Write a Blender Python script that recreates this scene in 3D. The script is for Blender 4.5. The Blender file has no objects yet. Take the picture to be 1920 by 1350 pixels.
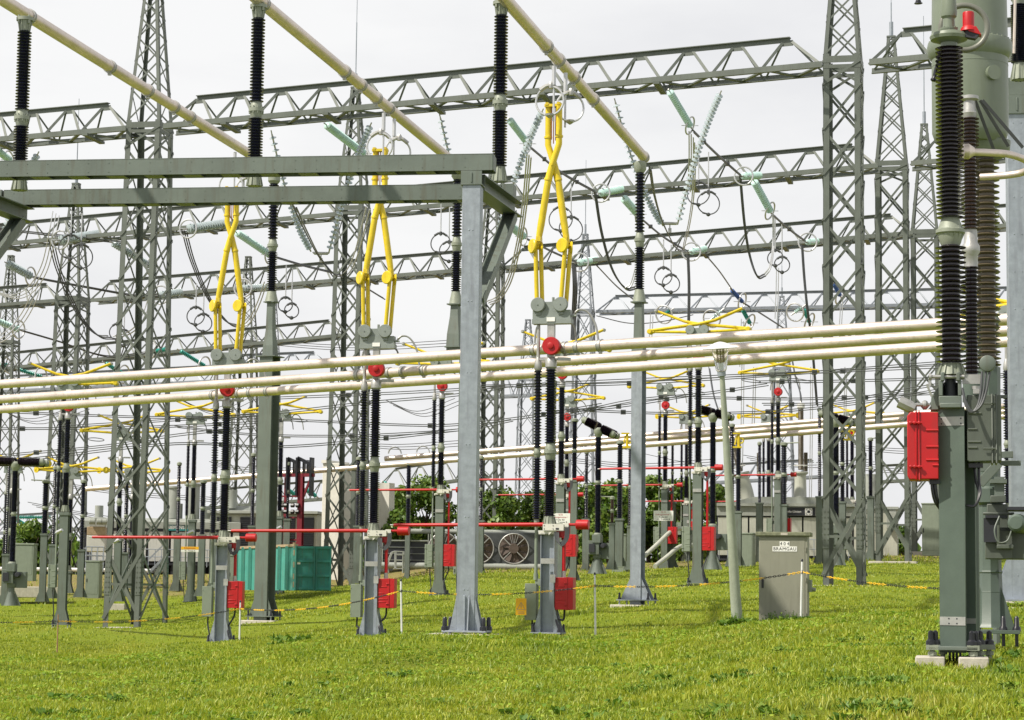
import bpy, math, random
import numpy as np
from mathutils import Vector, Matrix
random.seed(7)
RNG = np.random.default_rng(7)
V = Vector
sc = bpy.context.scene
COL = sc.collection
PI = math.pi
ZV = V((0, 0, 1))

# ------------------------------------------------------------------ camera
FPX, CX, CY = 4300.0, 960.0, 675.0          # focal length in photo pixels
PIT, ROL = math.atan(445 / 4300), math.radians(0.7)
CF = V((0, math.cos(PIT), math.sin(PIT)))
U0 = V((0, -math.sin(PIT), math.cos(PIT)))
CR = V((1, 0, 0)) * math.cos(ROL) + U0 * math.sin(ROL)
CU = V((1, 0, 0)) * -math.sin(ROL) + U0 * math.cos(ROL)
cam_d = bpy.data.cameras.new('camera')
cam_d.sensor_width = 36
cam_d.lens = 36 * FPX / 1920
cam_d.clip_end = 6000
cam_d.clip_start = 0.1
cam = bpy.data.objects.new('camera', cam_d)
COL.objects.link(cam)
cam.matrix_world = Matrix((CR, CU, -CF)).transposed().to_4x4()
sc.camera = cam


def P(px, py, d):
    return (CF + CR * ((px - CX) / FPX) - CU * ((py - CY) / FPX)) * d


def PZ(px, py, z):
    v = CF + CR * ((px - CX) / FPX) - CU * ((py - CY) / FPX)
    return v * (z / v.z)


def proj(p):
    d = p.dot(CF)
    return CX + FPX * p.dot(CR) / d, CY - FPX * p.dot(CU) / d, d


def rise(B, py):
    k = CY - py
    return (k * B.dot(CF) - FPX * B.dot(CU)) / (FPX * CU.z - k * CF.z)


def um(d):
    return d / FPX


def fyaw(px):
    return math.atan((px - CX) / FPX)


# ------------------------------------------------------------------ materials
def mat(name, col, rough=0.5, metal=0.0, var=0.18, scale=3.0, bump=0.0, streak=0.0, dirt=None, spec=0.5, fine=0.0, trans=0.0, coat=0.0):
    m = bpy.data.materials.new(name)
    m.use_nodes = True
    nt = m.node_tree
    N, L = nt.nodes, nt.links
    b = N['Principled BSDF']
    tc = N.new('ShaderNodeTexCoord')
    no = N.new('ShaderNodeTexNoise')
    no.inputs['Scale'].default_value = scale
    no.inputs['Detail'].default_value = 6
    no.inputs['Roughness'].default_value = 0.62
    L.new(tc.outputs['Object'], no.inputs['Vector'])
    cr = N.new('ShaderNodeValToRGB')
    cr.color_ramp.elements[0].position = 0.3
    cr.color_ramp.elements[1].position = 0.7
    lo, hi = 1 - var, 1 + var
    cr.color_ramp.elements[0].color = (col[0] * lo, col[1] * lo, col[2] * lo, 1)
    cr.color_ramp.elements[1].color = (min(1, col[0] * hi), min(1, col[1] * hi), min(1, col[2] * hi), 1)
    L.new(no.outputs['Fac'], cr.inputs['Fac'])
    out = cr.outputs['Color']
    if dirt:
        mp = N.new('ShaderNodeMapping')
        mp.inputs['Scale'].default_value = (7, 7, 0.7 if streak else 7)
        L.new(tc.outputs['Object'], mp.inputs['Vector'])
        n2 = N.new('ShaderNodeTexNoise')
        n2.inputs['Scale'].default_value = 1.6
        n2.inputs['Detail'].default_value = 8
        L.new(mp.outputs['Vector'], n2.inputs['Vector'])
        r2 = N.new('ShaderNodeMapRange')
        r2.inputs['From Min'].default_value = 0.52
        r2.inputs['From Max'].default_value = 0.75
        r2.inputs['To Max'].default_value = dirt[3]
        L.new(n2.outputs['Fac'], r2.inputs['Value'])
        mx = N.new('ShaderNodeMix')
        mx.data_type = 'RGBA'
        mx.inputs['B'].default_value = (dirt[0], dirt[1], dirt[2], 1)
        L.new(r2.outputs['Result'], mx.inputs['Factor'])
        L.new(out, mx.inputs['A'])
        out = mx.outputs['Result']
    L.new(out, b.inputs['Base Color'])
    rr = N.new('ShaderNodeMapRange')
    rr.inputs['To Min'].default_value = max(0.03, rough - 0.1)
    rr.inputs['To Max'].default_value = min(1, rough + 0.12)
    L.new(no.outputs['Fac'], rr.inputs['Value'])
    L.new(rr.outputs['Result'], b.inputs['Roughness'])
    b.inputs['Metallic'].default_value = metal
    b.inputs['Specular IOR Level'].default_value = spec
    if coat:
        b.inputs['Coat Weight'].default_value = coat
        b.inputs['Coat Roughness'].default_value = 0.1
    if trans:
        b.inputs['Transmission Weight'].default_value = trans
        b.inputs['IOR'].default_value = 1.3
    if bump:
        n3 = N.new('ShaderNodeTexNoise')
        n3.inputs['Scale'].default_value = fine or 40
        n3.inputs['Detail'].default_value = 5
        L.new(tc.outputs['Object'], n3.inputs['Vector'])
        bp = N.new('ShaderNodeBump')
        bp.inputs['Strength'].default_value = bump
        bp.inputs['Distance'].default_value = 0.01
        L.new(n3.outputs['Fac'], bp.inputs['Height'])
        L.new(bp.outputs['Normal'], b.inputs['Normal'])
    return m


M = {}
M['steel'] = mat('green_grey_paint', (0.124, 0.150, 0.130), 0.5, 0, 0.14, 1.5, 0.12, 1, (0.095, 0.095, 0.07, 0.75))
M['boxdark'] = mat('shaded_green_box', (0.085, 0.10, 0.082), 0.42, 0, 0.1, 5, 0.06, 1, (0.06, 0.065, 0.055, 0.5))  # grey green darkened: the shade on the control box is in the colour
M['steel2'] = mat('dark_green_paint', (0.082, 0.112, 0.092), 0.42, 0, 0.1, 4, 0.08, 1, (0.08, 0.10, 0.085, 0.4), fine=90)
M['lattice'] = mat('lattice_paint', (0.106, 0.122, 0.106), 0.5, 0, 0.16, 1.2, 0, 1, (0.075, 0.08, 0.068, 0.55))
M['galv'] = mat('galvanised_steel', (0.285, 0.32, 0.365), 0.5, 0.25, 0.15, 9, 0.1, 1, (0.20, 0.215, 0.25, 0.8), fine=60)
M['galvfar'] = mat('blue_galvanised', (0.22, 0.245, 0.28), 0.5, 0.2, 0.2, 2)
M['alu'] = mat('tube_aluminium', (0.70, 0.61, 0.545), 0.4, 0.62, 0.13, 1.2, 0.1, 0, (0.46, 0.41, 0.34, 0.6))
M['alufit'] = mat('cast_aluminium', (0.40, 0.40, 0.39), 0.45, 0.5, 0.15, 8, 0.1)
M['cast'] = mat('flange_casting', (0.25, 0.275, 0.22), 0.5, 0.1, 0.12, 9, 0.1, 1, (0.18, 0.2, 0.15, 0.5))
M['porc'] = mat('dark_porcelain', (0.009, 0.010, 0.024), 0.2, 0, 0.25, 3, 0, 0, (0.05, 0.05, 0.055, 0.25), spec=0.6)
M['porcbrown'] = mat('brown_porcelain', (0.013, 0.008, 0.013), 0.14, 0, 0.25, 3, 0, 0, (0.03, 0.022, 0.02, 0.3), spec=0.55)
M['porctan'] = mat('tan_porcelain', (0.10, 0.082, 0.055), 0.3, 0, 0.2, 4)
M['porcred'] = mat('red_brown_porcelain', (0.05, 0.031, 0.027), 0.25, 0, 0.2, 4)
M['yellow'] = mat('yellow_paint', (0.66, 0.50, 0.015), 0.38, 0, 0.1, 5, 0.05, 1, (0.40, 0.28, 0.03, 0.65))
M['red'] = mat('red_paint', (0.43, 0.004, 0.008), 0.42, 0, 0.08, 4, 0.04, 1, (0.30, 0.02, 0.02, 0.6))
M['darkred'] = mat('dark_red_paint', (0.17, 0.010, 0.022), 0.45, 0, 0.15, 4)
M['teal'] = mat('teal_glass_disc', (0.48, 0.66, 0.63), 0.12, 0, 0.1, 4)
M['tealdark'] = mat('teal_glaze', (0.03, 0.30, 0.25), 0.2, 0, 0.15, 4)
M['glass'] = mat('clear_glass_disc', (0.52, 0.60, 0.63), 0.12, 0, 0.08, 4, trans=0.35)
M['blue'] = mat('blue_glaze', (0.04, 0.10, 0.30), 0.3)
M['greybox'] = mat('grey_green_box', (0.20, 0.235, 0.185), 0.45, 0, 0.08, 5, 0.05, 1, (0.14, 0.16, 0.13, 0.4))
M['gear'] = mat('gearbox_grey', (0.22, 0.25, 0.235), 0.45, 0, 0.1, 5, 0.08)
M['cab'] = mat('cabinet_taupe', (0.235, 0.235, 0.185), 0.55, 0, 0.07, 3, 0.06, 1, (0.17, 0.165, 0.125, 0.45))
M['cablid'] = mat('cabinet_lid_mossy', (0.17, 0.18, 0.115), 0.8, 0, 0.35, 14, 0.3)
M['black'] = mat('black_rubber', (0.012, 0.013, 0.018), 0.3, 0, 0.2, 5)
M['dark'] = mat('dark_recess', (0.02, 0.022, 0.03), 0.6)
M['wire'] = mat('dark_conductor', (0.075, 0.08, 0.085), 0.5, 0.3, 0.2, 3)
M['wirel'] = mat('bright_conductor', (0.52, 0.53, 0.55), 0.4, 0.5, 0.1, 3)
M['white'] = mat('white_sign', (0.78, 0.78, 0.76), 0.5, 0, 0.06, 6)
M['whitepole'] = mat('white_plastic_post', (0.68, 0.69, 0.70), 0.45, 0, 0.1, 3, 0, 1, (0.45, 0.44, 0.40, 0.5))
M['conc'] = mat('concrete', (0.46, 0.43, 0.37), 0.85, 0, 0.14, 7, 0.35, 1, (0.30, 0.27, 0.21, 0.6))
M['concw'] = mat('pale_concrete', (0.60, 0.59, 0.54), 0.8, 0, 0.08, 2, 0.1, 1, (0.42, 0.41, 0.37, 0.5))
M['pole'] = mat('lamp_pole_concrete', (0.30, 0.33, 0.265), 0.7, 0, 0.12, 6, 0.2, 1, (0.22, 0.24, 0.18, 0.5))
M['amber'] = mat('amber_sign', (0.80, 0.42, 0.01), 0.5, 0, 0.06, 6)
M['chainy'] = mat('yellow_plastic', (0.80, 0.48, 0.01), 0.4)
M['panel'] = mat('transformer_panel', (0.56, 0.56, 0.52), 0.6, 0, 0.1, 0.6, 0, 1, (0.38, 0.37, 0.33, 0.6))
M['panel2'] = mat('transformer_grey', (0.30, 0.32, 0.29), 0.55, 0, 0.12, 0.8, 0, 1, (0.2, 0.21, 0.19, 0.6))
M['panel3'] = mat('transformer_tan', (0.42, 0.43, 0.37), 0.6, 0, 0.12, 0.6, 0, 1, (0.30, 0.30, 0.25, 0.7))
M['signteal'] = mat('teal_sign', (0.03, 0.26, 0.27), 0.4)
M['signblack'] = mat('black_sign', (0.02, 0.022, 0.03), 0.5)
M['contlight'] = mat('container_teal_lit', (0.065, 0.29, 0.245), 0.55, 0, 0.15, 1.5, 0.1, 1, (0.16, 0.20, 0.15, 0.5))  # lighter copy of the container teal, sunlit side put into the colour
M['contend'] = mat('container_teal_shaded', (0.014, 0.155, 0.13), 0.6, 0, 0.15, 1.5, 0.1, 1, (0.05, 0.09, 0.06, 0.7))  # darker copy of the same teal, shade on the end put into the colour
M['rust'] = mat('rusty_block', (0.25, 0.10, 0.035), 0.85, 0, 0.3, 9, 0.3)
M['rim'] = mat('weathered_rim', (0.36, 0.27, 0.17), 0.7, 0, 0.2, 6)
M['wood'] = mat('reddish_stake', (0.30, 0.17, 0.10), 0.7)
M['greentank'] = mat('tank_pale_green', (0.165, 0.195, 0.145), 0.4, 0, 0.10, 2, 0.03, 1, (0.14, 0.165, 0.11, 0.6))
M['ring'] = mat('corona_ring_grey', (0.17, 0.175, 0.145), 0.4, 0.2, 0.1, 4)
M['text'] = mat('lettering_black', (0.02, 0.02, 0.022), 0.6)
M['textred'] = mat('lettering_red', (0.45, 0.06, 0.07), 0.6)
M['coolergrey'] = mat('cooler_dark_grey', (0.05, 0.056, 0.06), 0.6, 0, 0.2, 2)
M['fan'] = mat('fan_brown', (0.085, 0.062, 0.05), 0.6, 0, 0.2, 4)
g = bpy.data.materials.new('lamp_glass')
g.use_nodes = True
gb = g.node_tree.nodes['Principled BSDF']
gb.inputs['Base Color'].default_value = (0.95, 0.97, 0.97, 1)
gb.inputs['Transmission Weight'].default_value = 1
gb.inputs['Roughness'].default_value = 0.08
gb.inputs['IOR'].default_value = 1.15
M['lampglass'] = g


# ------------------------------------------------------------------ mesh builder
class MB:
    def __init__(s):
        s.v, s.f, s.mi, s.cur = [], [], [], 0

    def add(s, vs, fs):
        o = len(s.v)
        s.v.extend([tuple(p) for p in vs])
        for q in fs:
            s.f.append(tuple(i + o for i in q))
            s.mi.append(s.cur)
        return s

    def box(s, c, size, rot=None):
        hx, hy, hz = size[0] / 2, size[1] / 2, size[2] / 2
        vs = [V((x, y, z)) for x in (-hx, hx) for y in (-hy, hy) for z in (-hz, hz)]
        if rot is not None:
            vs = [rot @ p for p in vs]
        c = V(c)
        return s.add([p + c for p in vs], [(0, 1, 3, 2), (4, 6, 7, 5), (0, 4, 5, 1), (2, 3, 7, 6), (0, 2, 6, 4), (1, 5, 7, 3)])

    def bb(s, x0, x1, y0, y1, z0, z1):
        return s.box(((x0 + x1) / 2, (y0 + y1) / 2, (z0 + z1) / 2), (abs(x1 - x0), abs(y1 - y0), abs(z1 - z0)))

    def bar(s, p0, p1, w, t, up=(0, 0, 1), off=(0, 0)):
        p0, p1 = V(p0), V(p1)
        d = (p1 - p0)
        ln = d.length
        if ln < 1e-6:
            return s
        d /= ln
        u = V(up)
        sd = d.cross(u)
        if sd.length < 1e-4:
            sd = d.cross(V((0, 1, 0)))
        sd.normalize()
        u = sd.cross(d)
        vs = []
        for e in (p0, p1):
            for a, b in ((-1, -1), (1, -1), (1, 1), (-1, 1)):
                vs.append(e + sd * (a * w / 2 + off[0]) + u * (b * t / 2 + off[1]))
        return s.add(vs, [(0, 1, 2, 3), (7, 6, 5, 4), (0, 4, 5, 1), (1, 5, 6, 2), (2, 6, 7, 3), (3, 7, 4, 0)])

    def angle(s, p0, p1, w, t, u, v):
        """L profile: one plate along u, one along v, corner at the line p0-p1"""
        p0, p1, u, v = V(p0), V(p1), V(u), V(v)
        for a, b in ((u * w, v * t), (u * t, v * w)):
            vs = []
            for e in (p0, p1):
                vs += [e, e + a, e + a + b, e + b]
            s.add(vs, [(0, 1, 2, 3), (7, 6, 5, 4), (0, 4, 5, 1), (1, 5, 6, 2), (2, 6, 7, 3), (3, 7, 4, 0)])
        return s

    def hsec(s, p0, p1, w, h, tw, tf, up):
        """H profile; flanges w wide, separated along up by h"""
        s.bar(p0, p1, w, tf, up, (0, h / 2 - tf / 2))
        s.bar(p0, p1, w, tf, up, (0, -h / 2 + tf / 2))
        s.bar(p0, p1, tw, h - 2 * tf, up)
        return s

    def tube(s, pts, r, n=8, closed=False):
        pts = [V(p) for p in pts]
        k = len(pts)
        rs = r if isinstance(r, (list, tuple)) else [r] * k
        t0 = (pts[1] - pts[0]).normalized()
        nrm = t0.orthogonal().normalized()
        vs = []
        for i in range(k):
            if closed:
                t = (pts[(i + 1) % k] - pts[i - 1])
            else:
                t = pts[min(i + 1, k - 1)] - pts[max(i - 1, 0)]
            t.normalize()
            nrm = (nrm - t * nrm.dot(t))
            nrm.normalize()
            b = t.cross(nrm)
            for j in range(n):
                a = 2 * PI * j / n
                vs.append(pts[i] + (nrm * math.cos(a) + b * math.sin(a)) * rs[i])
        fs = []
        for i in range(k if closed else k - 1):
            i2 = (i + 1) % k
            for j in range(n):
                j2 = (j + 1) % n
                fs.append((i * n + j, i * n + j2, i2 * n + j2, i2 * n + j))
        if not closed:
            fs.append(tuple(range(n - 1, -1, -1)))
            fs.append(tuple((k - 1) * n + j for j in range(n)))
        return s.add(vs, fs)

    def cyl(s, p0, p1, r0, r1=None, n=14):
        r1 = r0 if r1 is None else r1
        return s.tube([p0, p1], [r0, r1], n)

    def lathe(s, o, prof, n=16, ax=(0, 0, 1)):
        ax = V(ax).normalized()
        e1 = ax.orthogonal().normalized()
        e2 = ax.cross(e1)
        o = V(o)
        vs = []
        for r, z in prof:
            for j in range(n):
                a = 2 * PI * j / n
                vs.append(o + ax * z + (e1 * math.cos(a) + e2 * math.sin(a)) * r)
        fs = []
        for i in range(len(prof) - 1):
            for j in range(n):
                j2 = (j + 1) % n
                fs.append((i * n + j, i * n + j2, (i + 1) * n + j2, (i + 1) * n + j))
        fs.append(tuple(range(n - 1, -1, -1)))
        fs.append(tuple((len(prof) - 1) * n + j for j in range(n)))
        return s.add(vs, fs)

    def torus(s, c, R, r, nrm, n=28, m=8, a0=0, a1=None, sq=1.0):
        nrm = V(nrm).normalized()
        e1 = nrm.orthogonal().normalized()
        if abs(nrm.z) < 0.9:
            e1 = nrm.cross(ZV).normalized()
        e2 = nrm.cross(e1)
        c = V(c)
        if a1 is None:
            pts = [c + (e1 * math.cos(2 * PI * i / n) + e2 * math.sin(2 * PI * i / n) * sq) * R for i in range(n)]
            return s.tube(pts, r, m, True)
        pts = [c + (e1 * math.cos(a0 + (a1 - a0) * i / n) + e2 * math.sin(a0 + (a1 - a0) * i / n) * sq) * R for i in range(n + 1)]
        return s.tube(pts, r, m)

    def prism(s, poly, ext):
        n = len(poly)
        ext = V(ext)
        vs = [V(p) for p in poly] + [V(p) + ext for p in poly]
        fs = [tuple(range(n - 1, -1, -1)), tuple(range(n, 2 * n))]
        for i in range(n):
            j = (i + 1) % n
            fs.append((i, j, n + j, n + i))
        return s.add(vs, fs)

    def mesh(s, name, mats, smooth=35):
        me = bpy.data.meshes.new(name)
        me.from_pydata(s.v, [], s.f)
        if not isinstance(mats, (list, tuple)):
            mats = [mats]
        for m in mats:
            me.materials.append(M[m] if isinstance(m, str) else m)
        if len(mats) > 1:
            me.polygons.foreach_set('material_index', s.mi)
        if smooth:
            me.polygons.foreach_set('use_smooth', [True] * len(me.polygons))
            me.set_sharp_from_angle(angle=math.radians(smooth))
        me.update()
        return me

    def obj(s, name, mats, parent=None, smooth=35, bevel=0, loc=None):
        o = bpy.data.objects.new(name, s.mesh(name, mats, smooth))
        COL.objects.link(o)
        if parent:
            o.parent = parent
        if loc is not None:
            o.location = loc
        if bevel:
            b = o.modifiers.new('edge', 'BEVEL')
            b.width = bevel
            b.segments = 2
            b.limit_method = 'ANGLE'
            b.angle_limit = math.radians(50)
        return o


def tag(o, label, cat, group=None, kind=None):
    if label:
        o['label'] = label
    if cat:
        o['category'] = cat
    if group:
        o['group'] = group
    if kind:
        o['kind'] = kind
    return o


def thing(name, label, cat, loc=(0, 0, 0), yaw=0.0, group=None):
    o = bpy.data.objects.new(name, None)
    o.empty_display_size = 0.3
    COL.objects.link(o)
    o.location = loc
    o.rotation_euler = (0, 0, -yaw)
    return tag(o, label, cat, group)


def solo(name, label, cat, mb, mats, loc, group=None, smooth=35, bevel=0, kind=None):
    """one-mesh thing; vertices were collected in world space"""
    loc = V(loc)
    mb.v = [(p[0] - loc.x, p[1] - loc.y, p[2] - loc.z) for p in mb.v]
    o = mb.obj(name, mats, None, smooth, bevel, loc)
    return tag(o, label, cat, group, kind)


def inst(me, name, parent, loc=(0, 0, 0), rot=(0, 0, 0), bevel=0):
    o = bpy.data.objects.new(name, me)
    COL.objects.link(o)
    o.parent = parent
    o.location = loc
    o.rotation_euler = rot
    if bevel:
        b = o.modifiers.new('edge', 'BEVEL')
        b.width = bevel
        b.segments = 2
        b.limit_method = 'ANGLE'
    return o


def text(s, parent, loc, size, m='text', rot=(PI / 2, 0, 0), name='lettering', sp=1.0):
    c = bpy.data.curves.new(name, 'FONT')
    c.body = s
    c.size = size
    c.align_x = 'CENTER'
    c.align_y = 'CENTER'
    c.extrude = 0.0015
    c.space_character = sp
    c.materials.append(M[m])
    tmp = bpy.data.objects.new(name, c)
    COL.objects.link(tmp)
    bpy.context.view_layer.update()
    me = bpy.data.meshes.new_from_object(tmp.evaluated_get(bpy.context.evaluated_depsgraph_get()))
    bpy.data.objects.remove(tmp)
    bpy.data.curves.remove(c)
    me.name = name
    o = bpy.data.objects.new(name, me)
    COL.objects.link(o)
    o.parent = parent
    o.location = loc
    o.rotation_euler = rot
    return o


def smooth_pts(pts, k=6):
    pts = [V(p) for p in pts]
    if len(pts) < 3:
        return pts
    out = []
    q = [pts[0] * 2 - pts[1]] + pts + [pts[-1] * 2 - pts[-2]]
    for i in range(1, len(q) - 2):
        a, b, c, d = q[i - 1:i + 3]
        for j in range(k):
            t = j / k
            out.append(0.5 * ((2 * b) + (c - a) * t + (2 * a - 5 * b + 4 * c - d) * t * t + (3 * b - a - 3 * c + d) * t ** 3))
    out.append(pts[-1])
    return out


# ------------------------------------------------------------------ ground
DN = [8, 13, 19, 23, 30, 38, 46, 56, 70, 88, 100, 112]
XN = [-900, 200, 960, 1700, 2700]
YT = {
    -900: [1700, 1480, 1350, 1320, 1285, 1256, 1238, 1222, 1200, 1185, 1140, 1085],
    200: [1700, 1480, 1350, 1318, 1278, 1250, 1230, 1210, 1192, 1172, 1135, 1078],
    960: [1690, 1465, 1345, 1308, 1262, 1222, 1196, 1155, 1118, 1092, 1078, 1060],
    1700: [1640, 1420, 1290, 1240, 1200, 1175, 1158, 1130, 1104, 1075, 1058, 1042],
    2700: [1640, 1410, 1270, 1215, 1150, 1128, 1112, 1098, 1080, 1062, 1046, 1030],
}
ZT = np.array([[P(x, y, d).z for y, d in zip(YT[x], DN)] for x in XN])
CTRL = []
PIN = []


def gz(X, Y):
    """ground height; works on floats and arrays"""
    X = np.asarray(X, float)
    Y = np.maximum(np.asarray(Y, float), 1.0)
    px = CX + FPX * X / Y
    d = Y
    i = np.clip(np.searchsorted(XN, px) - 1, 0, len(XN) - 2)
    xn = np.array(XN, float)
    tx = np.clip((px - xn[i]) / (xn[i + 1] - xn[i]), 0, 1)
    tx = tx * tx * (3 - 2 * tx)
    dn = np.array(DN, float)
    j = np.clip(np.searchsorted(dn, d) - 1, 0, len(DN) - 2)
    td = np.clip((d - dn[j]) / (dn[j + 1] - dn[j]), 0, 1)
    z = (ZT[i, j] * (1 - td) + ZT[i, j + 1] * td) * (1 - tx) + (ZT[i + 1, j] * (1 - td) + ZT[i + 1, j + 1] * td) * tx
    sw = np.zeros_like(z)
    sr = np.zeros_like(z)
    for cx, cy, cr_ in CTRL:
        w = np.exp(-(((X - cx) / 3.6) ** 2 + ((Y - cy) / 5.0) ** 2))
        sw = sw + w
        sr = sr + w * cr_
    fade = np.clip((95 - Y) / 40, 0, 1)
    z = z + fade * np.clip((Y - 24) / 12, 0, 1) * 0.05 * np.sin(Y * 0.95 + X * 0.22 + 1.5 * np.sin(X * 0.21)) + fade * 0.022 * (np.sin(X * 2.3 + Y * 0.9) * np.sin(Y * 1.7 - X * 0.8) + 0.7 * np.sin(X * 4.1 - Y * 2.2 + 1.3) * np.sin(Y * 3.1 + X * 1.2))
    return z + sr / np.maximum(sw, 1.0)


def ctrl(px, py, d):
    p = P(px, py, d)
    PIN.append(p)


for c in [(875, 1195, 39.5), (1025, 1198, 46.4), (692, 1204, 51.2), (405, 1214, 56), (1195, 1136, 55), (495, 1165, 65), (1380, 1176, 40),
          (1468, 1170, 43), (1790, 1247, 22.5), (1116, 1201, 45), (750, 1199, 48), (448, 1200, 54), (105, 1225, 50), (1503, 1172, 42),
          (818, 1122, 80), (1305, 1102, 70), (115, 1178, 66), (254, 1177, 88), (1585, 1099, 77.7), (1676, 1054, 100), (648, 1116, 108), (1910, 1142, 36)]:
    ctrl(*c)
CTRL += [(p.x, p.y, 0.0) for p in PIN]
for _ in range(12):
    CTRL[:] = [(x, y, r + p.z - float(gz(x, y))) for (x, y, r), p in zip(CTRL, PIN)]


def GP(px, d):
    """point on the ground in photo column px at depth ~d"""
    p = P(px, 1150, d)
    for _ in range(3):
        z = float(gz(p.x, p.y))
        p = V((p.x, p.y, z))
        qx, qy, qd = proj(p)
        p = P(px, qy, d)
    return V((p.x, p.y, float(gz(p.x, p.y))))
# ------------------------------------------------------------------ sky and sun
SUN_EL, SUN_AZ = math.radians(50), math.radians(-118)      # azimuth from +Y, clockwise; sun stands to the left and a little behind the camera
sdir = V((math.sin(SUN_AZ) * math.cos(SUN_EL), math.cos(SUN_AZ) * math.cos(SUN_EL), math.sin(SUN_EL)))
w = bpy.data.worlds.new('World')
sc.world = w
w.use_nodes = True
nt = w.node_tree
N, L = nt.nodes, nt.links
bg = N['Background']
sky = N.new('ShaderNodeTexSky')
sky.sky_type = 'NISHITA'
sky.sun_disc = False
sky.sun_elevation = SUN_EL
sky.sun_rotation = SUN_AZ
sky.dust_density = 5
sky.air_density = 1.2
tc = N.new('ShaderNodeTexCoord')
mp = N.new('ShaderNodeMapping')
mp.inputs['Scale'].default_value = (1, 1, 3.2)
L.new(tc.outputs['Generated'], mp.inputs['Vector'])
no = N.new('ShaderNodeTexNoise')
no.inputs['Scale'].default_value = 3.4
no.inputs['Detail'].default_value = 8
no.inputs['Roughness'].default_value = 0.55
L.new(mp.outputs['Vector'], no.inputs['Vector'])
cr = N.new('ShaderNodeValToRGB')
cr.color_ramp.elements[0].position = 0.35
cr.color_ramp.elements[0].color = (8.35, 8.38, 8.6, 1)
cr.color_ramp.elements[1].position = 0.62
cr.color_ramp.elements[1].color = (9.9, 9.9, 9.9, 1)
L.new(no.outputs['Fac'], cr.inputs['Fac'])
mx = N.new('ShaderNodeMix')
mx.data_type = 'RGBA'
mx.inputs['Factor'].default_value = 0.94          # a closed bright cloud deck in front of the blue
L.new(sky.outputs['Color'], mx.inputs['A'])
sz = N.new('ShaderNodeSeparateXYZ')
L.new(tc.outputs['Generated'], sz.inputs['Vector'])
zr = N.new('ShaderNodeMapRange')                   # sky dimmed toward the unseen zenith, to cut fill light and raise contrast
zr.inputs['From Min'].default_value = 0.35
zr.inputs['From Max'].default_value = 1.0
zr.inputs['To Min'].default_value = 1.0
zr.inputs['To Max'].default_value = 0.5
L.new(sz.outputs['Z'], zr.inputs['Value'])
mu = N.new('ShaderNodeMix')
mu.data_type = 'RGBA'
mu.blend_type = 'MULTIPLY'
mu.inputs['Factor'].default_value = 1.0
L.new(cr.outputs['Color'], mu.inputs['A'])
L.new(zr.outputs['Result'], mu.inputs['B'])
L.new(mu.outputs['Result'], mx.inputs['B'])
L.new(mx.outputs['Result'], bg.inputs['Color'])
bg.inputs['Strength'].default_value = 0.087
sl = bpy.data.lights.new('sun', 'SUN')
sl.energy = 5.0
sl.angle = math.radians(1.2)
sl.color = (1.0, 0.93, 0.82)
so = bpy.data.objects.new('sun', sl)
COL.objects.link(so)
so.rotation_euler = sdir.to_track_quat('Z', 'Y').to_euler()
so.location = (-30, -20, 60)
sc.view_settings.view_transform = 'Standard'
sc.view_settings.look = 'None'
sc.view_settings.exposure = 0.2
sc.cycles.max_bounces = 6
sc.cycles.transparent_max_bounces = 6


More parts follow.
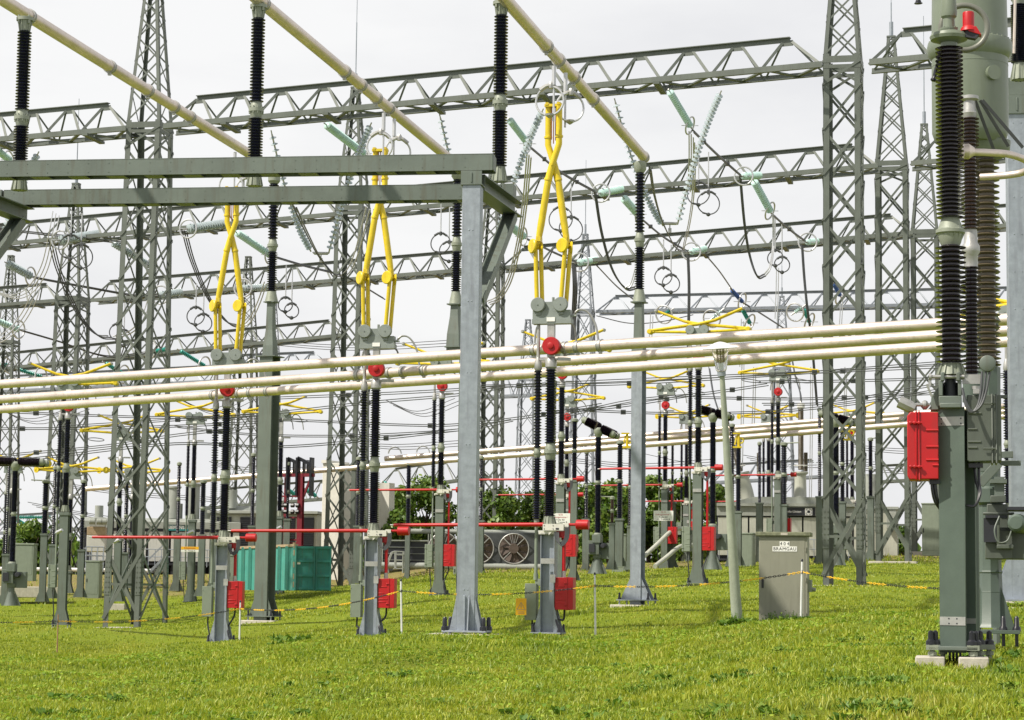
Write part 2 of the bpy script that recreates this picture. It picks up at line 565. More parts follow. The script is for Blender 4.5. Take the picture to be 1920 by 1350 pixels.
# ------------------------------------------------------------------ ground sheet
def ground():
    ds = np.concatenate([np.linspace(3, 20, 25), np.linspace(20.5, 116, 190), np.array([120, 130, 150, 200, 300, 500, 900, 1600, 3000])])
    ps = np.linspace(-3200, 5200, 170)
    D, PX = np.meshgrid(ds, ps, indexing='ij')
    X = (PX - CX) / FPX * D
    X = np.where(D < 20, (PX - CX) / FPX * 20, X)
    Z = gz(X, D)
    Z = np.where(D > 116, Z - 0.0 * D, Z)
    vs = np.stack([X, D, Z], -1).reshape(-1, 3)
    nd, npx = D.shape
    i, j = np.meshgrid(np.arange(nd - 1), np.arange(npx - 1), indexing='ij')
    a = (i * npx + j).ravel()
    fs = np.stack([a, a + 1, a + npx + 1, a + npx], -1)
    me = bpy.data.meshes.new('ground')
    me.from_pydata(vs.tolist(), [], fs.tolist())
    me.polygons.foreach_set('use_smooth', [True] * len(me.polygons))
    m = bpy.data.materials.new('lawn_soil')
    m.use_nodes = True
    nt = m.node_tree
    N, L = nt.nodes, nt.links
    b = N['Principled BSDF']
    tc = N.new('ShaderNodeTexCoord')

    def noise(scale, det=6, rough=0.6, sx=1):
        mp = N.new('ShaderNodeMapping')
        mp.inputs['Scale'].default_value = (1, sx, 1)
        L.new(tc.outputs['Object'], mp.inputs['Vector'])
        n = N.new('ShaderNodeTexNoise')
        n.inputs['Scale'].default_value = scale
        n.inputs['Detail'].default_value = det
        n.inputs['Roughness'].default_value = rough
        L.new(mp.outputs['Vector'], n.inputs['Vector'])
        return n.outputs['Fac']

    def ramp(f, stops):
        r = N.new('ShaderNodeValToRGB')
        while len(r.color_ramp.elements) < len(stops):
            r.color_ramp.elements.new(0.5)
        for e, (p, c) in zip(r.color_ramp.elements, stops):
            e.position = p
            e.color = (*c, 1)
        L.new(f, r.inputs['Fac'])
        return r.outputs['Color']

    def mix(f, A, B):
        x = N.new('ShaderNodeMix')
        x.data_type = 'RGBA'
        if isinstance(f, float):
            x.inputs['Factor'].default_value = f
        else:
            L.new(f, x.inputs['Factor'])
        L.new(A, x.inputs['A'])
        L.new(B, x.inputs['B'])
        return x.outputs['Result']

    g1 = ramp(noise(0.35, 5), [(0.3, (0.18, 0.205, 0.012)), (0.5, (0.21, 0.29, 0.012)), (0.7, (0.26, 0.27, 0.02))])
    g2 = ramp(noise(9, 8, 0.75), [(0.25, (0.03, 0.04, 0.008)), (0.5, (0.16, 0.20, 0.012)), (0.75, (0.30, 0.32, 0.04))])
    gr = mix(0.5, g1, g2)
    dry = ramp(noise(2.2, 8, 0.7), [(0.3, (0.16, 0.13, 0.05)), (0.5, (0.27, 0.22, 0.09)), (0.68, (0.20, 0.22, 0.04)), (0.8, (0.17, 0.105, 0.055))])
    # dry bank at the back of the yard
    sx = N.new('ShaderNodeSeparateXYZ')
    L.new(tc.outputs['Object'], sx.inputs['Vector'])
    ad = N.new('ShaderNodeMath')
    ad.operation = 'MULTIPLY_ADD'
    L.new(noise(0.25, 5), ad.inputs[0])
    ad.inputs[1].default_value = 22
    L.new(sx.outputs['Y'], ad.inputs[2])
    mr = N.new('ShaderNodeMapRange')
    mr.inputs['From Min'].default_value = 112
    mr.inputs['From Max'].default_value = 117
    L.new(ad.outputs['Value'], mr.inputs['Value'])
    c = mix(mr.outputs['Result'], gr, dry)
    L.new(c, b.inputs['Base Color'])
    b.inputs['Roughness'].default_value = 0.9
    b.inputs['Specular IOR Level'].default_value = 0.2
    bp = N.new('ShaderNodeBump')
    bp.inputs['Strength'].default_value = 0.9
    bp.inputs['Distance'].default_value = 0.08
    L.new(noise(14, 8, 0.75), bp.inputs['Height'])
    L.new(bp.outputs['Normal'], b.inputs['Normal'])
    me.materials.append(m)
    o = bpy.data.objects.new('ground', me)
    COL.objects.link(o)
    o['kind'] = 'structure'
    return o


ground()


# ------------------------------------------------------------------ grass
def leafmat(name, stops, trans=0.35, rough=0.55, big=0.3, patch=None, stops2=None):
    m = bpy.data.materials.new(name)
    m.use_nodes = True
    nt = m.node_tree
    N, L = nt.nodes, nt.links
    N.remove(N['Principled BSDF'])
    out = N['Material Output']
    ge = N.new('ShaderNodeNewGeometry')
    tc = N.new('ShaderNodeTexCoord')
    no = N.new('ShaderNodeTexNoise')
    no.inputs['Scale'].default_value = big
    no.inputs['Detail'].default_value = 8
    no.inputs['Roughness'].default_value = 0.72
    L.new(tc.outputs['Object'], no.inputs['Vector'])
    ma = N.new('ShaderNodeMath')
    ma.operation = 'MULTIPLY_ADD'
    L.new(ge.outputs['Random Per Island'], ma.inputs[0])
    ma.inputs[1].default_value = 0.45
    mr = N.new('ShaderNodeMapRange')
    mr.inputs['From Min'].default_value = 0.33
    mr.inputs['From Max'].default_value = 0.67
    mr.inputs['To Max'].default_value = 0.55
    L.new(no.outputs['Fac'], mr.inputs['Value'])
    L.new(mr.outputs['Result'], ma.inputs[2])
    r = N.new('ShaderNodeValToRGB')
    while len(r.color_ramp.elements) < len(stops):
        r.color_ramp.elements.new(0.5)
    for e, (p, c) in zip(r.color_ramp.elements, stops):
        e.position = p
        e.color = (*c, 1)
    L.new(ma.outputs['Value'], r.inputs['Fac'])
    col = r.outputs['Color']
    if stops2:
        r2 = N.new('ShaderNodeValToRGB')
        while len(r2.color_ramp.elements) < len(stops2):
            r2.color_ramp.elements.new(0.5)
        for e, (p, c) in zip(r2.color_ramp.elements, stops2):
            e.position = p
            e.color = (*c, 1)
        L.new(ma.outputs['Value'], r2.inputs['Fac'])
        n2 = N.new('ShaderNodeTexNoise')
        n2.inputs['Scale'].default_value = 0.16
        n2.inputs['Detail'].default_value = 6
        n2.inputs['Roughness'].default_value = 0.65
        L.new(tc.outputs['Object'], n2.inputs['Vector'])
        m0 = N.new('ShaderNodeMapRange')
        m0.inputs['From Min'].default_value = 0.47
        m0.inputs['From Max'].default_value = 0.68
        L.new(n2.outputs['Fac'], m0.inputs['Value'])
        mc = N.new('ShaderNodeMix')
        mc.data_type = 'RGBA'
        L.new(m0.outputs['Result'], mc.inputs['Factor'])
        L.new(col, mc.inputs['A'])
        L.new(r2.outputs['Color'], mc.inputs['B'])
        col = mc.outputs['Result']
    di = N.new('ShaderNodeBsdfDiffuse')
    tr = N.new('ShaderNodeBsdfTranslucent')
    gl = N.new('ShaderNodeBsdfGlossy')
    gl.inputs['Roughness'].default_value = rough
    gl.inputs['Color'].default_value = (0.9, 0.95, 0.8, 1)
    L.new(col, di.inputs['Color'])
    L.new(col, tr.inputs['Color'])
    m1 = N.new('ShaderNodeMixShader')
    m1.inputs['Fac'].default_value = trans
    L.new(di.outputs['BSDF'], m1.inputs[1])
    L.new(tr.outputs['BSDF'], m1.inputs[2])
    m2 = N.new('ShaderNodeMixShader')
    m2.inputs['Fac'].default_value = 0.05
    L.new(m1.outputs['Shader'], m2.inputs[1])
    L.new(gl.outputs['BSDF'], m2.inputs[2])
    L.new(m2.outputs['Shader'], out.inputs['Surface'])
    return m


M['grass'] = leafmat('grass_blades', [(0.0, (0.04, 0.09, 0.006)), (0.24, (0.14, 0.23, 0.010)), (0.52, (0.315, 0.39, 0.016)), (0.78, (0.45, 0.47, 0.03)), (1.0, (0.58, 0.50, 0.17))], 0.4, big=0.9, stops2=[(0.0, (0.045, 0.08, 0.006)), (0.25, (0.15, 0.21, 0.012)), (0.5, (0.31, 0.36, 0.02)), (0.75, (0.46, 0.45, 0.045)), (1.0, (0.62, 0.52, 0.20))])
M['clover'] = leafmat('clover_leaves', [(0.0, (0.05, 0.13, 0.008)), (0.4, (0.14, 0.26, 0.012)), (0.75, (0.31, 0.43, 0.03)), (1.0, (0.52, 0.55, 0.10))], 0.35, big=0.7)
M['weed'] = leafmat('weed_leaves', [(0.0, (0.045, 0.12, 0.010)), (0.5, (0.10, 0.20, 0.016)), (1.0, (0.28, 0.36, 0.05))], 0.3)
M['leaf'] = leafmat('hedge_leaves', [(0.0, (0.03, 0.075, 0.010)), (0.5, (0.09, 0.17, 0.018)), (0.85, (0.20, 0.28, 0.035)), (1.0, (0.30, 0.34, 0.07))], 0.3, 0.45, 0.8)
M['bark'] = mat('bark', (0.09, 0.07, 0.05), 0.9)


def blades(n, d0, d1, wid, hmin, hmax, lean=0.6, pxr=(-420, 2380)):
    """n curved blades of five points between depths d0 and d1, inside and just beside the view"""
    d = np.sqrt(RNG.uniform(d0 * d0, d1 * d1, n))
    px = RNG.uniform(pxr[0], pxr[1], n)
    X = (px - CX) / FPX * d
    # clump them: pull toward random tuft centres
    X = X + 0.05 * np.sin(X * 23 + d * 17)
    d = d + 0.05 * np.sin(X * 19 - d * 29)
    Z = gz(X, d) - 0.01
    ph = 0.5 + 0.5 * np.sin(X * 0.9 + np.sin(d * 0.7) * 2) * np.sin(d * 0.8 + np.cos(X * 0.5) * 2)
    h = RNG.uniform(hmin, hmax, n) * (0.65 + 0.6 * ph)
    w = wid * RNG.uniform(0.6, 1.3, n)
    a = RNG.uniform(0, 2 * PI, n)
    ln = RNG.uniform(0.1, 1, n) * lean * h
    b = a + RNG.normal(0, 1.0, n)
    sx, sy = np.cos(a) * w / 2, np.sin(a) * w / 2
    lx, ly = -np.sin(b) * ln, np.cos(b) * ln
    v = np.empty((n, 5, 3), np.float32)
    v[:, 0] = np.stack([X - sx, d - sy, Z], -1)
    v[:, 1] = np.stack([X + sx, d + sy, Z], -1)
    v[:, 2] = np.stack([X + lx * 0.4 + sx * 0.75, d + ly * 0.4 + sy * 0.75, Z + h * 0.62], -1)
    v[:, 3] = np.stack([X + lx * 0.4 - sx * 0.75, d + ly * 0.4 - sy * 0.75, Z + h * 0.62], -1)
    v[:, 4] = np.stack([X + lx, d + ly, Z + h], -1)
    return v


def fast_mesh(name, v, m):
    """v: (n,5,3) blades -> one mesh of a quad and a triangle each"""
    n = len(v)
    me = bpy.data.meshes.new(name)
    me.vertices.add(n * 5)
    me.vertices.foreach_set('co', v.reshape(-1))
    base = np.arange(n)[:, None] * 5
    li = (base + np.array([0, 1, 2, 3, 3, 2, 4])).astype(np.int32).ravel()
    me.loops.add(len(li))
    me.loops.foreach_set('vertex_index', li)
    ls = np.empty((n, 2), np.int32)
    ls[:, 0] = np.arange(n) * 7
    ls[:, 1] = ls[:, 0] + 4
    me.polygons.add(n * 2)
    me.polygons.foreach_set('loop_start', ls.ravel())
    me.polygons.foreach_set('use_smooth', np.ones(n * 2, bool))
    me.materials.append(m)
    me.update(calc_edges=True)
    me.validate()
    return me


def grass():
    v = np.concatenate([
        blades(136000, 14, 26, 0.0115, 0.025, 0.085, 0.8),
        blades(142000, 26, 42, 0.016, 0.03, 0.085, 0.8),
        blades(155000, 42, 62, 0.022, 0.035, 0.085),
        blades(97000, 62, 98, 0.035, 0.04, 0.085),
        blades(15500, 98, 112, 0.05, 0.05, 0.14),
    ])
    # drop blades where the turf is worn thin
    gx, gy = v[:, 0, 0], v[:, 0, 1]
    wear = np.sin(gx * 1.9 + 2.1 * np.sin(gy * .55)) * np.sin(gy * 1.15 + 1.7 * np.sin(gx * .8)) + .6 * np.sin(gx * 5.3 + gy * 2.7) * np.sin(gy * 4.4 - gx * 1.3)
    v = v[(wear > -.75) | (RNG.uniform(0, 1, len(v)) < .35)]
    o = bpy.data.objects.new('grass', fast_mesh('grass', v, M['grass']))
    COL.objects.link(o)
    tag(o, 'short sunlit lawn grass covering the switchyard ground', 'grass', None, 'stuff')
    # clover and plantain: small broad leaves lying in the turf
    n = 91000
    d = np.sqrt(RNG.uniform(14 ** 2, 44 ** 2, n))
    px = RNG.uniform(-400, 2360, n)
    X = (px - CX) / FPX * d
    keep = (np.sin(X * 1.3 + np.sin(d * .9)) * np.sin(d * 1.1 + 1.3 * np.sin(X * .9)) + RNG.normal(0, .5, n)) > 0.1
    X, d = X[keep], d[keep]
    n = len(X)
    Z = gz(X, d) + RNG.uniform(.01, .05, n)
    a = RNG.uniform(0, 2 * PI, n)
    s = RNG.uniform(.008, .024, n) * (1 + (d - 14) / 45)
    ca, sa = np.cos(a) * s, np.sin(a) * s
    tz = RNG.uniform(-.3, .9, n) * s
    cv = np.empty((n, 5, 3), np.float32)
    cv[:, 0] = np.stack([X - sa * .3, d + ca * .3, Z], -1)
    cv[:, 1] = np.stack([X + sa * .3, d - ca * .3, Z], -1)
    cv[:, 2] = np.stack([X + ca * 1.1 + sa * .8, d + sa * 1.1 - ca * .8, Z + tz], -1)
    cv[:, 3] = np.stack([X + ca * 1.1 - sa * .8, d + sa * 1.1 + ca * .8, Z + tz], -1)
    cv[:, 4] = np.stack([X + ca * 2, d + sa * 2, Z + tz * 1.2], -1)
    o = bpy.data.objects.new('clover', fast_mesh('clover', cv, M['clover']))
    COL.objects.link(o)
    tag(o, 'small bright clover leaves mixed through the lawn', 'clover', None, 'stuff')
    # broad-leaved weeds scattered in the lawn
    vs = []
    spots = [(RNG.uniform(-300, 2250), RNG.uniform(15, 30)) for _ in range(190)]
    spots += [(1640 + RNG.uniform(-60, 60), 16.5 + RNG.uniform(-.5, .5)) for _ in range(16)]
    spots += [(1600 + RNG.uniform(-90, 90), 19.5 + RNG.uniform(-.6, .6)) for _ in range(14)]
    spots += [(1270 + RNG.uniform(-120, 160), 22.5 + RNG.uniform(-.8, .8)) for _ in range(20)]
    spots += [(1460 + RNG.uniform(-55, 60), 42.2 + RNG.uniform(-.25, .2)) for _ in range(26)]
    spots += [(1380 + RNG.uniform(-14, 12), 39.7) for _ in range(8)]
    spots += [(560 + RNG.uniform(-45, 60), 50 + RNG.uniform(-1.5, 1.5)) for _ in range(24)]
    spots += [(1850 + RNG.uniform(-40, 60), 24 + RNG.uniform(-1, 1)) for _ in range(14)]
    for px, d in spots:
        c = GP(px, d)
        k = RNG.integers(10, 26)
        big = RNG.uniform(0.4, 0.85) * (2.2 if d > 38 else 1)
        for _ in range(k):
            a = RNG.uniform(0, 2 * PI)
            ln = RNG.uniform(0.06, 0.14) * big
            wd = ln * RNG.uniform(0.2, 0.36)
            o2 = c + V((RNG.normal(0, 0.05), RNG.normal(0, 0.05), 0.0)) * big
            dr = V((math.cos(a), math.sin(a), 0))
            sd = V((-dr.y, dr.x, 0))
            z1, z2 = RNG.uniform(0.03, 0.09) * big, RNG.uniform(0.01, 0.12) * big
            vs.append([o2 - sd * wd * 0.3, o2 + sd * wd * 0.3, o2 + dr * ln * 0.6 + sd * wd + ZV * z1, o2 + dr * ln * 0.6 - sd * wd + ZV * z1, o2 + dr * ln + ZV * z2])
    # taller stalks round the cabinet and the lamp pole
    for px, d, s in [(1430 + 75 * RNG.uniform(0, 1), 42.4 + RNG.uniform(-.2, .15), 1) for _ in range(150)] + [(1372 + RNG.uniform(-12, 22), 39.6 + RNG.uniform(-.1, .2), 1) for _ in range(50)] + [(708 + RNG.uniform(-8, 26), 50.8, .7) for _ in range(30)]:
        c = GP(px, d)
        h = RNG.uniform(0.08, 0.30) * s
        lx = RNG.normal(0, .05)
        sd = V((.006, 0, 0))
        vs.append([c - sd, c + sd, c + V((lx * .5, 0, h * .6)) + sd, c + V((lx * .5, 0, h * .6)) - sd, c + V((lx, 0, h))])
        for q in range(5):
            a = RNG.uniform(0, 6.28)
            f = RNG.uniform(.2, 1)
            o2 = c + V((lx * f, 0, h * f))
            dr = V((math.cos(a), math.sin(a), RNG.uniform(-.2, .6))) * RNG.uniform(.025, .06)
            s2 = V((-dr.y, dr.x, 0)) * .3
            vs.append([o2 - s2 * .3, o2 + s2 * .3, o2 + dr * .6 + s2, o2 + dr * .6 - s2, o2 + dr])
    arr = np.array([[tuple(p) for p in q] for q in vs], np.float32)
    o = bpy.data.objects.new('weeds', fast_mesh('weeds', arr, M['weed']))
    COL.objects.link(o)
    tag(o, 'dark broad-leaved weeds growing in clumps through the lawn', 'weeds', None, 'stuff')


grass()


def tree(label, px, d, py_top, wpx, base_py=None, name='leafy_tree', group='trees behind the switchyard', n=2600):
    B = GP(px, d)
    H = rise(B, py_top)
    W = wpx * um(d) / 2
    t = thing(name, label, 'tree', B, 0, group)
    tr = MB()
    tr.tube([(0, 0, -0.3), (0.05, 0, H * 0.3), (-0.05, 0.03, H * 0.6)], [0.14, 0.1, 0.05], 8)
    for k in range(6):
        a = k * 1.05
        tr.tube([(0, 0, H * (0.2 + 0.06 * k)), (math.cos(a) * W * 0.55, math.sin(a) * W * 0.55, H * (0.5 + 0.05 * k))], [0.05, 0.015], 5)
    tr.obj('trunk', 'bark', t)
    cl = []
    for k in range(26):
        a, r = RNG.uniform(0, 2 * PI), math.sqrt(RNG.uniform(0, 1))
        zz = RNG.uniform(0.12, 0.9)
        prof = math.sin(PI * min(1, zz * 0.75 + 0.22)) ** 0.6
        cl.append((math.cos(a) * r * W * 0.85 * prof, math.sin(a) * r * W * 0.8 * prof, zz * H, RNG.uniform(0.28, 0.5) * min(W, H * .5)))
    vs = np.empty((n, 5, 3), np.float32)
    for i in range(n):
        c = cl[RNG.integers(len(cl))]
        q = V(RNG.normal(0, 1, 3)).normalized()
        p = V(c[:3]) + q * c[3] * RNG.uniform(0.55, 1.05)
        p.z = max(p.z, 0.05)
        nrm = (q + V(RNG.normal(0, 0.6, 3))).normalized()
        a = nrm.orthogonal().normalized()
        a.rotate(Matrix.Rotation(RNG.uniform(0, 6.28), 3, nrm))
        b = nrm.cross(a)
        s = RNG.uniform(0.075, 0.14)
        vs[i] = [p - a * s * .3 - b * s, p + a * s * .3 - b * s, p + a * s * .6 + b * s * .2, p - a * s * .6 + b * s * .2, p + b * s * 1.2]
    o = bpy.data.objects.new('crown', fast_mesh('crown', vs, M['leaf']))
    COL.objects.link(o)
    o.parent = t
    return t
# ------------------------------------------------------------------ lattice towers and girders
YG = math.radians(12.5)
AV = V((math.cos(YG), -math.sin(YG), 0))     # along the girders, to the right and nearer
BV = V((math.sin(YG), math.cos(YG), 0))


def lerp(a, b, t):
    return a + (b - a) * t


def tower(label, bx, by, d, yg, ytop, a=(1.45, 1.4), b=(2.4, 1.4), lw=0.21, rod=None, m='lattice', spire_top=0.35, det=True, dx=0.0, name='lattice_tower'):
    B = P(bx, by, d)
    hg = rise(B, yg)
    ht = rise(B, ytop)
    t = thing(name, label, 'tower', B, YG)
    A = [(-1, -1), (1, -1), (1, 1), (-1, 1)]

    def corner(k, z):
        f = z / hg
        sx, sy = A[k]
        return V((sx * lerp(a[0], a[1], f) / 2 + dx * f, sy * lerp(b[0], b[1], f) / 2, z))

    def scorner(k, z):
        f = (z - hg) / (ht - hg)
        sx, sy = A[k]
        return V((sx * lerp(a[1], spire_top, f) / 2 + dx, sy * lerp(b[1], spire_top, f) / 2, z))
    for k in range(4):
        sx, sy = A[k]
        mb = MB()
        mb.angle(corner(k, -0.3), corner(k, hg + 0.15), lw, 0.018, (-sx, 0, 0), (0, -sy, 0))
        if det:   # bolted splice plates near the foot
            z0, z1 = 1.25, 2.6
            c0, c1 = corner(k, z0) + V((-sx * lw / 2, sy * 0.012, 0)), corner(k, z1) + V((-sx * lw / 2, sy * 0.012, 0))
            mb.bar(c0, c1, lw * 0.98, 0.016, (0, 1, 0))
            for i in range(7):
                c = lerp(c0, c1, 0.08 + i * 0.14)
                for q in (-1, 1):
                    mb.cyl(c + V((q * lw * 0.27, 0, 0)), c + V((q * lw * 0.27, sy * 0.03, 0)), 0.022, n=6)
            c0, c1 = corner(k, z0) + V((sx * 0.012, -sy * lw / 2, 0)), corner(k, z1) + V((sx * 0.012, -sy * lw / 2, 0))
            mb.bar(c0, c1, 0.016, lw * 0.98, (0, 1, 0))
            for i in range(7):
                c = lerp(c0, c1, 0.08 + i * 0.14)
                for q in (-1, 1):
                    mb.cyl(c + V((0, q * lw * 0.27, 0)), c + V((sx * 0.03, q * lw * 0.27, 0)), 0.022, n=6)
        mb.obj('leg', m, t)
    br = MB()
    bw, bt = lw * 0.42, 0.02
    # face lattice: crossing flat braces, panels about 1.25 times the face width
    for k in range(4):
        k2 = (k + 1) % 4
        nrm = V(((A[k][0] + A[k2][0]) / 2, (A[k][1] + A[k2][1]) / 2, 0))
        z, first = 0.35, True
        wd = a[0] if k % 2 == 0 else (b[0] + b[1]) / 2
        while z < hg - 0.4:
            wz = (corner(k, z) - corner(k2, z)).length
            ph = 2.6 if first else max(1.35, 1.22 * (a[0] + a[1]) / 2)
            z1 = min(z + ph, hg - 0.1)
            if hg - z1 < 0.6:
                z1 = hg - 0.1
            ins = 0.05
            p0, p1 = corner(k, z), corner(k2, z1)
            q0, q1 = corner(k2, z), corner(k, z1)
            wid = bw * 1.5 if first else bw
            br.bar(p0 + nrm * 0.025, p1 + nrm * 0.025, wid, bt, nrm)
            br.bar(q0 - nrm * 0.03, q1 - nrm * 0.03, wid, bt, nrm)
            if first:
                br.bar(lerp(p0, p1, .5) * 1.0, lerp(corner(k, (z + z1) / 2), corner(k2, (z + z1) / 2), 0.02), bw, bt, nrm)
            z = z1
            first = False
        br.bar(corner(k, hg - 0.05), corner(k2, hg - 0.05), 0.02, lw * 1.1, ZV)
        br.bar(corner(k, hg - 1.0 * 0.3), corner(k2, hg - 0.3), 0.02, lw * 0.6, ZV)
    br.obj('bracing', m, t)
    sp = MB()
    for k in range(4):
        sx, sy = A[k]
        sp.angle(scorner(k, hg), scorner(k, ht), lw * 0.62, 0.014, (-sx, 0, 0), (0, -sy, 0))
    for k in range(4):
        k2 = (k + 1) % 4
        nrm = V(((A[k][0] + A[k2][0]) / 2, (A[k][1] + A[k2][1]) / 2, 0))
        z, i = hg + 0.1, 0
        while z < ht - 0.15:
            wz = (scorner(k, z) - scorner(k2, z)).length
            z1 = min(z + max(0.3, wz * 0.95), ht)
            if i % 2 == 0:
                sp.bar(scorner(k, z), scorner(k2, z1), lw * 0.3, 0.014, nrm)
            else:
                sp.bar(scorner(k2, z), scorner(k, z1), lw * 0.3, 0.014, nrm)
            if k % 2 == 0 and wz > 0.5:
                if i % 2:
                    sp.bar(scorner(k, z) - nrm * .03, scorner(k2, z1) - nrm * .03, lw * 0.3, 0.014, nrm)
                else:
                    sp.bar(scorner(k2, z) - nrm * .03, scorner(k, z1) - nrm * .03, lw * 0.3, 0.014, nrm)
            z = z1
            i += 1
    for k in range(4):
        sp.bar(scorner(k, ht), scorner((k + 1) % 4, ht), 0.05, 0.08)
    sp.obj('spire', m, t)
    if rod:
        rt = rise(B, rod)
        rb = MB()
        rb.cyl((dx, 0, ht - 0.1), (dx, 0, ht + 0.7), 0.09 if det else 0.07, n=8)
        rb.cyl((dx, 0, ht + 0.6), (dx, 0, lerp(ht, rt, 0.5)), 0.03, n=6)
        rb.cyl((dx, 0, lerp(ht, rt, 0.5)), (dx, 0, rt), 0.018, n=6)
        rb.obj('lightning_rod', 'galv', t)
    # low concrete footing
    fb = MB()
    fb.bb(-a[0] / 2 - .3, a[0] / 2 + .3, -b[0] / 2 - .25, b[0] / 2 + .25, -0.5, 0.02)
    fb.obj('footing', 'conc', t, bevel=0.02)
    return t


def girder(label, L, R, h=1.1, wid=1.4, ends=(1, 1), m='lattice', cw=0.2, panel=2.06, det=True):
    pl, pr = P(*L), P(*R)
    t = thing('lattice_girder', label, 'girder', pl, 0, None)
    ax = (pr - pl)
    ln = ax.length
    ax /= ln
    hb = BV
    n = max(2, round(ln / panel))
    up = ax.cross(hb)
    if up.z < 0:
        up = -up
    up = ZV

    def pt(s, b, z):
        return ax * s + hb * b + up * z
    e = panel * 0.62
    s0 = e if ends[0] else 0
    s1 = ln - e if ends[1] else ln
    mb = MB()
    mb.bar(pt(s0 - 0.1, wid / 2, h + .07), pt(s1 + 0.1, wid / 2, h + .07), 0.22, 0.03)
    mb.bar(pt(s0 - 0.1, wid / 2, h - .02), pt(s1 + 0.1, wid / 2, h - .02), 0.03, 0.15)
    mb.obj('top_chord', m, t)
    for b in (0, wid):
        mb = MB()
        mb.bar(pt(0, b, 0), pt(ln, b, 0), 0.03, cw)
        mb.bar(pt(0, b + (0.07 if b == 0 else -.07), -cw / 2 + .01), pt(ln, b + (0.07 if b == 0 else -.07), -cw / 2 + .01), 0.11, 0.02)
        mb.obj('bottom_chord', m, t)
    wb = MB()
    pan = (s1 - s0) / n
    tops = [s0 + i * pan for i in range(n + 1)]
    for i, s in enumerate(tops):
        wb.bar(pt(s - .2, wid / 2, h - .12), pt(s + .2, wid / 2, h - .12), 0.02, 0.2)
        for sg in (-1, 1):
            sb = s + sg * pan * 0.46
            if sb < 0 or sb > ln:
                sb = max(0.05, min(ln - 0.05, sb))
            if (i == 0 and sg < 0 and not ends[0]) or (i == n and sg > 0 and not ends[1]):
                continue
            if i == 0 and sg < 0:
                sb = 0.1
            if i == n and sg > 0:
                sb = ln - 0.1
            for b in (0.03, wid - 0.03):
                wb.bar(pt(s + sg * 0.16, wid / 2, h - 0.08), pt(sb, b, 0.05), 0.1 if b < .5 else .07, 0.03, (0, -1, 0))
    wb.obj('diagonals', m, t)
    lc = MB()
    k = max(2, round(ln / (panel / 1.0)))
    for i in range(k):
        x0, x1 = ln * i / k, ln * (i + 1) / k
        xm = (x0 + x1) / 2
        lc.bar(pt(x0, 0.05, -0.03), pt(xm, wid - 0.05, -0.03), 0.14, 0.05)
        lc.bar(pt(xm, wid - 0.05, -0.03), pt(x1, 0.05, -0.03), 0.14, 0.05)
    lc.obj('lacing', m, t)
    if det:
        for i in range(1, int(ln / 4.3) + 1):
            x = i * 4.3 - 1.6
            MB().bar(pt(x, -0.25, -cw / 2 - 0.06), pt(x, wid + .1, -cw / 2 - 0.06), 0.22, 0.1).obj('hanger_bracket', m, t)
    return t


tower('tall green grey lattice tower on the left, its foot near the yellow and black chain', 254, 1177, 88, 238, -85, b=(3.0, 1.4), dx=0.0)
tower('tall green grey lattice tower standing right of the taupe cabinet', 1584, 1099, 77.7, 117, -207, a=(1.32, 1.27), b=(1.9, 1.5))
tower('second lattice tower right of the cabinet, its pointed top just inside the picture', 1676, 1054, 100, 309, 70, a=(1.45, 1.4), b=(2.0, 1.4), rod=-60)
tower('third and farthest lattice tower of the right row, partly hidden by the red box', 1738, 1036, 118, 436, 234, a=(1.45, 1.4), b=(2.0, 1.4), rod=30)
tower('middle lattice tower rising behind the shaded teal container end', 648, 1116, 108, 392, 165, a=(1.45, 1.35), b=(2.6, 1.4), rod=-80)
tower('lattice tower half hidden behind the galvanised portal column', 914, 1090, 122, 497, 320, a=(1.3, 1.2), b=(2.0, 1.3), rod=112)
tower('lattice tower behind the left thin and thick insulator pair', 118, 1130, 120, 560, 345, a=(1.5, 1.4), b=(2.4, 1.4), rod=185)
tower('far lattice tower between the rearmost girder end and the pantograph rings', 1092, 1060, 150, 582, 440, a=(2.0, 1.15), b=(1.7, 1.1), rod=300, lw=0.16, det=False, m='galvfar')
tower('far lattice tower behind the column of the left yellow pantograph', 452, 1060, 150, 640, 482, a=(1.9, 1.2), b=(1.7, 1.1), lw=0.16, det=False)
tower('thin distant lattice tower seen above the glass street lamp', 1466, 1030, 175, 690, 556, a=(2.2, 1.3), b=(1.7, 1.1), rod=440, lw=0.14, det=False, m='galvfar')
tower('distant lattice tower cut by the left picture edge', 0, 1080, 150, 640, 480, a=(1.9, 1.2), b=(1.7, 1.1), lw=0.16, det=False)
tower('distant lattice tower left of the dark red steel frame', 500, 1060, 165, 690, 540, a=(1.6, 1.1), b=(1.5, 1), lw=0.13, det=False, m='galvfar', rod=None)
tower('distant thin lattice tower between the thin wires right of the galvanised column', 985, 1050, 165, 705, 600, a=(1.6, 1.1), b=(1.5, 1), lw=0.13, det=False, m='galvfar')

girder('nearest lattice girder left of the left tower', (-260, 283, 94), (236, 240, 88.3), h=1.15)
girder('nearest and highest lattice girder spanning between the two tall towers', (306, 236, 87.7), (1541, 120, 78), h=1.13)
girder('short highest lattice girder running out right of the right tower', (1630, 116, 77.2), (2400, 47, 70.5), h=1.13)
girder('second lattice girder behind the portal beams, left of the middle tower', (-60, 463, 121), (632, 401, 109.5), h=1.15, ends=(0, 1))
girder('second lattice girder between the middle tower and the second right tower', (700, 396, 107.5), (1646, 310, 99), h=1.12)
girder('second lattice girder stub right of the second right tower', (1708, 306, 98.5), (2400, 243, 90), h=1.12)
girder('third lattice girder left of the tower behind the insulator pair', (-120, 580, 142), (108, 563, 139), h=1.15)
girder('third lattice girder between the left rear tower and the galvanised column', (168, 563, 138), (905, 503, 125), h=1.15)
girder('third lattice girder right of the tower behind the galvanised column', (938, 502, 124), (1712, 436, 117), h=1.12)
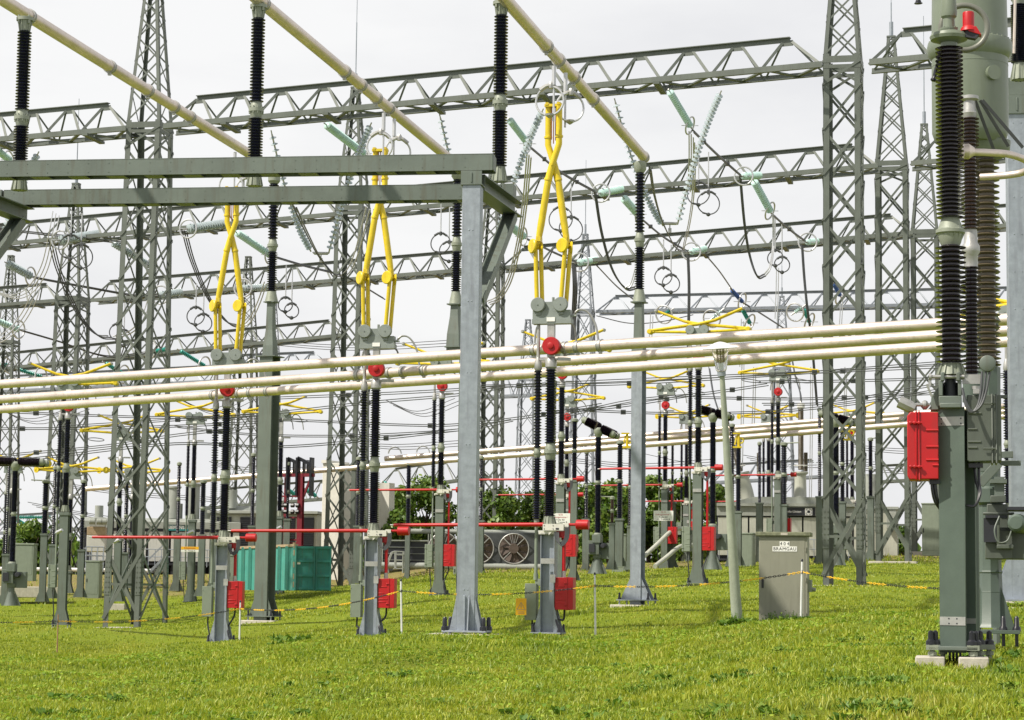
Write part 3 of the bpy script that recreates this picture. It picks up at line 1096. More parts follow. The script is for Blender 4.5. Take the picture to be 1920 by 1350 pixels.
girder('third lattice girder stub beside the big brown insulator', (1762, 432, 117), (2400, 383, 106), h=1.12)
girder('far lattice girder low on the left behind the yellow folded arms', (-60, 697, 158), (640, 628, 146), h=1.1, det=False)
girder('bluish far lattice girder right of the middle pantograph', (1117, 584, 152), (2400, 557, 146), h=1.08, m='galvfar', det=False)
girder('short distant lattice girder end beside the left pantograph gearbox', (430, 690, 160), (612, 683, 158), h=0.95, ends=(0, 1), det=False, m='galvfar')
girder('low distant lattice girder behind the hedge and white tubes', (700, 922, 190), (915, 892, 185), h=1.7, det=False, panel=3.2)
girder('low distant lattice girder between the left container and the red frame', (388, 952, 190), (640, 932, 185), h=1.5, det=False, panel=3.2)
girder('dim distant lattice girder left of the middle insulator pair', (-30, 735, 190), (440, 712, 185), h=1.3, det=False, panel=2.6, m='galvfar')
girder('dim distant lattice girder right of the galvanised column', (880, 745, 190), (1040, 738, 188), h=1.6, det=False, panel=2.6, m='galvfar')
girder('low distant beam girder right of the right tower', (1610, 905, 170), (1760, 897, 168), h=1.2, det=False, panel=2.6)


# ------------------------------------------------------------------ insulators
def ribs(z0, z1, rs, rr, n, tip=0.25):
    p = (z1 - z0) / n
    out = [(rs, z0)]
    for i in range(n):
        z = z0 + i * p
        out += [(rs, z + p * 0.12), (rr * 0.97, z + p * (0.42 - tip * .2)), (rr, z + p * 0.5), (rr * 0.96, z + p * (0.56)), (rs * 1.08, z + p * 0.86)]
    out.append((rs, z1))
    return out


def flange(z, r, h):
    """cast collar between two insulator sections"""
    return [(r * 0.72, z - h / 2), (r * 0.8, z - h * 0.45), (r * 0.95, z - h * 0.12), (r * 1.12, z - h * 0.1), (r * 1.12, z + h * 0.1), (r * 0.95, z + h * 0.12), (r * 0.78, z + h * 0.45), (r * 0.7, z + h / 2)]


def finned(mb, z0, z1, r0, r1, n=10):
    """cone with cast fins"""
    mb.lathe((0, 0, 0), [(r0 * 0.9, z0), (r1 * 0.9, z1)], 16)
    for k in range(n):
        a = 2 * PI * k / n
        c, s = math.cos(a), math.sin(a)
        mb.prism([(c * r0 * 0.5 - s * .008, s * r0 * 0.5 + c * .008, z0), (c * r0 * 1.05 - s * .008, s * r0 * 1.05 + c * .008, z0), (c * r1 - s * .008, s * r1 + c * .008, z1), (c * r1 * .5 - s * .008, s * r1 * .5 + c * .008, z1)], (s * .016, -c * .016, 0))


def post(label, px, d, y0, y1, rr, rs, n=34, split=0.5, seg=16, yaw=0, m='porc', capr=None, group='post insulators under the overhead tubes', name='post_insulator', topclamp=True, x1=None):
    """free standing insulator stack from picture height y0 (foot) to y1 (top); radii in photo pixels at that depth"""
    u = um(d)
    B = P(px, y0, d)
    H = rise(B, y1)
    t = thing(name, label, 'insulator', B, yaw, group)
    rr, rs = rr * u, rs * u
    hc = rr * 2.0
    zc = H * split
    capr = capr or rr * 0.95
    f = MB()
    finned(f, 0, hc, capr * 1.15, capr * 0.8)
    f.obj('base_flange', 'cast', t)
    mb = MB()
    mb.lathe((0, 0, 0), ribs(hc, zc - hc * .5, rs, rr, max(6, int(n * split)), ), seg)
    mb.obj('insulator_section', m, t)
    f = MB()
    f.lathe((0, 0, 0), flange(zc, rr * 0.9, hc * 1.15), seg)
    for k in range(10):
        a = 2 * PI * k / 10
        f.cyl((math.cos(a) * rr * .9, math.sin(a) * rr * .9, zc - hc * .25), (math.cos(a) * rr * .9, math.sin(a) * rr * .9, zc + hc * .25), rr * 0.09, n=6)
    f.obj('middle_flange', 'cast', t)
    mb = MB()
    mb.lathe((0, 0, 0), ribs(zc + hc * .5, H - hc * .8, rs * .95, rr * .95, max(6, int(n * (1 - split)))), seg)
    mb.obj('insulator_section', m, t)
    f = MB()
    finned(f, H - hc * .8, H - hc * .1, capr * 0.75, capr)
    if topclamp:
        for k in range(4):
            a = PI / 4 + k * PI / 2
            f.cyl((math.cos(a) * capr, math.sin(a) * capr, H - hc * .35), (math.cos(a) * capr, math.sin(a) * capr, H + hc * .2), capr * .18, n=6)
        f.lathe((0, 0, 0), [(capr * 1.2, H - hc * .12), (capr * 1.2, H + hc * .1)], 14)
    f.obj('top_clamp', 'cast', t)
    return t


# ------------------------------------------------------------------ big portal
def portal():
    t = thing('steel_portal', 'big steel portal with two long green beams on a galvanised column', 'portal', P(875, 1193, 39.5), math.radians(8))
    B = t.location
    Mi = t.matrix_basis.copy()
    Mi = Matrix.Translation(B) @ Matrix.Rotation(-math.radians(8), 4, 'Z')
    inv = Mi.inverted()

    def lp(px, py, d):
        return inv @ P(px, py, d)
    u = um(39.5)
    w = 0.315
    ztop = rise(B, 350)
    # column: box-like welded H, front plate galvanised
    mb = MB()
    mb.bb(-w / 2, w / 2, -0.17, -0.145, 0.1, ztop)
    mb.bb(-w / 2, w / 2, 0.145, 0.17, 0.1, ztop)
    mb.bb(-0.012, 0.012, -0.145, 0.145, 0.1, ztop)
    mb.bb(w / 2 - 0.02, w / 2, -0.145, 0.145, 0.1, ztop)
    for z in np.arange(0.8, ztop, 1.25):
        for x in (-.03, .03):
            mb.cyl((x, -0.178, z), (x, -0.165, z), 0.012, n=6)
    mb.obj('column', 'galv', t, bevel=0.006)
    g = MB()
    g.bb(-0.38, 0.38, -0.36, 0.36, 0.07, 0.10)
    for sx in (-1, 1):
        g.prism([(sx * w / 2, -0.012, 0.1), (sx * 0.30, -0.012, 0.1), (sx * w / 2, -0.012, 0.72)], (0, 0.024, 0))
        g.prism([(sx * w / 2, -0.16, 0.1), (sx * 0.28, -0.16, 0.1), (sx * w / 2, -0.16, 0.7)], (0, 0.02, 0))
    for sy in (-1, 1):
        g.prism([(0.05, sy * 0.17, 0.1), (0.05, sy * 0.33, 0.1), (0.05, sy * 0.17, 0.7)], (0.02, 0, 0))
    g.bar((-.02, -.19, 0.06), (-.02, -.19, .7), .035, .02, (0, 1, 0))
    g.obj('base_plate', 'galv', t, bevel=0.004)
    for sx in (-1, 1):
        for sy in (-1, 1):
            b = MB()
            b.cyl((sx * .335, sy * .3, -0.15), (sx * .335, sy * .3, 0.12), 0.035, n=8)
            b.cur = 1
            b.lathe((sx * .335, sy * .3, 0.1), [(0.065, 0), (0.06, 0.06), (0.04, 0.08), (0.038, 0.2), (0.02, 0.23)], 10)
            b.obj('anchor_bolt', ['galv', 'black'], t)
    f = MB()
    f.bb(-.62, .55, -.6, .5, -.5, 0.045)
    f.obj('footing', 'conc', t, bevel=0.02)
    # head piece
    hd = MB()
    z0, z1 = ztop, ztop + 0.25
    hd.bb(-.19, .19, -.2, .2, z0, z0 + .02)
    hd.bb(-.185, .185, -.195, -.175, z0 + .02, z1)
    hd.bb(-.185, .185, .175, .195, z0 + .02, z1)
    hd.bb(-.01, .01, -.175, .175, z0 + .02, z1)
    hd.bb(-.012, .012, -.21, -.196, z0 + .04, z1 - .03)
    hd.obj('column_head', 'steel', t, bevel=0.004)

    # long beams (I sections, channels with bottom flange)
    def beam(name, pa, pb, hgt, wid, notch):
        m_ = MB()
        pa, pb = V(pa), V(pb)
        m_.bar(pa, pb, 0.02, hgt, ZV, (-wid / 2, 0))
        m_.bar(pa, pb, 0.02, hgt, ZV, (wid / 2, 0))
        m_.bar(pa, pb, wid + .02, 0.02, ZV, (0, hgt / 2))
        # bottom battens: plates with openings between
        k = notch
        for i in range(k):
            a0, a1 = lerp(pa, pb, (i + 0.05) / k), lerp(pa, pb, (i + 0.52) / k)
            m_.bar(a0, a1, wid - .03, 0.015, ZV, (0, -hgt / 2 + .002))
        dr = (pb - pa).normalized()
        sd = dr.cross(ZV)
        ln = (pb - pa).length
        for i in range(int(ln / 0.38)):
            c = pa + dr * (0.2 + 0.38 * i)
            for zz in (-.08, .08):
                for q in (-1, 1):
                    m_.cyl(c + sd * (q * (wid / 2 + .008)) + ZV * zz, c + sd * (q * (wid / 2 + .016)) + ZV * zz, 0.009, n=6)
        m_.bar(pb - dr * .01, pb + dr * .012, wid, hgt - .02, ZV)
        return m_.obj(name, 'steel', t)
    e0 = lp(889, 319, 39.5)
    bz = z1 + .15
    pb = V((0.37, 0, bz))
    pa = V((-10.2, 0, bz))
    beam('front_beam', pa, pb, 0.285, 0.36, 15)
    L2 = 2.9
    pb2 = V((0.36, L2, bz))
    beam('rear_beam', V((-9.62, L2, bz)), V((-.1, L2, bz)), 0.285, 0.34, 14)
    blk = MB()
    blk.bb(0.12, 0.34, L2 - .2, L2 + .2, bz - .145, bz + .145)
    blk.bb(-.14, .1, L2 - .16, L2 + .16, bz - .14, bz + .14)
    blk.obj('insulator_seat', 'steel', t, bevel=.004)
    blk = MB()
    blk.bb(-9.98, -9.66, L2 - .2, L2 + .2, bz - .155, bz + .155)
    blk.obj('insulator_seat', 'steel', t, bevel=.004)
    for x in (0.0, -9.6):
        cb = MB()
        cb.hsec((x + .02, 0.2, z1 - .14), (x + .3, L2 + .25, z1 - .14), .32, .28, .02, .02, ZV)
        cb.obj('cross_beam', 'steel', t)
        kb = MB()
        kb.hsec((x + .28, L2 - .1, z1 - .28), (x + .06, 0.3, z1 - 2.25), .2, .24, .016, .018, (1, 0, 0))
        kb.obj('knee_brace', 'galv' if x == 99 else 'steel', t)
    return t, bz, L2, Mi


PT, PBZ, PL2, PMI = portal()
BZW = PT.location.z + PBZ


# ------------------------------------------------------------------ overhead tubes and their insulators
def tubeline(label, a, b, r, clamps=(), group='overhead bus tubes', name='bus_tube', mt='alu'):
    t = thing(name, label, 'bus tube', a, 0, group)
    a, b = V(a), V(b)
    mb = MB()
    mb.tube([(0, 0, 0), b - a], r, 24)
    mb.obj('tube', mt, t)
    dr = (b - a).normalized()
    for f in clamps:
        c = dr * f
        k = MB()
        k.cyl(c - dr * r * .35, c + dr * r * .35, r * 1.13, n=24)
        k.cyl(c - dr * r * .42, c - dr * r * .3, r * 1.2, n=24)
        k.cyl(c + dr * r * .3, c + dr * r * .42, r * 1.2, n=24)
        k.bar(c - ZV * r * .9, c - ZV * r * 1.55, r * .55, r * .5, dr)
        k.obj('clamp', 'alufit', t)
    return t


D2 = 42.4
F_TOP = [(41, 36, 357), (482, 12, 349), (940, 6, 341)]
R_TOP = [(515, 332), (855, 322), (1208, 309)]
UT = []
zt = P(940, -4, D2).z
for i, ((fx, fy, fb), (rx, ry)) in enumerate(zip(F_TOP, R_TOP)):
    wh = ['leftmost', 'middle', 'right hand'][i]
    a0 = PZ(fx, [22, -3, -10][i], zt)
    # rear support at the depth given by its own insulator
    b0 = PZ(rx, ry - 14, zt)
    dr = (b0 - a0).normalized()
    UT.append((a0, b0))
    ln = (b0 - a0).length
    cl = [[0.35, 4.6, 6.9, 8.6, 9.7], [0.35, 6.0, 7.3, 8.6, 9.7], [4.0, 5.2, 6.8, 9.0, ln - .1]][i]
    tubeline(['leftmost overhead aluminium tube coming down from the upper left corner', 'middle overhead aluminium tube ending above the long green beams',
              'right overhead aluminium tube running down to the insulator right of the yellow scissor arms'][i], a0 - dr * 1.6, b0 + dr * 0.12, 0.12, [c + 1.6 for c in cl])
for (fx, fy, fb), lb in zip(F_TOP, ['ribbed black insulator at the left picture edge on the rear portal beam', 'ribbed black insulator at the middle of the rear portal beam', 'ribbed black insulator above the portal column']):
    post(lb, fx - (5 if fx < 900 else 4), D2, fb, fy, 14.3, 8.6, n=46, split=0.42 if fx < 900 else 0.44, seg=24, group='insulators standing on the portal')
def hcolumn(mb, x, y, z0, z1, w, h, ax='y', tf=0.016, tw=0.012):
    """upright H section; ax = axis along which the flanges are apart"""
    if ax == 'y':
        mb.bb(x - w / 2, x + w / 2, y - h / 2, y - h / 2 + tf, z0, z1)
        mb.bb(x - w / 2, x + w / 2, y + h / 2 - tf, y + h / 2, z0, z1)
        mb.bb(x - tw / 2, x + tw / 2, y - h / 2 + tf, y + h / 2 - tf, z0, z1)
    else:
        mb.bb(x - w / 2, x - w / 2 + tf, y - h / 2, y + h / 2, z0, z1)
        mb.bb(x + w / 2 - tf, x + w / 2, y - h / 2, y + h / 2, z0, z1)
        mb.bb(x - w / 2 + tf, x + w / 2 - tf, y - tw / 2, y + tw / 2, z0, z1)
    return mb


def foot(t, w, h, m='galv', z=0.0, bw=0.42, gh=0.55, bolts=True, stand=0.1):
    """gusseted base plate, anchor bolts with black caps and a concrete footing"""
    g = MB()
    g.bb(-bw, bw, -bw * .8, bw * .8, stand, stand + .025)
    for sx in (-1, 1):
        for yy in (-h / 2, h / 2 - .016):
            g.prism([(sx * w / 2, yy, stand + .02), (sx * bw * .92, yy, stand + .02), (sx * w / 2, yy, stand + gh)], (0, 0.016, 0))
    g.obj('base_plate', m, t)
    if bolts:
        for sx in (-1, 1):
            for sy in (-1, 1):
                b = MB()
                b.cyl((sx * bw * .86, sy * bw * .65, -.1), (sx * bw * .86, sy * bw * .65, stand), 0.022, n=6)
                b.cur = 1
                b.lathe((sx * bw * .86, sy * bw * .65, stand + .02), [(0.045, 0), (0.04, 0.04), (0.028, 0.06), (0.026, 0.15), (0.012, 0.17)], 8)
                b.obj('anchor_bolt', ['galv', 'black'], t)
    f = MB()
    f.bb(-bw - .12, bw + .12, -bw * .8 - .12, bw * .8 + .12, -.5, -.0)
    f.obj('footing', 'conc', t, bevel=0.02)


# rear supports of the overhead tubes: tall column with a stack of two insulator sections
def supported_post(label, px_top, py_top, px_ins, py_ins, px_b, py_b, d, m, rr=9.8, rs=5.9, n=36, cw=0.27, lower_m=None, split_y=None, coff=0.0, group='column posts under the far ends of the overhead tubes'):
    u = um(d)
    B = P(px_b, py_b, d)
    z1 = rise(B, py_ins)
    z2 = rise(B, py_top)
    t = thing('column_post', label, 'insulator post', B, math.radians(22), group)
    zs = z1 * 0.62 if split_y is None else rise(B, split_y)
    mb = MB()
    hcolumn(mb, coff, 0, 0.0, zs - (.25 if coff else 0), cw, cw * 1.2, 'y')
    if coff:
        mb.bb(-.17, coff + .14, -.15, .15, zs - .25, zs - .03)
    mb.obj('column', lower_m or m, t)
    mb = MB()
    mb.lathe((0, 0, zs), [(.24, 0), (.22, 0.3), (.15, 0.75), (.13, z1 - zs - .03)], 4)
    mb.bb(-cw * .75, cw * .75, -cw * .75, cw * .75, zs - .03, zs)
    mb.bb(-.17, .17, -.17, .17, z1 - .03, z1)
    o = mb.obj('tapered_pedestal', m, t, smooth=0)
    if not coff:
        foot(t, cw, cw, lower_m or m, bw=0.42)
    rr, rs = rr * u, rs * u
    H = z2 - z1
    zc = z1 + H * .45
    MB().lathe((0, 0, z1), [(rr * 1.35, 0), (rr * 1.25, .05), (rr * .85, .3)], 14).obj('base_flange', 'cast', t)
    MB().lathe((0, 0, 0), flange(zc, rr * .95, .36), 14).obj('middle_flange', 'cast', t)
    MB().lathe((0, 0, z2), [(rr * .8, -.2), (rr * 1.2, -.12), (rr * 1.2, 0.05), (rr * .9, .08)], 14).obj('top_clamp', 'cast', t)
    for a, b in ((z1 + .3, zc - .18), (zc + .18, z2 - .2)):
        i = MB()
        i.lathe((0, 0, 0), ribs(a, b, rs, rr, n // 2), 18)
        i.obj('insulator_section', 'porc', t)
    return t


supported_post('grey green column post with insulator left of the teal container', 515, 332, 510, 566, 495, 1163, 65, 'steel', split_y=668, cw=0.41)
supported_post('column post whose insulator shows left of the galvanised portal column', 855, 322, 853, 570, 846, 1145, 55.5, 'steel', split_y=650, coff=.32)
supported_post('galvanised column post with insulator at the end of the right overhead tube', 1208, 309, 1204, 566, 1195, 1134, 55, 'steel', lower_m='galv', split_y=690)

# ------------------------------------------------------------------ lower tubes
ZL = P(1034, 648, 46.4).z
LOW = [((-120, 728), (2400, 566)), ((-120, 757), (2400, 585)), ((-120, 776), (2400, 606))]
LT = []
for i, (a, b) in enumerate(LOW):
    a0, b0 = PZ(*a, ZL), PZ(*b, ZL)
    LT.append((a0, b0))
    ln = (b0 - a0).length
    # clamps near the pantograph this tube feeds
    cpx = [[1002, 1060, 1083, 1126], [672, 730, 756, 795], [400, 448, 470, 502]][i]
    fr = []
    for x in cpx:
        t_ = (x - a[0]) / (b[0] - a[0])
        q = PZ(x, lerp(a[1], b[1], t_), ZL)
        fr.append((q - a0).length)
    tubeline(['upper and nearest of the three long horizontal aluminium tubes', 'middle one of the three long horizontal aluminium tubes', 'lowest and farthest of the three long horizontal aluminium tubes'][i],
             a0, b0, 0.109, fr, group='horizontal bus tubes')

# ------------------------------------------------------------------ pantograph disconnectors (all of one size)
K = um(46.4)      # metres per photo pixel for the pantograph in the middle


def mk(fn, name, mats, smooth=35):
    mb = MB()
    fn(mb)
    return mb.mesh(name, mats, smooth)


def _ins(x, r0, r1, n):
    def f(z0, z1):
        def g(mb):
            mb.lathe((x * K, 0, 0), ribs(z0 * K, z1 * K, r0 * K, r1 * K, n), 16)
        return g
    return f


PX0, DX = 0.0, -25.0     # main and drive insulator columns (px from the axis)
ME = {}
ME['low'] = mk(_ins(0, 7.6, 11.8, 27)(22, 128), 'insulator_section', 'porc')
ME['up'] = mk(_ins(0, 7.2, 11.0, 28)(158, 300), 'insulator_section', 'porc')
ME['dlow'] = mk(_ins(DX, 4.6, 8.4, 24)(16, 132), 'drive_insulator', 'porc')
ME['dup'] = mk(_ins(DX, 4.4, 8.0, 26)(150, 298), 'drive_insulator', 'porc')


def _fl(mb):
    mb.lathe((0, 0, 0), flange(143 * K, 11 * K, 32 * K), 16)
    for k in range(10):
        a = 2 * PI * k / 10
        mb.cyl((math.cos(a) * 10.5 * K, math.sin(a) * 10.5 * K, 138 * K), (math.cos(a) * 10.5 * K, math.sin(a) * 10.5 * K, 148 * K), K * 1.2, n=5)
    mb.lathe((DX * K, 0, 0), flange(141 * K, 7 * K, 18 * K), 12)


ME['mid'] = mk(_fl, 'middle_flange', 'cast')


def _bf(mb):
    finned(mb, 1 * K, 22 * K, 14.5 * K, 10.5 * K, 12)
    mb.lathe((DX * K, 0, 0), [(5 * K, 4 * K), (5 * K, 16 * K)], 12)


ME['base'] = mk(_bf, 'base_flange', 'cast')


def _tf(mb):
    mb.lathe((0, 0, 0), [(8 * K, 299 * K), (11 * K, 303 * K), (11 * K, 316 * K), (7 * K, 322 * K)], 14)
    mb.lathe((DX * K, 0, 0), [(6 * K, 297 * K), (7.5 * K, 301 * K), (6.5 * K, 312 * K), (3.6 * K, 322 * K)], 12)
    mb.bar((DX * K, 0, 318 * K), (24 * K, 0, 318 * K), 6 * K, 4 * K)
    mb.cyl((DX * K, 0, 320 * K), (DX * K, 0, 383 * K), 3.4 * K, n=10)
    mb.bar((0, 0, 322 * K), (0, 0, 386 * K), 13 * K, 13 * K, (0, 1, 0))
    mb.bar((14 * K, -6 * K, 318 * K), (38 * K, 2 * K, 318 * K), 4 * K, 6 * K)
    # terminal loops to the tube
    for s in (0, 1):
        mb.tube(smooth_pts([(40 * K, (2 + s * 4) * K, 400 * K), (52 * K, (4 + s * 4) * K, 412 * K), (68 * K, (8 + s * 4) * K, 408 * K), (82 * K, (12 + s * 4) * K, 385 * K), (88 * K, (14 + s * 4) * K, 352 * K)], 5), 1.8 * K, 8)
        mb.tube(smooth_pts([(36 * K, 2 * K, 388 * K), (44 * K, 5 * K, 378 * K), (47 * K, 8 * K, 352 * K)], 5), 1.9 * K, 8)
    mb.tube(smooth_pts([(-22 * K, 2 * K, 388 * K), (-31 * K, 5 * K, 375 * K), (-34 * K, 6 * K, 350 * K)], 5), 2.2 * K, 8)


ME['top'] = mk(_tf, 'top_support', 'alufit')


def _cap(mb):
    mb.lathe((3 * K, -13 * K, 342 * K), [(9 * K, -14 * K), (16.5 * K, -12 * K), (17 * K, 3 * K), (16 * K, 5 * K), (6 * K, 5 * K), (6 * K, 8 * K), (3 * K, 9 * K)], 24, (0, -1, 0))


ME['cap'] = mk(_cap, 'end_cap', 'red')


def _gear(mb):
    z = 385
    mb.bb(-36 * K, 40 * K, -9 * K, 12 * K, z * K, (z + 9) * K)
    mb.bb(-35 * K, 38 * K, -8 * K, 11 * K, (z + 9) * K, (z + 26) * K)
    mb.bb(-22 * K, 24 * K, -6 * K, 10 * K, (z + 26) * K, (z + 42) * K)
    mb.cyl((3 * K, 0, (z + 42) * K), (3 * K, 0, (z + 51) * K), 2.6 * K, n=10)
    for x in (-24, 20):
        mb.lathe((x * K, -9 * K, (z + 36) * K), [(12 * K, -4 * K), (14 * K, -2 * K), (14 * K, 4 * K), (13 * K, 6 * K)], 24, (0, -1, 0))
        mb.cyl((x * K, -14 * K, (z + 36) * K), (x * K, -16.3 * K, (z + 36) * K), 1.2 * K, n=8)
        mb.cyl((x * K, -5 * K, (z + 36) * K), (x * K, 11 * K, (z + 36) * K), 8 * K, n=14)
        mb.bb((x - 5) * K, (x + 5) * K, -10 * K, -4 * K, (z + 17) * K, (z + 24) * K)
    mb.cyl((40 * K, -2 * K, (z + 15) * K), (49 * K, -2 * K, (z + 15) * K), 2 * K, n=8)


ME['gear'] = mk(_gear, 'gearbox', 'gear')


def _gp(mb):
    mb.bb(-7 * K, 9 * K, -10.4 * K, -9.6 * K, 389 * K, 397 * K)


ME['plate'] = mk(_gp, 'type_plate', 'white')


def arm_pair(mb, a, b, r, off=4.5, taper=1.0):
    a, b = V(a), V(b)
    for s in (-1, 1):
        o = V((s * off * 0.8, s * off, 0)) * K
        mb.tube([a * K + o, b * K + o], [r * K, r * K * taper], 10)


def _low_arms(mb):
    arm_pair(mb, (-24, 2, 420), (-28, 2, 532), 4.2, 5.0)
    arm_pair(mb, (22, 2, 420), (30, 2, 532), 4.2, 5.0)


def _up_arm(s):
    def f(mb):
        y = -2 if s < 0 else 5
        mb.tube([V(p) * K for p in [(s * 28, y, 538), (s * 22, y, 575), (s * 9, y, 660)]], [5.4 * K, 6.9 * K, 6.6 * K], 12)
        mb.tube([V(p) * K for p in [(s * 9, y, 660), (s * 1, y, 692), (-s * 11.5, y, 730), (-s * 11.5, y, 804)]], [7.2 * K, 6.4 * K, 6.1 * K, 5.8 * K], 12)
        mb.cyl(V((s * 1, y - 8.5, 690)) * K, V((s * 1, y + 8.5, 690)) * K, 2.2 * K, n=8)
        for z_ in (662, 745):
            x_ = s * 9 if z_ < 700 else -s * 11.5
            mb.lathe(V((x_, y, z_)) * K, [(7.6 * K, -2 * K), (7.9 * K, 0), (7.6 * K, 2 * K)], 12, (-s * .25 if z_ < 700 else 0, 0, 1))
        mb.bb((s * 25 - 4) * K, (s * 25 + 4) * K, (y - 8) * K, (y + 8) * K, 543 * K, 552 * K)
    return f


def _knee(s):
    def f(mb):
        mb.lathe(V((s * 29 - 7, -7, 534)) * K, [(10 * K, -1.5 * K), (14 * K, 0), (14 * K, 2.5 * K), (12.5 * K, 4 * K)], 22, (-0.75 if s < 0 else -0.35, -0.7, 0))
        mb.lathe(V((s * 29 + 6, 5, 531)) * K, [(10 * K, -1.5 * K), (12 * K, 0), (12 * K, 2.5 * K)], 20, (0.85, 0.3, 0))
        mb.cyl(V((s * 29, -9, 534)) * K, V((s * 29, 9, 534)) * K, 5 * K, n=10)
    return f


def _tip(mb):
    mb.bb(-17 * K, 16 * K, -6 * K, 9 * K, 803 * K, 808 * K)
    mb.bb(-15 * K, -9 * K, -7 * K, 10 * K, 806 * K, 811 * K)
    mb.bb(8 * K, 14 * K, -7 * K, 10 * K, 806 * K, 811 * K)


def _tiprods(mb):
    for x, z in ((-4, 740), (0, 732), (4, 738)):
        mb.cyl((x * K, 1 * K, z * K), (x * K, 1 * K, 803 * K), 1.2 * K, n=6)


ME['larm'] = mk(_low_arms, 'lower_arm', 'yellow')
ME['uarm_l'] = mk(_up_arm(-1), 'upper_arm', 'yellow')
ME['uarm_r'] = mk(_up_arm(1), 'upper_arm', 'yellow')
ME['knee_l'] = mk(_knee(-1), 'knee_disc', 'yellow')
ME['knee_r'] = mk(_knee(1), 'knee_disc', 'yellow')
ME['tip'] = mk(_tip, 'tip_bracket', 'yellow')
ME['tiprods'] = mk(_tiprods, 'tip_spring', 'rust')


# folded arms
def _farm(knee, mid, tip, flat=False):
    def lower(mb):
        for s in (-1, 1):
            mb.tube([V((s * 22, 0, 415)) * K, V((s * knee[0], 2, knee[1])) * K], [4.6 * K, 4.2 * K], 10)
            mb.tube([V((s * 22, 9, 417)) * K, V((s * knee[0], 11, knee[1] + 2)) * K], [3.4 * K, 3.2 * K], 8)

    def upper(s):
        def f(mb):
            for o in (0, 9):
                mb.tube([V(p) * K for p in [(s * knee[0], 2 + o + 3 * s, knee[1] + 3), (0, 4 + o + 3 * s, mid), (-s * tip[0] * .35, 4 + o + 3 * s, lerp(mid, tip[1], .22)), (-s * tip[0], 4 + o + 3 * s, tip[1])]], [4.2 * K, 4.6 * K, 4.2 * K, 3.6 * K], 10)
        return f

    def knee_(s):
        def f(mb):
            if flat:
                mb.lathe(V((s * knee[0], -4, knee[1])) * K, [(12 * K, -1.5 * K), (14 * K, 0), (14 * K, 3 * K)], 18, (s * .5, -.85, 0))
            mb.lathe(V((s * knee[0], 0, knee[1])) * K, [(6 * K, -8 * K), (8 * K, -6 * K), (8 * K, 16 * K), (6 * K, 18 * K)], 14, (0, 1, 0))
            mb.cyl(V((s * (knee[0] - 14), 2, knee[1])) * K, V((s * knee[0], 2, knee[1])) * K, 6 * K, n=10)
        return f

    def tipc(s):
        def f(mb):
            for o in (0, 9):
                mb.lathe(V((s * tip[0], 4 + o, tip[1])) * K, [(2 * K, -5 * K), (5.5 * K, -3 * K), (5.5 * K, 3 * K), (2 * K, 5 * K)], 10)
            mb.cyl(V((s * tip[0], 4, tip[1])) * K, V((s * tip[0], 13, tip[1])) * K, 2 * K, n=6)
        return f
    return lower, upper, knee_, tipc


def reg_fold(key, knee, mid, tip, flat=False):
    lo, up, kn, tp = _farm(knee, mid, tip, flat)
    ME[key] = dict(lower=mk(lo, 'lower_arm', 'yellow'), ul=mk(up(-1), 'upper_arm', 'yellow'), ur=mk(up(1), 'upper_arm', 'yellow'),
                   kl=mk(kn(-1), 'knee_joint', 'yellow'), kr=mk(kn(1), 'knee_joint', 'yellow'), tl=mk(tp(-1), 'arm_tip', 'alufit'), tr=mk(tp(1), 'arm_tip', 'alufit'))


reg_fold('foldA', (152, 420), 440, (134, 484))
reg_fold('foldB', (160, 424), 455, (95, 486))
reg_fold('foldC', (148, 424), 440, (110, 478), True)


def _grey_flat(mb):
    mb.bb(-44 * K, -22 * K, -8 * K, 12 * K, -172 * K, -104 * K)
    mb.bb(-26 * K, -12 * K, -2 * K, 8 * K, -108 * K, -95 * K)
    mb.cyl((-43 * K, -8.6 * K, -112 * K), (-43 * K, -7.6 * K, -112 * K), 1.4 * K, n=6)
    mb.cyl((-43 * K, -8.6 * K, -165 * K), (-43 * K, -7.6 * K, -165 * K), 1.4 * K, n=6)


def _ribbox(x0, x1, z0, z1, side):
    def f(mb):
        mb.bb(x0 * K, x1 * K, -10 * K, 14 * K, z0 * K, z1 * K)
        mb.bb((x0 + (2 if side < 0 else (x1 - x0) * .62)) * K, (x0 + (5 if side < 0 else (x1 - x0) * .62 + 3)) * K, -11 * K, 14.6 * K, (z0 - .8) * K, (z1 + .8) * K)
        for i, (zz, l) in enumerate(((.72, .5), (.3, .55), (.2, .45), (.5, .35))):
            zc = lerp(z0, z1, zz)
            if side > 0:
                mb.bb((x0 + 1.5) * K, (x0 + 1.5 + (x1 - x0) * l) * K, -10.8 * K, -10 * K, (zc - 1) * K, (zc + 1) * K)
            else:
                mb.bb((x1 - 1.5) * K, (x1 - 1.5 - (x1 - x0) * l) * K, -10.8 * K, -10 * K, (zc - 1) * K, (zc + 1) * K)
        for zz in (.82, .14):
            zc = lerp(z0, z1, zz)
            xx = x0 + (x1 - x0) * (.6 if side > 0 else .12)
            mb.bb((xx - 3.5) * K, (xx + 3.5) * K, -11.8 * K, -10.5 * K, (zc - 1) * K, (zc + 1) * K)
            mb.cyl((xx * K, -12.5 * K, zc * K), (xx * K, -10.5 * K, zc * K), 1.4 * K, n=6)
    return f


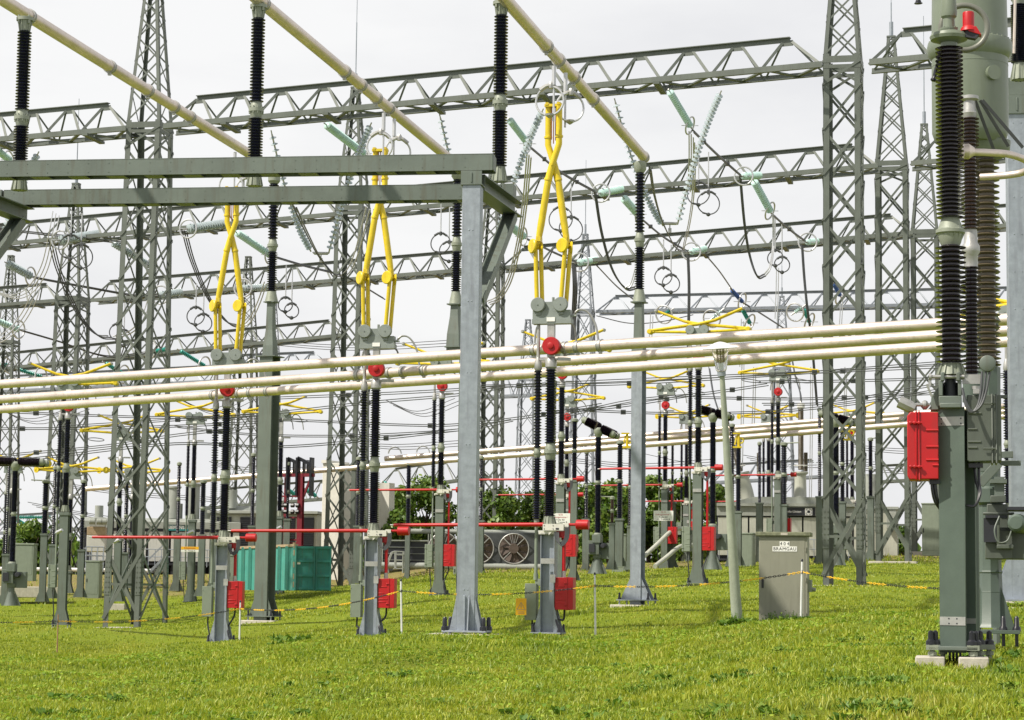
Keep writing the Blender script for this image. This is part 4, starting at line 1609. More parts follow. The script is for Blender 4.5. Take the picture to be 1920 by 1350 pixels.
ME['gbox'] = mk(_grey_flat, 'control_box', 'greybox')
ME['gbox2'] = mk(_ribbox(-47, -24, -158, -98, -1), 'control_box', 'greybox')
ME['gbox3'] = mk(_ribbox(-47, -22, -243, -170, -1), 'control_box', 'greybox')
ME['rbox3'] = mk(_ribbox(14, 52, -240, -170, 1), 'drive_box', 'red')
ME['shaft3'] = mk(lambda mb: mb.cyl((28 * K, 2 * K, -170 * K), (28 * K, 2 * K, -10 * K), 3.6 * K, n=10), 'drive_shaft', 'red')
ME['shaft4'] = mk(lambda mb: mb.cyl((DX * K, 0, -170 * K), (DX * K, 0, 5 * K), 3.0 * K, n=10), 'rotary_shaft', 'greybox')
ME['lug3'] = mk(lambda mb: mb.bb(-26 * K, 18 * K, -3 * K, 6 * K, -192 * K, -180 * K), 'box_bracket', 'steel')
ME['rbox'] = mk(_ribbox(14, 49, -152, -92, 1), 'drive_box', 'red')


def _shaft(mb):
    mb.cyl((28 * K, 2 * K, -92 * K), (28 * K, 2 * K, -10 * K), 3.6 * K, n=10)


ME['shaft'] = mk(_shaft, 'drive_shaft', 'red')
ME['shaft2'] = mk(lambda mb: (mb.cyl((DX * K, 0, -94 * K), (DX * K, 0, 5 * K), 3.2 * K, n=10), mb.cyl((DX * K, 0, -97 * K), (DX * K, 0, -85 * K), 4.4 * K, n=10)), 'rotary_shaft', 'greybox')


ME['sleeve'] = mk(lambda mb: mb.cyl((28 * K, 2 * K, -92 * K), (28 * K, 2 * K, -80 * K), 4.3 * K, n=10), 'shaft_sleeve', 'alufit')
ME['lug'] = mk(lambda mb: mb.bb(6 * K, 16 * K, -15 * K, -13 * K, -102 * K, -87 * K), 'box_bracket', 'alufit')
ME['band'] = mk(lambda mb: mb.bb(-12 * K, 14 * K, -16 * K, -14.6 * K, -67 * K, -57 * K), 'splice_plate', 'alufit')


def _earth(mb):
    mb.tube([V((-302, -13, 4)) * K, V((-300, -13, 4)) * K, V((-8, -13, 6)) * K], [2.6 * K, 3.2 * K, 3.9 * K], 12)
    mb.cyl(V((40, -13, 6)) * K, V((58, -13, 6)) * K, 2.6 * K, n=10)


def _tipE(mb):
    mb.cyl(V((-309, -13, 4)) * K, V((-300, -13, 4)) * K, 1.4 * K, n=8)


def _counter(mb):
    mb.lathe(V((55, -13, 6)) * K, [(8 * K, 0), (9.3 * K, 1 * K), (9.3 * K, 23 * K), (8 * K, 24 * K)], 18, (1, 0, 0))


def _clampbox(mb):
    mb.bb(-8 * K, 32 * K, -19 * K, -7 * K, -5 * K, 7 * K)
    mb.bb(30 * K, 41 * K, -17 * K, -8 * K, 1 * K, 9 * K)
    mb.bb(-17 * K, 17 * K, -15 * K, 15 * K, -12 * K, -5.5 * K)
    mb.prism([(3 * K, -17 * K, -5 * K), (12 * K, -17 * K, -5 * K), (3 * K, -17 * K, -14 * K)], (0, 2 * K, 0))
    mb.cur = 1
    mb.bb(17 * K, 23 * K, -19.6 * K, -18.8 * K, -3.4 * K, -.4 * K)
    for x, z in ((-5, 4), (-5, -2), (12, 4), (12, -2)):
        mb.cyl((x * K, -19.8 * K, z * K), (x * K, -18.8 * K, z * K), .9 * K, n=6)


def _linkage(mb):
    mb.bb(12 * K, 36 * K, -12 * K, 2 * K, -18 * K, -6 * K)
    mb.cyl((28 * K, 2 * K, -22 * K), (28 * K, 2 * K, -8 * K), 5 * K, n=10)


def _loops(mb):
    for i in range(5):
        x0, x1 = (14 + i * 2), (34 + i * 1.8)
        mb.tube(smooth_pts([V((x0, -16, -8)) * K, V((x0 + 3, -18 - i, -22 - i * 1.5)) * K, V(((x0 + x1) / 2, -19 - i, -28 - i * 1.4)) * K, V((x1, -18, -20)) * K, V((x1 + 1, -16, 4)) * K], 4), 1.0 * K, 6)


ME['earth'] = mk(_earth, 'earthing_arm', 'red')
ME['earthtip'] = mk(_tipE, 'arm_contact', 'alufit')
ME['counter'] = mk(_counter, 'counterweight', 'red')
ME['clampbox'] = mk(_clampbox, 'arm_bearing', ['concw', 'dark'])
ME['linkage'] = mk(_linkage, 'linkage', 'red')
ME['loops'] = mk(_loops, 'flexible_leads', 'wire')


def pantograph(label, px, py_cap, d, py_base, arms='ext', colm='galv', earth=True, boxes=True, redcap=True, green=False, yaw=None, group=None, upper=True, simple=False):
    """root stands on the ground below the insulator axis"""
    top = P(px, py_cap, d)
    B = V((top.x, top.y, top.z + rise(top, py_base)))
    hc = top.z - B.z
    t = thing('pantograph_disconnector', label, 'disconnector', B, fyaw(px) + math.radians(14) if yaw is None else yaw, group)
    cap = (0, 0, hc)
    if upper:
        for k, nm in (('low', 'insulator_section'), ('up', 'insulator_section'), ('dlow', 'drive_insulator'), ('dup', 'drive_insulator'), ('mid', 'middle_flange'), ('base', 'base_flange'), ('top', 'top_support'), ('gear', 'gearbox')):
            inst(ME[k], nm, t, cap)
        if not simple:
            inst(ME['plate'], 'type_plate', t, cap)
        if redcap:
            inst(ME['cap'], 'end_cap', t, cap)
        if arms == 'ext':
            for k, nm in (('larm', 'lower_arm'), ('uarm_l', 'upper_arm'), ('uarm_r', 'upper_arm'), ('knee_l', 'knee_disc'), ('knee_r', 'knee_disc'), ('tip', 'tip_bracket'), ('tiprods', 'tip_spring')):
                inst(ME[k], nm, t, cap)
        elif arms:
            a = ME[arms]
            for k, nm in (('lower', 'lower_arm'), ('ul', 'upper_arm'), ('ur', 'upper_arm'), ('kl', 'knee_joint'), ('kr', 'knee_joint'), ('tl', 'arm_tip'), ('tr', 'arm_tip')):
                inst(a[k], nm, t, cap)
    mb = MB()
    hcolumn(mb, -0.0, 0, 0.1, hc - 12 * K, 27 * K, 26 * K, 'x' if colm == 'galv' else 'y')
    mb.bb(-14 * K, 14 * K, -15 * K, 15 * K, hc - 12 * K, hc - 9.5 * K)
    mb.obj('column', colm, t, bevel=0.004 if d < 60 else 0)
    foot(t, 27 * K, 26 * K, colm, bw=.31, bolts=d < 90)
    low = green and arms != 'foldC'
    if earth:
        for k, nm in (('earth', 'earthing_arm'), ('earthtip', 'arm_contact'), ('counter', 'counterweight'), ('clampbox', 'arm_bearing'), ('linkage', 'linkage'), ('loops', 'flexible_leads'), ('shaft3' if low else 'shaft', 'drive_shaft'), ('rbox3' if low else 'rbox', 'drive_box')):
            inst(ME[k], nm, t, cap, bevel=0.012 if nm == 'drive_box' else 0)
        for k, nm in ((('lug3', 'box_bracket'), ('band', 'splice_plate')) if low else (('sleeve', 'shaft_sleeve'), ('lug', 'box_bracket'), ('band', 'splice_plate'))):
            inst(ME[k], nm, t, cap)
    else:
        mb = MB()
        mb.bb(-16 * K, 16 * K, -16 * K, 16 * K, hc - 10 * K, hc - 1 * K)
        mb.obj('head_plate', colm, t)
    if boxes:
        inst(ME['shaft4' if low else 'shaft2'], 'rotary_shaft', t, cap)
        inst(ME['gbox3' if low else 'gbox2' if green else 'gbox'], 'control_box', t, cap, bevel=0.012)
        cb = MB()
        zb = hc - (243 if low else 158 if green else 172) * K
        cb.tube(smooth_pts([(-32 * K, 3 * K, zb), (-32 * K, 3 * K, zb - .2), (-.28, -.05, max(.3, zb * .4)), (-.24, -.16, 0.05)], 5), .02, 7)
        if earth:
            zb = hc - (240 if low else 152) * K
            cb.tube(smooth_pts([(30 * K, 3 * K, zb), (28 * K, 3 * K, zb - .2), (.19, -.1, max(.4, zb * .5)), (.24, -.18, .25), (.33, -.2, .05)], 5), .022, 7)
        cb.obj('supply_cable', 'black', t)
    return t, cap


gp = 'pantograph disconnectors with raised arms'
T3, c3 = pantograph('right hand pantograph disconnector with raised yellow arms, amber warning sign beside it', 1030, 990, 46.4, 1197, group=gp)
T2, c2 = pantograph('middle pantograph disconnector with raised yellow arms, rusty brown block at its foot', 700, 1001, 51.2, 1203, group=gp)
T1, c1 = pantograph('leftmost pantograph disconnector with raised yellow arms, red arm crossing the left tower', 419, 1013, 56, 1213, group=gp)

gf = 'pantograph disconnectors with folded arms'
FOLD = [
    ('folded pantograph right of the galvanised column post, its sign reads SS A', 1247, 912, 104, 1077, 'foldB', True),
    ('folded pantograph behind the right raised one, beside the SS B sign', 1052, 902, 79, 1112, 'foldA', True),
    ('smaller folded pantograph far behind the SS B sign', 1062, 930, 107, 1075, 'foldB', True),
    ('folded pantograph left of the galvanised portal column', 826, 922, 80, 1121, 'foldA', True),
    ('folded pantograph with dark insulators left of the street lamp', 1309, 881, 74, 1100, 'foldA', True),
    ('folded pantograph standing behind the taupe cabinet', 1459, 893, 100, 1080, 'foldB', True),
    ('folded pantograph left of the leftmost raised one, carrying a yellow and white sign', 361, 974, 100, 1133, 'foldB', False),
    ('folded pantograph just right of the grey green column post near the container', 524, 968, 100, 1118, 'foldB', False),
    ('folded pantograph inside the outline of the left tower', 222, 1010, 97, 1132, 'foldB', False),
    ('folded pantograph glimpsed between the slim insulator and the galvanised edge column', 1912, 958, 52, 1128, 'foldA', False),
    ('near folded pantograph left of the left tower with a green ribbed box', 122, 960, 80, 1177, 'foldA', False),
]
FT = {}
for lb, px, pc, d, pb, arms, e in FOLD:
    FT[px], _ = pantograph(lb, px, pc, d, pb, arms, 'steel', e, True, e or px == 122, True, group=gf)
# rear row, seen with flat yellow knee discs
gr = 'rear row of folded pantographs with flat yellow knee discs'
for lb, px, pc, d, pb, e in [
    ('rear row pantograph with flat yellow discs seen right of the street lamp', 1441, 942, 121, 1062, True),
    ('rear row pantograph with flat yellow discs right of the galvanised column post', 1287, 942, 121, 1062, True),
    ('rear row pantograph with flat yellow discs inside the right tower', 1598, 940, 120, 1056, True),
    ('rear row pantograph with flat yellow discs behind the left tower top of the red arm', 245, 1068, 106, 1118, False),
    ('rear row pantograph with flat yellow discs left of the left tower', 128, 1070, 104, 1120, False),
    ('rear row pantograph with flat yellow discs at the left picture edge', 18, 1062, 102, 1122, False),
]:
    pantograph(lb, px, pc, d, pb, 'foldC', 'steel', e, e, e, True, group=gr, simple=True)


# counter contacts hanging from the overhead tubes above the raised arms
def tube_contact(label, i, px, d_hint):
    T = [T1, T2, T3][i]
    cap = [c1, c2, c3][i]
    # axis of the pantograph in the world
    ax = T.location.copy()
    a, b = UT[i]
    s = min(max((V((ax.x, ax.y, a.z)) - a).dot((b - a).normalized()), 0), (b - a).length)
    q = a + (b - a).normalized() * s
    t = thing('tube_contact', label, 'contact', q, fyaw(px), 'ring contacts hanging from the overhead tubes')
    off = V((ax.x - q.x, ax.y - q.y, 0))
    zt_ = T.location.z + cap[2] + 806 * K - q.z
    zb = zt_ - .35
    r = MB()
    dr = (b - a).normalized()
    yw = -fyaw(px)
    R = Matrix.Rotation(fyaw(px), 3, 'Z')
    offl = R @ off
    for x, zz in ((-.12, zb + .3), (.12, zb + .12)):
        px0 = V((x, x * 2.6, -0.12))
        r.cyl(px0 + V((0, 0, -.05)), px0 + V((0, 0, -.45)), .042, n=8)
        r.cyl(px0 + V((0, 0, -.4)), V((px0.x, px0.y, zb - .05)), .022, n=8)
    r.obj('hanger_rod', 'wirel', t)
    for x, yv, sg in ((-.2, -.3, -1), (.22, .3, 1)):
        c = V((x, yv, zt_ + .02))
        m_ = MB()
        m_.torus(c, .3, .022, (sg * .35, -1, 0), 26, 8)
        m_.obj('ring', 'wirel', t)
        m_ = MB()
        m_.tube(smooth_pts([c + V((-.2, 0, .22)), c + V((-.09, 0, .3)), c + V((0.02, 0, .32)), c + V((.12, 0, .28)), c + V((.22, 0, .2))], 4), .045, 8)
        m_.lathe(c + V((.02, 0, .26)), [(.05, 0), (.06, .05), (.06, .1), (.04, .14)], 8)
        m_.obj('contact_fitting', 'alufit', t)
        MB().lathe(c + V((0, 0, -.36)), [(.02, 0), (.09, .05), (.1, .09)], 8).obj('contact_weight', 'alufit', t)
    return t


tube_contact('ring contact hanging over the leftmost raised yellow arms', 0, 419, 56)
tube_contact('ring contact hanging over the middle raised yellow arms', 1, 712, 51)
tube_contact('ring contact hanging over the right raised yellow arms', 2, 1034, 46)
# ------------------------------------------------------------------ near bay at the right edge
ND = 22.5
NU = um(ND)
NY = fyaw(1790)


def nl(px, py, dd=0.0):
    """local point of the near bay: photo pixels right of / above its foot, dd metres farther"""
    return V(((px - 1790) * NU * (1 + dd / ND), dd, (1240 - py) * NU * (1 + dd / ND) + dd * -0.004))


def near_root(name, label, cat, group=None):
    return thing(name, label, cat, P(1790, 1240, ND), NY, group)


def nbox(mb, x0, x1, y0, y1, d0, d1):
    a, b = nl(x0, y1), nl(x1, y0)
    return mb.bb(a.x, b.x, d0, d1, a.z, b.z)


# circuit breaker column with its drive
t = near_root('breaker_column', 'big near breaker column at the right with red and grey green drive boxes', 'breaker')
mb = MB()
R20 = Matrix.Rotation(-math.radians(16), 3, 'Z')


def rbar(mb, x0, x1, y0, y1, z0, z1):
    c = R20 @ V(((x0 + x1) / 2, (y0 + y1) / 2, (z0 + z1) / 2))
    return mb.box(c, (x1 - x0, y1 - y0, z1 - z0), R20)


zt0, zt1 = nl(0, 1224).z, nl(0, 762).z
rbar(mb, -.145, .118, -.01, .01, zt0, zt1)
rbar(mb, -.145, .118, .36, .38, zt0, zt1)
rbar(mb, -.02, .0, .01, .36, zt0, zt1)
mb.obj('column', 'steel2', t, bevel=.004)
mb = MB()
for y0, y1 in ((1173, 1157), (797, 780)):
    z0, z1 = nl(0, y0).z, nl(0, y1).z
    mb.cur = 0
    rbar(mb, -.142, .115, -.016, -.0105, z0, z1)
    mb.cur = 1
    for x in (-.11, .085) if y0 < 900 else (-.05, .03):
        for z in (lerp(z0, z1, .22), lerp(z0, z1, .78)):
            mb.cyl(R20 @ V((x, -.018, z)), R20 @ V((x, -.014, z)), .008, n=8)
mb.cur = 0
rbar(mb, .02, .115, .353, .3595, nl(0, 1170).z, nl(0, 1160).z)
mb.obj('splice_plates', ['alufit', 'dark'], t)
mb = MB()
nbox(mb, 1742, 1833, 1219, 1212, -.2, .55)
mb.obj('base_plate', 'steel', t, bevel=.006)
for bx, dd in ((1749, -.14), (1824, -.14), (1768, .48), (1838, .4), (1855, .5)):
    c = nl(bx, 1216)
    b = MB()
    b.cyl((c.x, dd, -.08), (c.x, dd, c.z), .026, n=10)
    b.cyl((c.x, dd, c.z - .07), (c.x, dd, c.z - .03), .045, n=6)
    b.bb(c.x - .06, c.x + .06, dd - .06, dd + .06, c.z - .015, c.z + .035)
    b.cur = 1
    for q in ((-.012, .03) if dd < 0 else (0,)):
        b.lathe((c.x + q, dd + q, c.z + .035), [(.052, 0), (.05, .035), (.03, .055), (.028, .125), (.012, .14)], 12)
    b.obj('anchor_bolt', ['cast', 'black'], t)
mb = MB()
for i in range(4):
    c = nl(1781 + i * 6.5, 1220)
    mb.cyl((c.x, .1, -.1), (c.x, .1, c.z), .012, n=8)
mb.obj('ground_cable', 'black', t)
for x0, x1, y0, y1 in ((1718, 1772, 1260, 1231), (1797, 1852, 1260, 1231)):
    mb = MB()
    nbox(mb, x0, x1, y0, y1, -.3, .3)
    mb.obj('foundation_block', 'conc', t, bevel=.012)
mb = MB()
nbox(mb, 1676, 1722, 1266, 1250, -.5, -.2)
mb.obj('foundation_block', 'conc', t, bevel=.012)
# red box
mb = MB()
a, b = nl(1705, 900), nl(1763, 772)
mb.prism([(a.x + .02, -.1, a.z), (b.x, -.1, a.z + .005), (b.x, -.1, b.z - .005), (a.x + .03, -.1, b.z), (a.x, -.1, b.z - .04), (a.x, -.1, a.z + .04)], (0, .36, 0))
x = nl(1722, 0).x
for q in (0, .028):
    mb.bb(x + q - .008, x + q + .008, -.115, .27, a.z - .008, b.z + .012)
rb = mb.obj('drive_box', 'red', t, bevel=.014)
mb = MB()
for yy, l in ((807, 30), (838, 30), (863, 30), (873, 18)):
    c0 = nl(1762 - l + 8, yy)
    c1 = nl(1763, yy)
    mb.tube([(c0.x, -.1, c0.z), (c1.x, -.1, c1.z)], .012, 8)
for yy in (793, 876):
    c = nl(1719, yy)
    mb.cyl((c.x - .045, -.13, c.z), (c.x + .07, -.13, c.z), .01, n=8)
    for q in (-.04, .0, .045):
        mb.lathe((c.x + q, -.11, c.z), [(.018, 0), (.016, .03), (.008, .034)], 8, (0, -1, 0))
mb.obj('latch', 'red', rb)
mb = MB()
for q in (0, .012):
    mb.tube(smooth_pts([nl(1750 + q * 500, 898) + V((0, .05, 0)), nl(1751 + q * 500, 918) + V((0, .05, 0)), nl(1756 + q * 400, 940) + V((0, .06, 0)), nl(1768, 958) + V((0, .1, 0))], 5), .016, 8)
c0 = nl(1757, 902)
mb.bb(c0.x - .06, c0.x + .04, .0, .1, c0.z - .03, c0.z + .012)
mb.obj('supply_cable', 'black', rb)
# grey green box
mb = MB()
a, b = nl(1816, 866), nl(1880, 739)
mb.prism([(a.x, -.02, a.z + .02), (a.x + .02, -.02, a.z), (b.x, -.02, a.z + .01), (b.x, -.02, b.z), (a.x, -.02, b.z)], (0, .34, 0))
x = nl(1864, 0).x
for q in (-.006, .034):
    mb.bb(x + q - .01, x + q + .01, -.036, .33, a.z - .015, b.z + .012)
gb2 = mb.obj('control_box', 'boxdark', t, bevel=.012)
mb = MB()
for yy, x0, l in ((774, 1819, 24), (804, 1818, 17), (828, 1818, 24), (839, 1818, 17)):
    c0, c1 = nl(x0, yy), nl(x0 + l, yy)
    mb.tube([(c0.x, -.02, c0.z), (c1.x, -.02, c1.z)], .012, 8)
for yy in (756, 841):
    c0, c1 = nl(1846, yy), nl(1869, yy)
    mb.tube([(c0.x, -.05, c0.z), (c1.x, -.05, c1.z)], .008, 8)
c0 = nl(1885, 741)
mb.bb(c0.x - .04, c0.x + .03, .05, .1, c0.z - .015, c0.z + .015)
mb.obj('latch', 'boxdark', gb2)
mb = MB()
for q in (0, 6):
    mb.tube(smooth_pts([nl(1829 + q * 1.5, 866) + V((0, .12, 0)), nl(1832 + q, 900) + V((0, .1, 0)), nl(1838 + q * .3, 925) + V((0, .06, 0)), nl(1830, 948) + V((0, .0, 0)), nl(1814, 948) + V((0, .0, 0))], 6), .014, 8)
c0 = nl(1834, 870)
mb.bb(c0.x - .08, c0.x + .06, .06, .18, c0.z - .03, c0.z + .012)
mb.obj('supply_cable', 'black', gb2)
# mechanism housing
mb = MB()
nbox(mb, 1764, 1807, 761, 742, -.1, .3)
nbox(mb, 1764, 1772, 742, 712, -.1, .3)
nbox(mb, 1800, 1807, 742, 712, -.1, .3)
nbox(mb, 1764, 1807, 742, 712, .2, .28)
a = nl(1764, 0).x
mb.prism([(nl(1748, 767).x, .0, nl(0, 767).z), (a, .0, nl(0, 767).z), (a, .0, nl(0, 722).z), (nl(1750, 741).x, 0, nl(0, 741).z)], (0, .25, 0))
nbox(mb, 1766, 1806, 765, 756, -.13, .1)
nbox(mb, 1768, 1775, 714, 697, -.12, -.02)
nbox(mb, 1797, 1804, 714, 697, -.12, -.02)
mb.obj('mechanism_housing', 'steel', t, bevel=.008)
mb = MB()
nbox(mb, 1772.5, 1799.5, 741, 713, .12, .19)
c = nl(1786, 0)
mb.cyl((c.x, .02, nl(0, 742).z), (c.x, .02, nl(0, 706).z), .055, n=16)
mb.obj('recess_shade', 'dark', t)  # near-black fill, paints the shade inside the housing hollow
mb = MB()
mb.cyl(nl(1746, 705) + V((0, -.06, 0)), nl(1812, 705) + V((0, -.06, 0)), .02, n=12)
mb.cyl(nl(1746, 705) + V((0, -.06, 0)), nl(1751, 705) + V((0, -.06, 0)), .035, n=12)
mb.bar(nl(1749, 704) + V((0, -.06, 0)), nl(1747, 722) + V((0, -.06, 0)), .03, .03, (0, 1, 0))
mb.bar(nl(1742, 719) + V((0, -.07, 0)), nl(1751, 742) + V((0, -.05, 0)), .022, .022, (0, 1, 0))
nbox(mb, 1808, 1846, 718, 700, -.02, .0)
nbox(mb, 1828, 1840, 737, 728, -.05, .04)
mb.cyl(nl(1833, 728) + V((0, 0, 0)), nl(1833, 722), .04, n=14)
mb.obj('shaft_and_levers', 'alufit', t)
mb = MB()
c = nl(1855, 682)
mb.lathe((c.x, -.12, c.z), [(.075, -.1), (.08, 0), (.08, .05), (.07, .056)], 24, (0, -1, 0))
mb.obj('round_cover', 'steel', t)
mb = MB()
for q in (0, 1, 2):
    mb.tube(smooth_pts([nl(1845 + q * 7, 697) + V((0, -.14, 0)), nl(1842 + q * 5, 735) + V((0, -.16, 0)), nl(1836 + q * 3, 762) + V((0, -.18, 0)), nl(1824 + q * 1, 775 - q) + V((0, -.19, 0)), nl(1814, 760 - q * 3) + V((0, -.18, 0)), nl(1808, 728) + V((0, -.14, 0))], 6), .013, 8)
mb.obj('control_hose', 'wire', t)
# small lamp-like head on the left
mb = MB()
mb.cyl(nl(1720, 758) + V((0, -.05, 0)), nl(1746, 757), .018, n=10)
mb.lathe(nl(1738, 757), [(.03, -.03), (.045, -.01), (.045, .01), (.03, .03)], 12, (1, 0, 0))
a, b = nl(1690, 752), nl(1719, 766)
dr = (b - a).normalized()
mb.tube([a + V((0, -.06, 0)), lerp(a, b, .7) + V((0, -.06, 0)), b + V((0, -.06, 0))], [.062, .062, .045], 8)
mb.obj('position_lamp', 'alufit', t)
# insulator stack
c = nl(1789, 700)


def stack(t, x, dd, z, prof_parts, seg=32):
    for name, m_, prof in prof_parts:
        mb = MB()
        if name == 'base_flange':
            finned(mb, *prof, 12)
            mb.v = [(p[0] + x, p[1] + dd, p[2] + z) for p in mb.v]
        else:
            mb.lathe((x, dd, z), prof, seg)
        mb.obj(name, m_, t)


def zz(y):
    return (700 - y) * NU


def disc(z0, z1, rs, rr, n):
    """big separate sheds with a slight downward lip"""
    p = (z1 - z0) / n
    out = [(rs, z0)]
    for i in range(n):
        z = z0 + i * p
        out += [(rs, z + p * .18), (rr * .98, z + p * .36), (rr, z + p * .44), (rr * .96, z + p * .50), (rs * 1.05, z + p * .72), (rs, z + p * .8)]
    out.append((rs, z1))
    return out


stack(t, c.x - .004, .04, c.z, [
    ('base_flange', 'cast', (zz(700), zz(678), 28 * NU, 21 * NU)),
    ('insulator_section', 'porcbrown', disc(zz(678), zz(450), 17.5 * NU, 29.5 * NU, 24)),
    ('insulator_section', 'porcbrown', disc(zz(400), zz(62), 15.5 * NU, 27 * NU, 42)),
])
fm = MB()
fm.lathe((c.x - .004, .04, c.z), [(17 * NU, zz(452)), (20 * NU, zz(446)), (24 * NU, zz(430)), (28 * NU, zz(427)), (28 * NU, zz(421)), (24 * NU, zz(419)), (18 * NU, zz(402)), (16 * NU, zz(396))], 28)
for k in range(14):
    a = 2 * PI * k / 14
    cs, sn = math.cos(a), math.sin(a)
    fm.prism([(c.x + cs * 18 * NU, .04 + sn * 18 * NU, c.z + zz(446)), (c.x + cs * 26 * NU, .04 + sn * 26 * NU, c.z + zz(428)), (c.x + cs * 18 * NU, .04 + sn * 18 * NU, c.z + zz(428))], (-sn * .01, cs * .01, 0))
    fm.prism([(c.x + cs * 16 * NU, .04 + sn * 16 * NU, c.z + zz(420)), (c.x + cs * 25 * NU, .04 + sn * 25 * NU, c.z + zz(420)), (c.x + cs * 16 * NU, .04 + sn * 16 * NU, c.z + zz(402))], (-sn * .01, cs * .01, 0))
fm.obj('middle_flange', 'cast', t)
fm = MB()
fm.lathe((c.x - .004, .04, c.z), [(15.5 * NU, zz(64)), (16 * NU, zz(56)), (24 * NU, zz(54)), (35 * NU, zz(50)), (37 * NU, zz(44)), (34 * NU, zz(38)), (22 * NU, zz(34)), (15 * NU, zz(33)), (17 * NU, zz(30)), (17 * NU, zz(27)), (12 * NU, zz(26)), (11 * NU, zz(8)), (15 * NU, zz(4)), (16 * NU, zz(-4)), (14 * NU, zz(-30))], 32)
for k in range(8):
    a = k * PI / 4
    fm.cyl((c.x + math.cos(a) * 14.5 * NU, .04 + math.sin(a) * 14.5 * NU, c.z + zz(33)), (c.x + math.cos(a) * 14.5 * NU, .04 + math.sin(a) * 14.5 * NU, c.z + zz(25)), .01, n=6)
fm.obj('top_fitting', 'greentank', t)

# second stack behind it
t = near_root('post_insulator', 'reddish brown ribbed insulator tucked behind the big near breaker column', 'insulator', 'insulators at the right edge')
c = V((nl(1826, 0, 1.8).x, 1.8, nl(0, 700, 1.8).z))
k = NU * (1 + 1.8 / ND)


def zk(y):
    return (700 - y) * k


stack(t, c.x, c.y, c.z, [
    ('insulator_section', 'porcbrown', disc(zk(715), zk(500), 11 * k, 19.5 * k, 27)),
    ('insulator_section', 'porcred', disc(zk(432), zk(212), 11 * k, 18 * k, 30)),
    ('middle_flange', 'alufit', [(13 * k, zk(502)), (13 * k, zk(480)), (17 * k, zk(474)), (17 * k, zk(462)), (13 * k, zk(456)), (12 * k, zk(430))]),
    ('top_fitting', 'alufit', [(12 * k, zk(214)), (15 * k, zk(205)), (13 * k, zk(203)), (11 * k, zk(182)), (17 * k, zk(178)), (17 * k, zk(172)), (9 * k, zk(170))]),
    ('pedestal', 'steel2', [(18 * k, zk(760)), (17 * k, zk(715))]),
    ('pedestal', 'steel2', [(11 * k, -c.z - .1), (11 * k, zk(760))]),
], 24)
mb = MB()
for (xa, ya), (xb, yb) in (((1836, 178), (1872, 282)), ((1846, 180), (1898, 272)), ((1850, 180), (1925, 275))):
    mb.bar(nl(xa, ya, 1.8), nl(xb, yb, 2.0), .035, .012, (0, 1, 0))
mb.obj('strut', 'wire', t)

# instrument transformer: tank on a tan insulator
t = near_root('instrument_transformer', 'pale green head tank on a tan insulator behind the near breaker column', 'transformer')
dd = 3.4
k = NU * (1 + dd / ND)
c = V((nl(1827, 0, dd).x, dd, 0))


def zq(y):
    return nl(0, y, dd).z


mb = MB()
mb.lathe((c.x, dd, 0), [(60 * k, zq(272)), (68 * k, zq(262)), (72 * k, zq(250)), (72 * k, zq(108)), (79 * k, zq(100)), (81 * k, zq(84)), (79 * k, zq(75)), (72 * k, zq(72)), (70 * k, zq(-60))], 56)
mb.obj('head_tank', 'greentank', t)
mb = MB()
mb.lathe((c.x, dd, 0), [(72.4 * k, zq(122)), (72.6 * k, zq(121)), (72.4 * k, zq(120))], 56)
for kk in range(20):
    a = -PI + kk * PI / 19
    mb.cyl((c.x + math.cos(a) * 76 * k, dd + math.sin(a) * 76 * k, zq(76)), (c.x + math.cos(a) * 76 * k, dd + math.sin(a) * 76 * k, zq(72)), .012, n=6)
mb.cyl((c.x + 40 * k, dd - 58 * k, zq(148)), (c.x + 45 * k, dd - 68 * k, zq(148)), .085, n=18)
mb.obj('tank_seam', 'greentank', t)
mb = MB()
mb.lathe((c.x + 34 * k, dd, 0), [(30 * k, zq(298)), (40 * k, zq(285)), (42 * k, zq(268))], 28)
mb.obj('neck', 'greentank', t)
mb = MB()
mb.lathe((c.x + 28 * k, dd, 0), disc(zq(700), zq(300), 16 * k, 26 * k, 34), 26)
mb.obj('insulator_section', 'porctan', t)
mb = MB()
mb.lathe((c.x + 30 * k, dd, 0), [(30 * k, zq(1188)), (24 * k, zq(1180)), (20 * k, zq(1055)), (20 * k, zq(960)), (27 * k, zq(955)), (27 * k, zq(930)), (20 * k, zq(925)), (22 * k, zq(700))], 8)
for yy in (1085, 1122, 1161):
    mb.lathe((c.x + 30 * k, dd, 0), [(21.5 * k, zq(yy + 2)), (22.5 * k, zq(yy)), (21.5 * k, zq(yy - 3))], 8)
mb.obj('support', 'steel2', t)
mb = MB()
for sx in (-1, 1):
    mb.prism([(c.x + (30 + sx * 18) * k, dd - .05, zq(1192)), (c.x + (30 + sx * 45) * k, dd - .05, zq(1192)), (c.x + (30 + sx * 18) * k, dd - .05, zq(1110))], (0, .03, 0))
mb.bb(c.x - 25 * k, c.x + 82 * k, dd - .3, dd + .3, zq(1199), zq(1192))
mb.obj('base_plate', 'steel2', t, bevel=.004)
mb = MB()
for x in (52, 76):
    mb.cyl((c.x + x * k, dd - .2, zq(1222)), (c.x + x * k, dd - .2, zq(1193)), .02, n=8)
    mb.lathe((c.x + x * k, dd - .2, zq(1194)), [(.05, 0), (.045, .04), (.03, .06), (.026, .15), (.01, .17)], 10)
mb.obj('anchor_bolt', 'black', t)
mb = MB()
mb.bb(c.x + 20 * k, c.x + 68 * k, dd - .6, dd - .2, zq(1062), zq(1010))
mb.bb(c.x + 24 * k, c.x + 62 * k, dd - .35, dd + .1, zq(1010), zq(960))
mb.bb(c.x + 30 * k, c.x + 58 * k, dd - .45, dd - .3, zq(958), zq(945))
mb.bb(c.x + 16 * k, c.x + 72 * k, dd - .62, dd - .55, zq(982), zq(977))
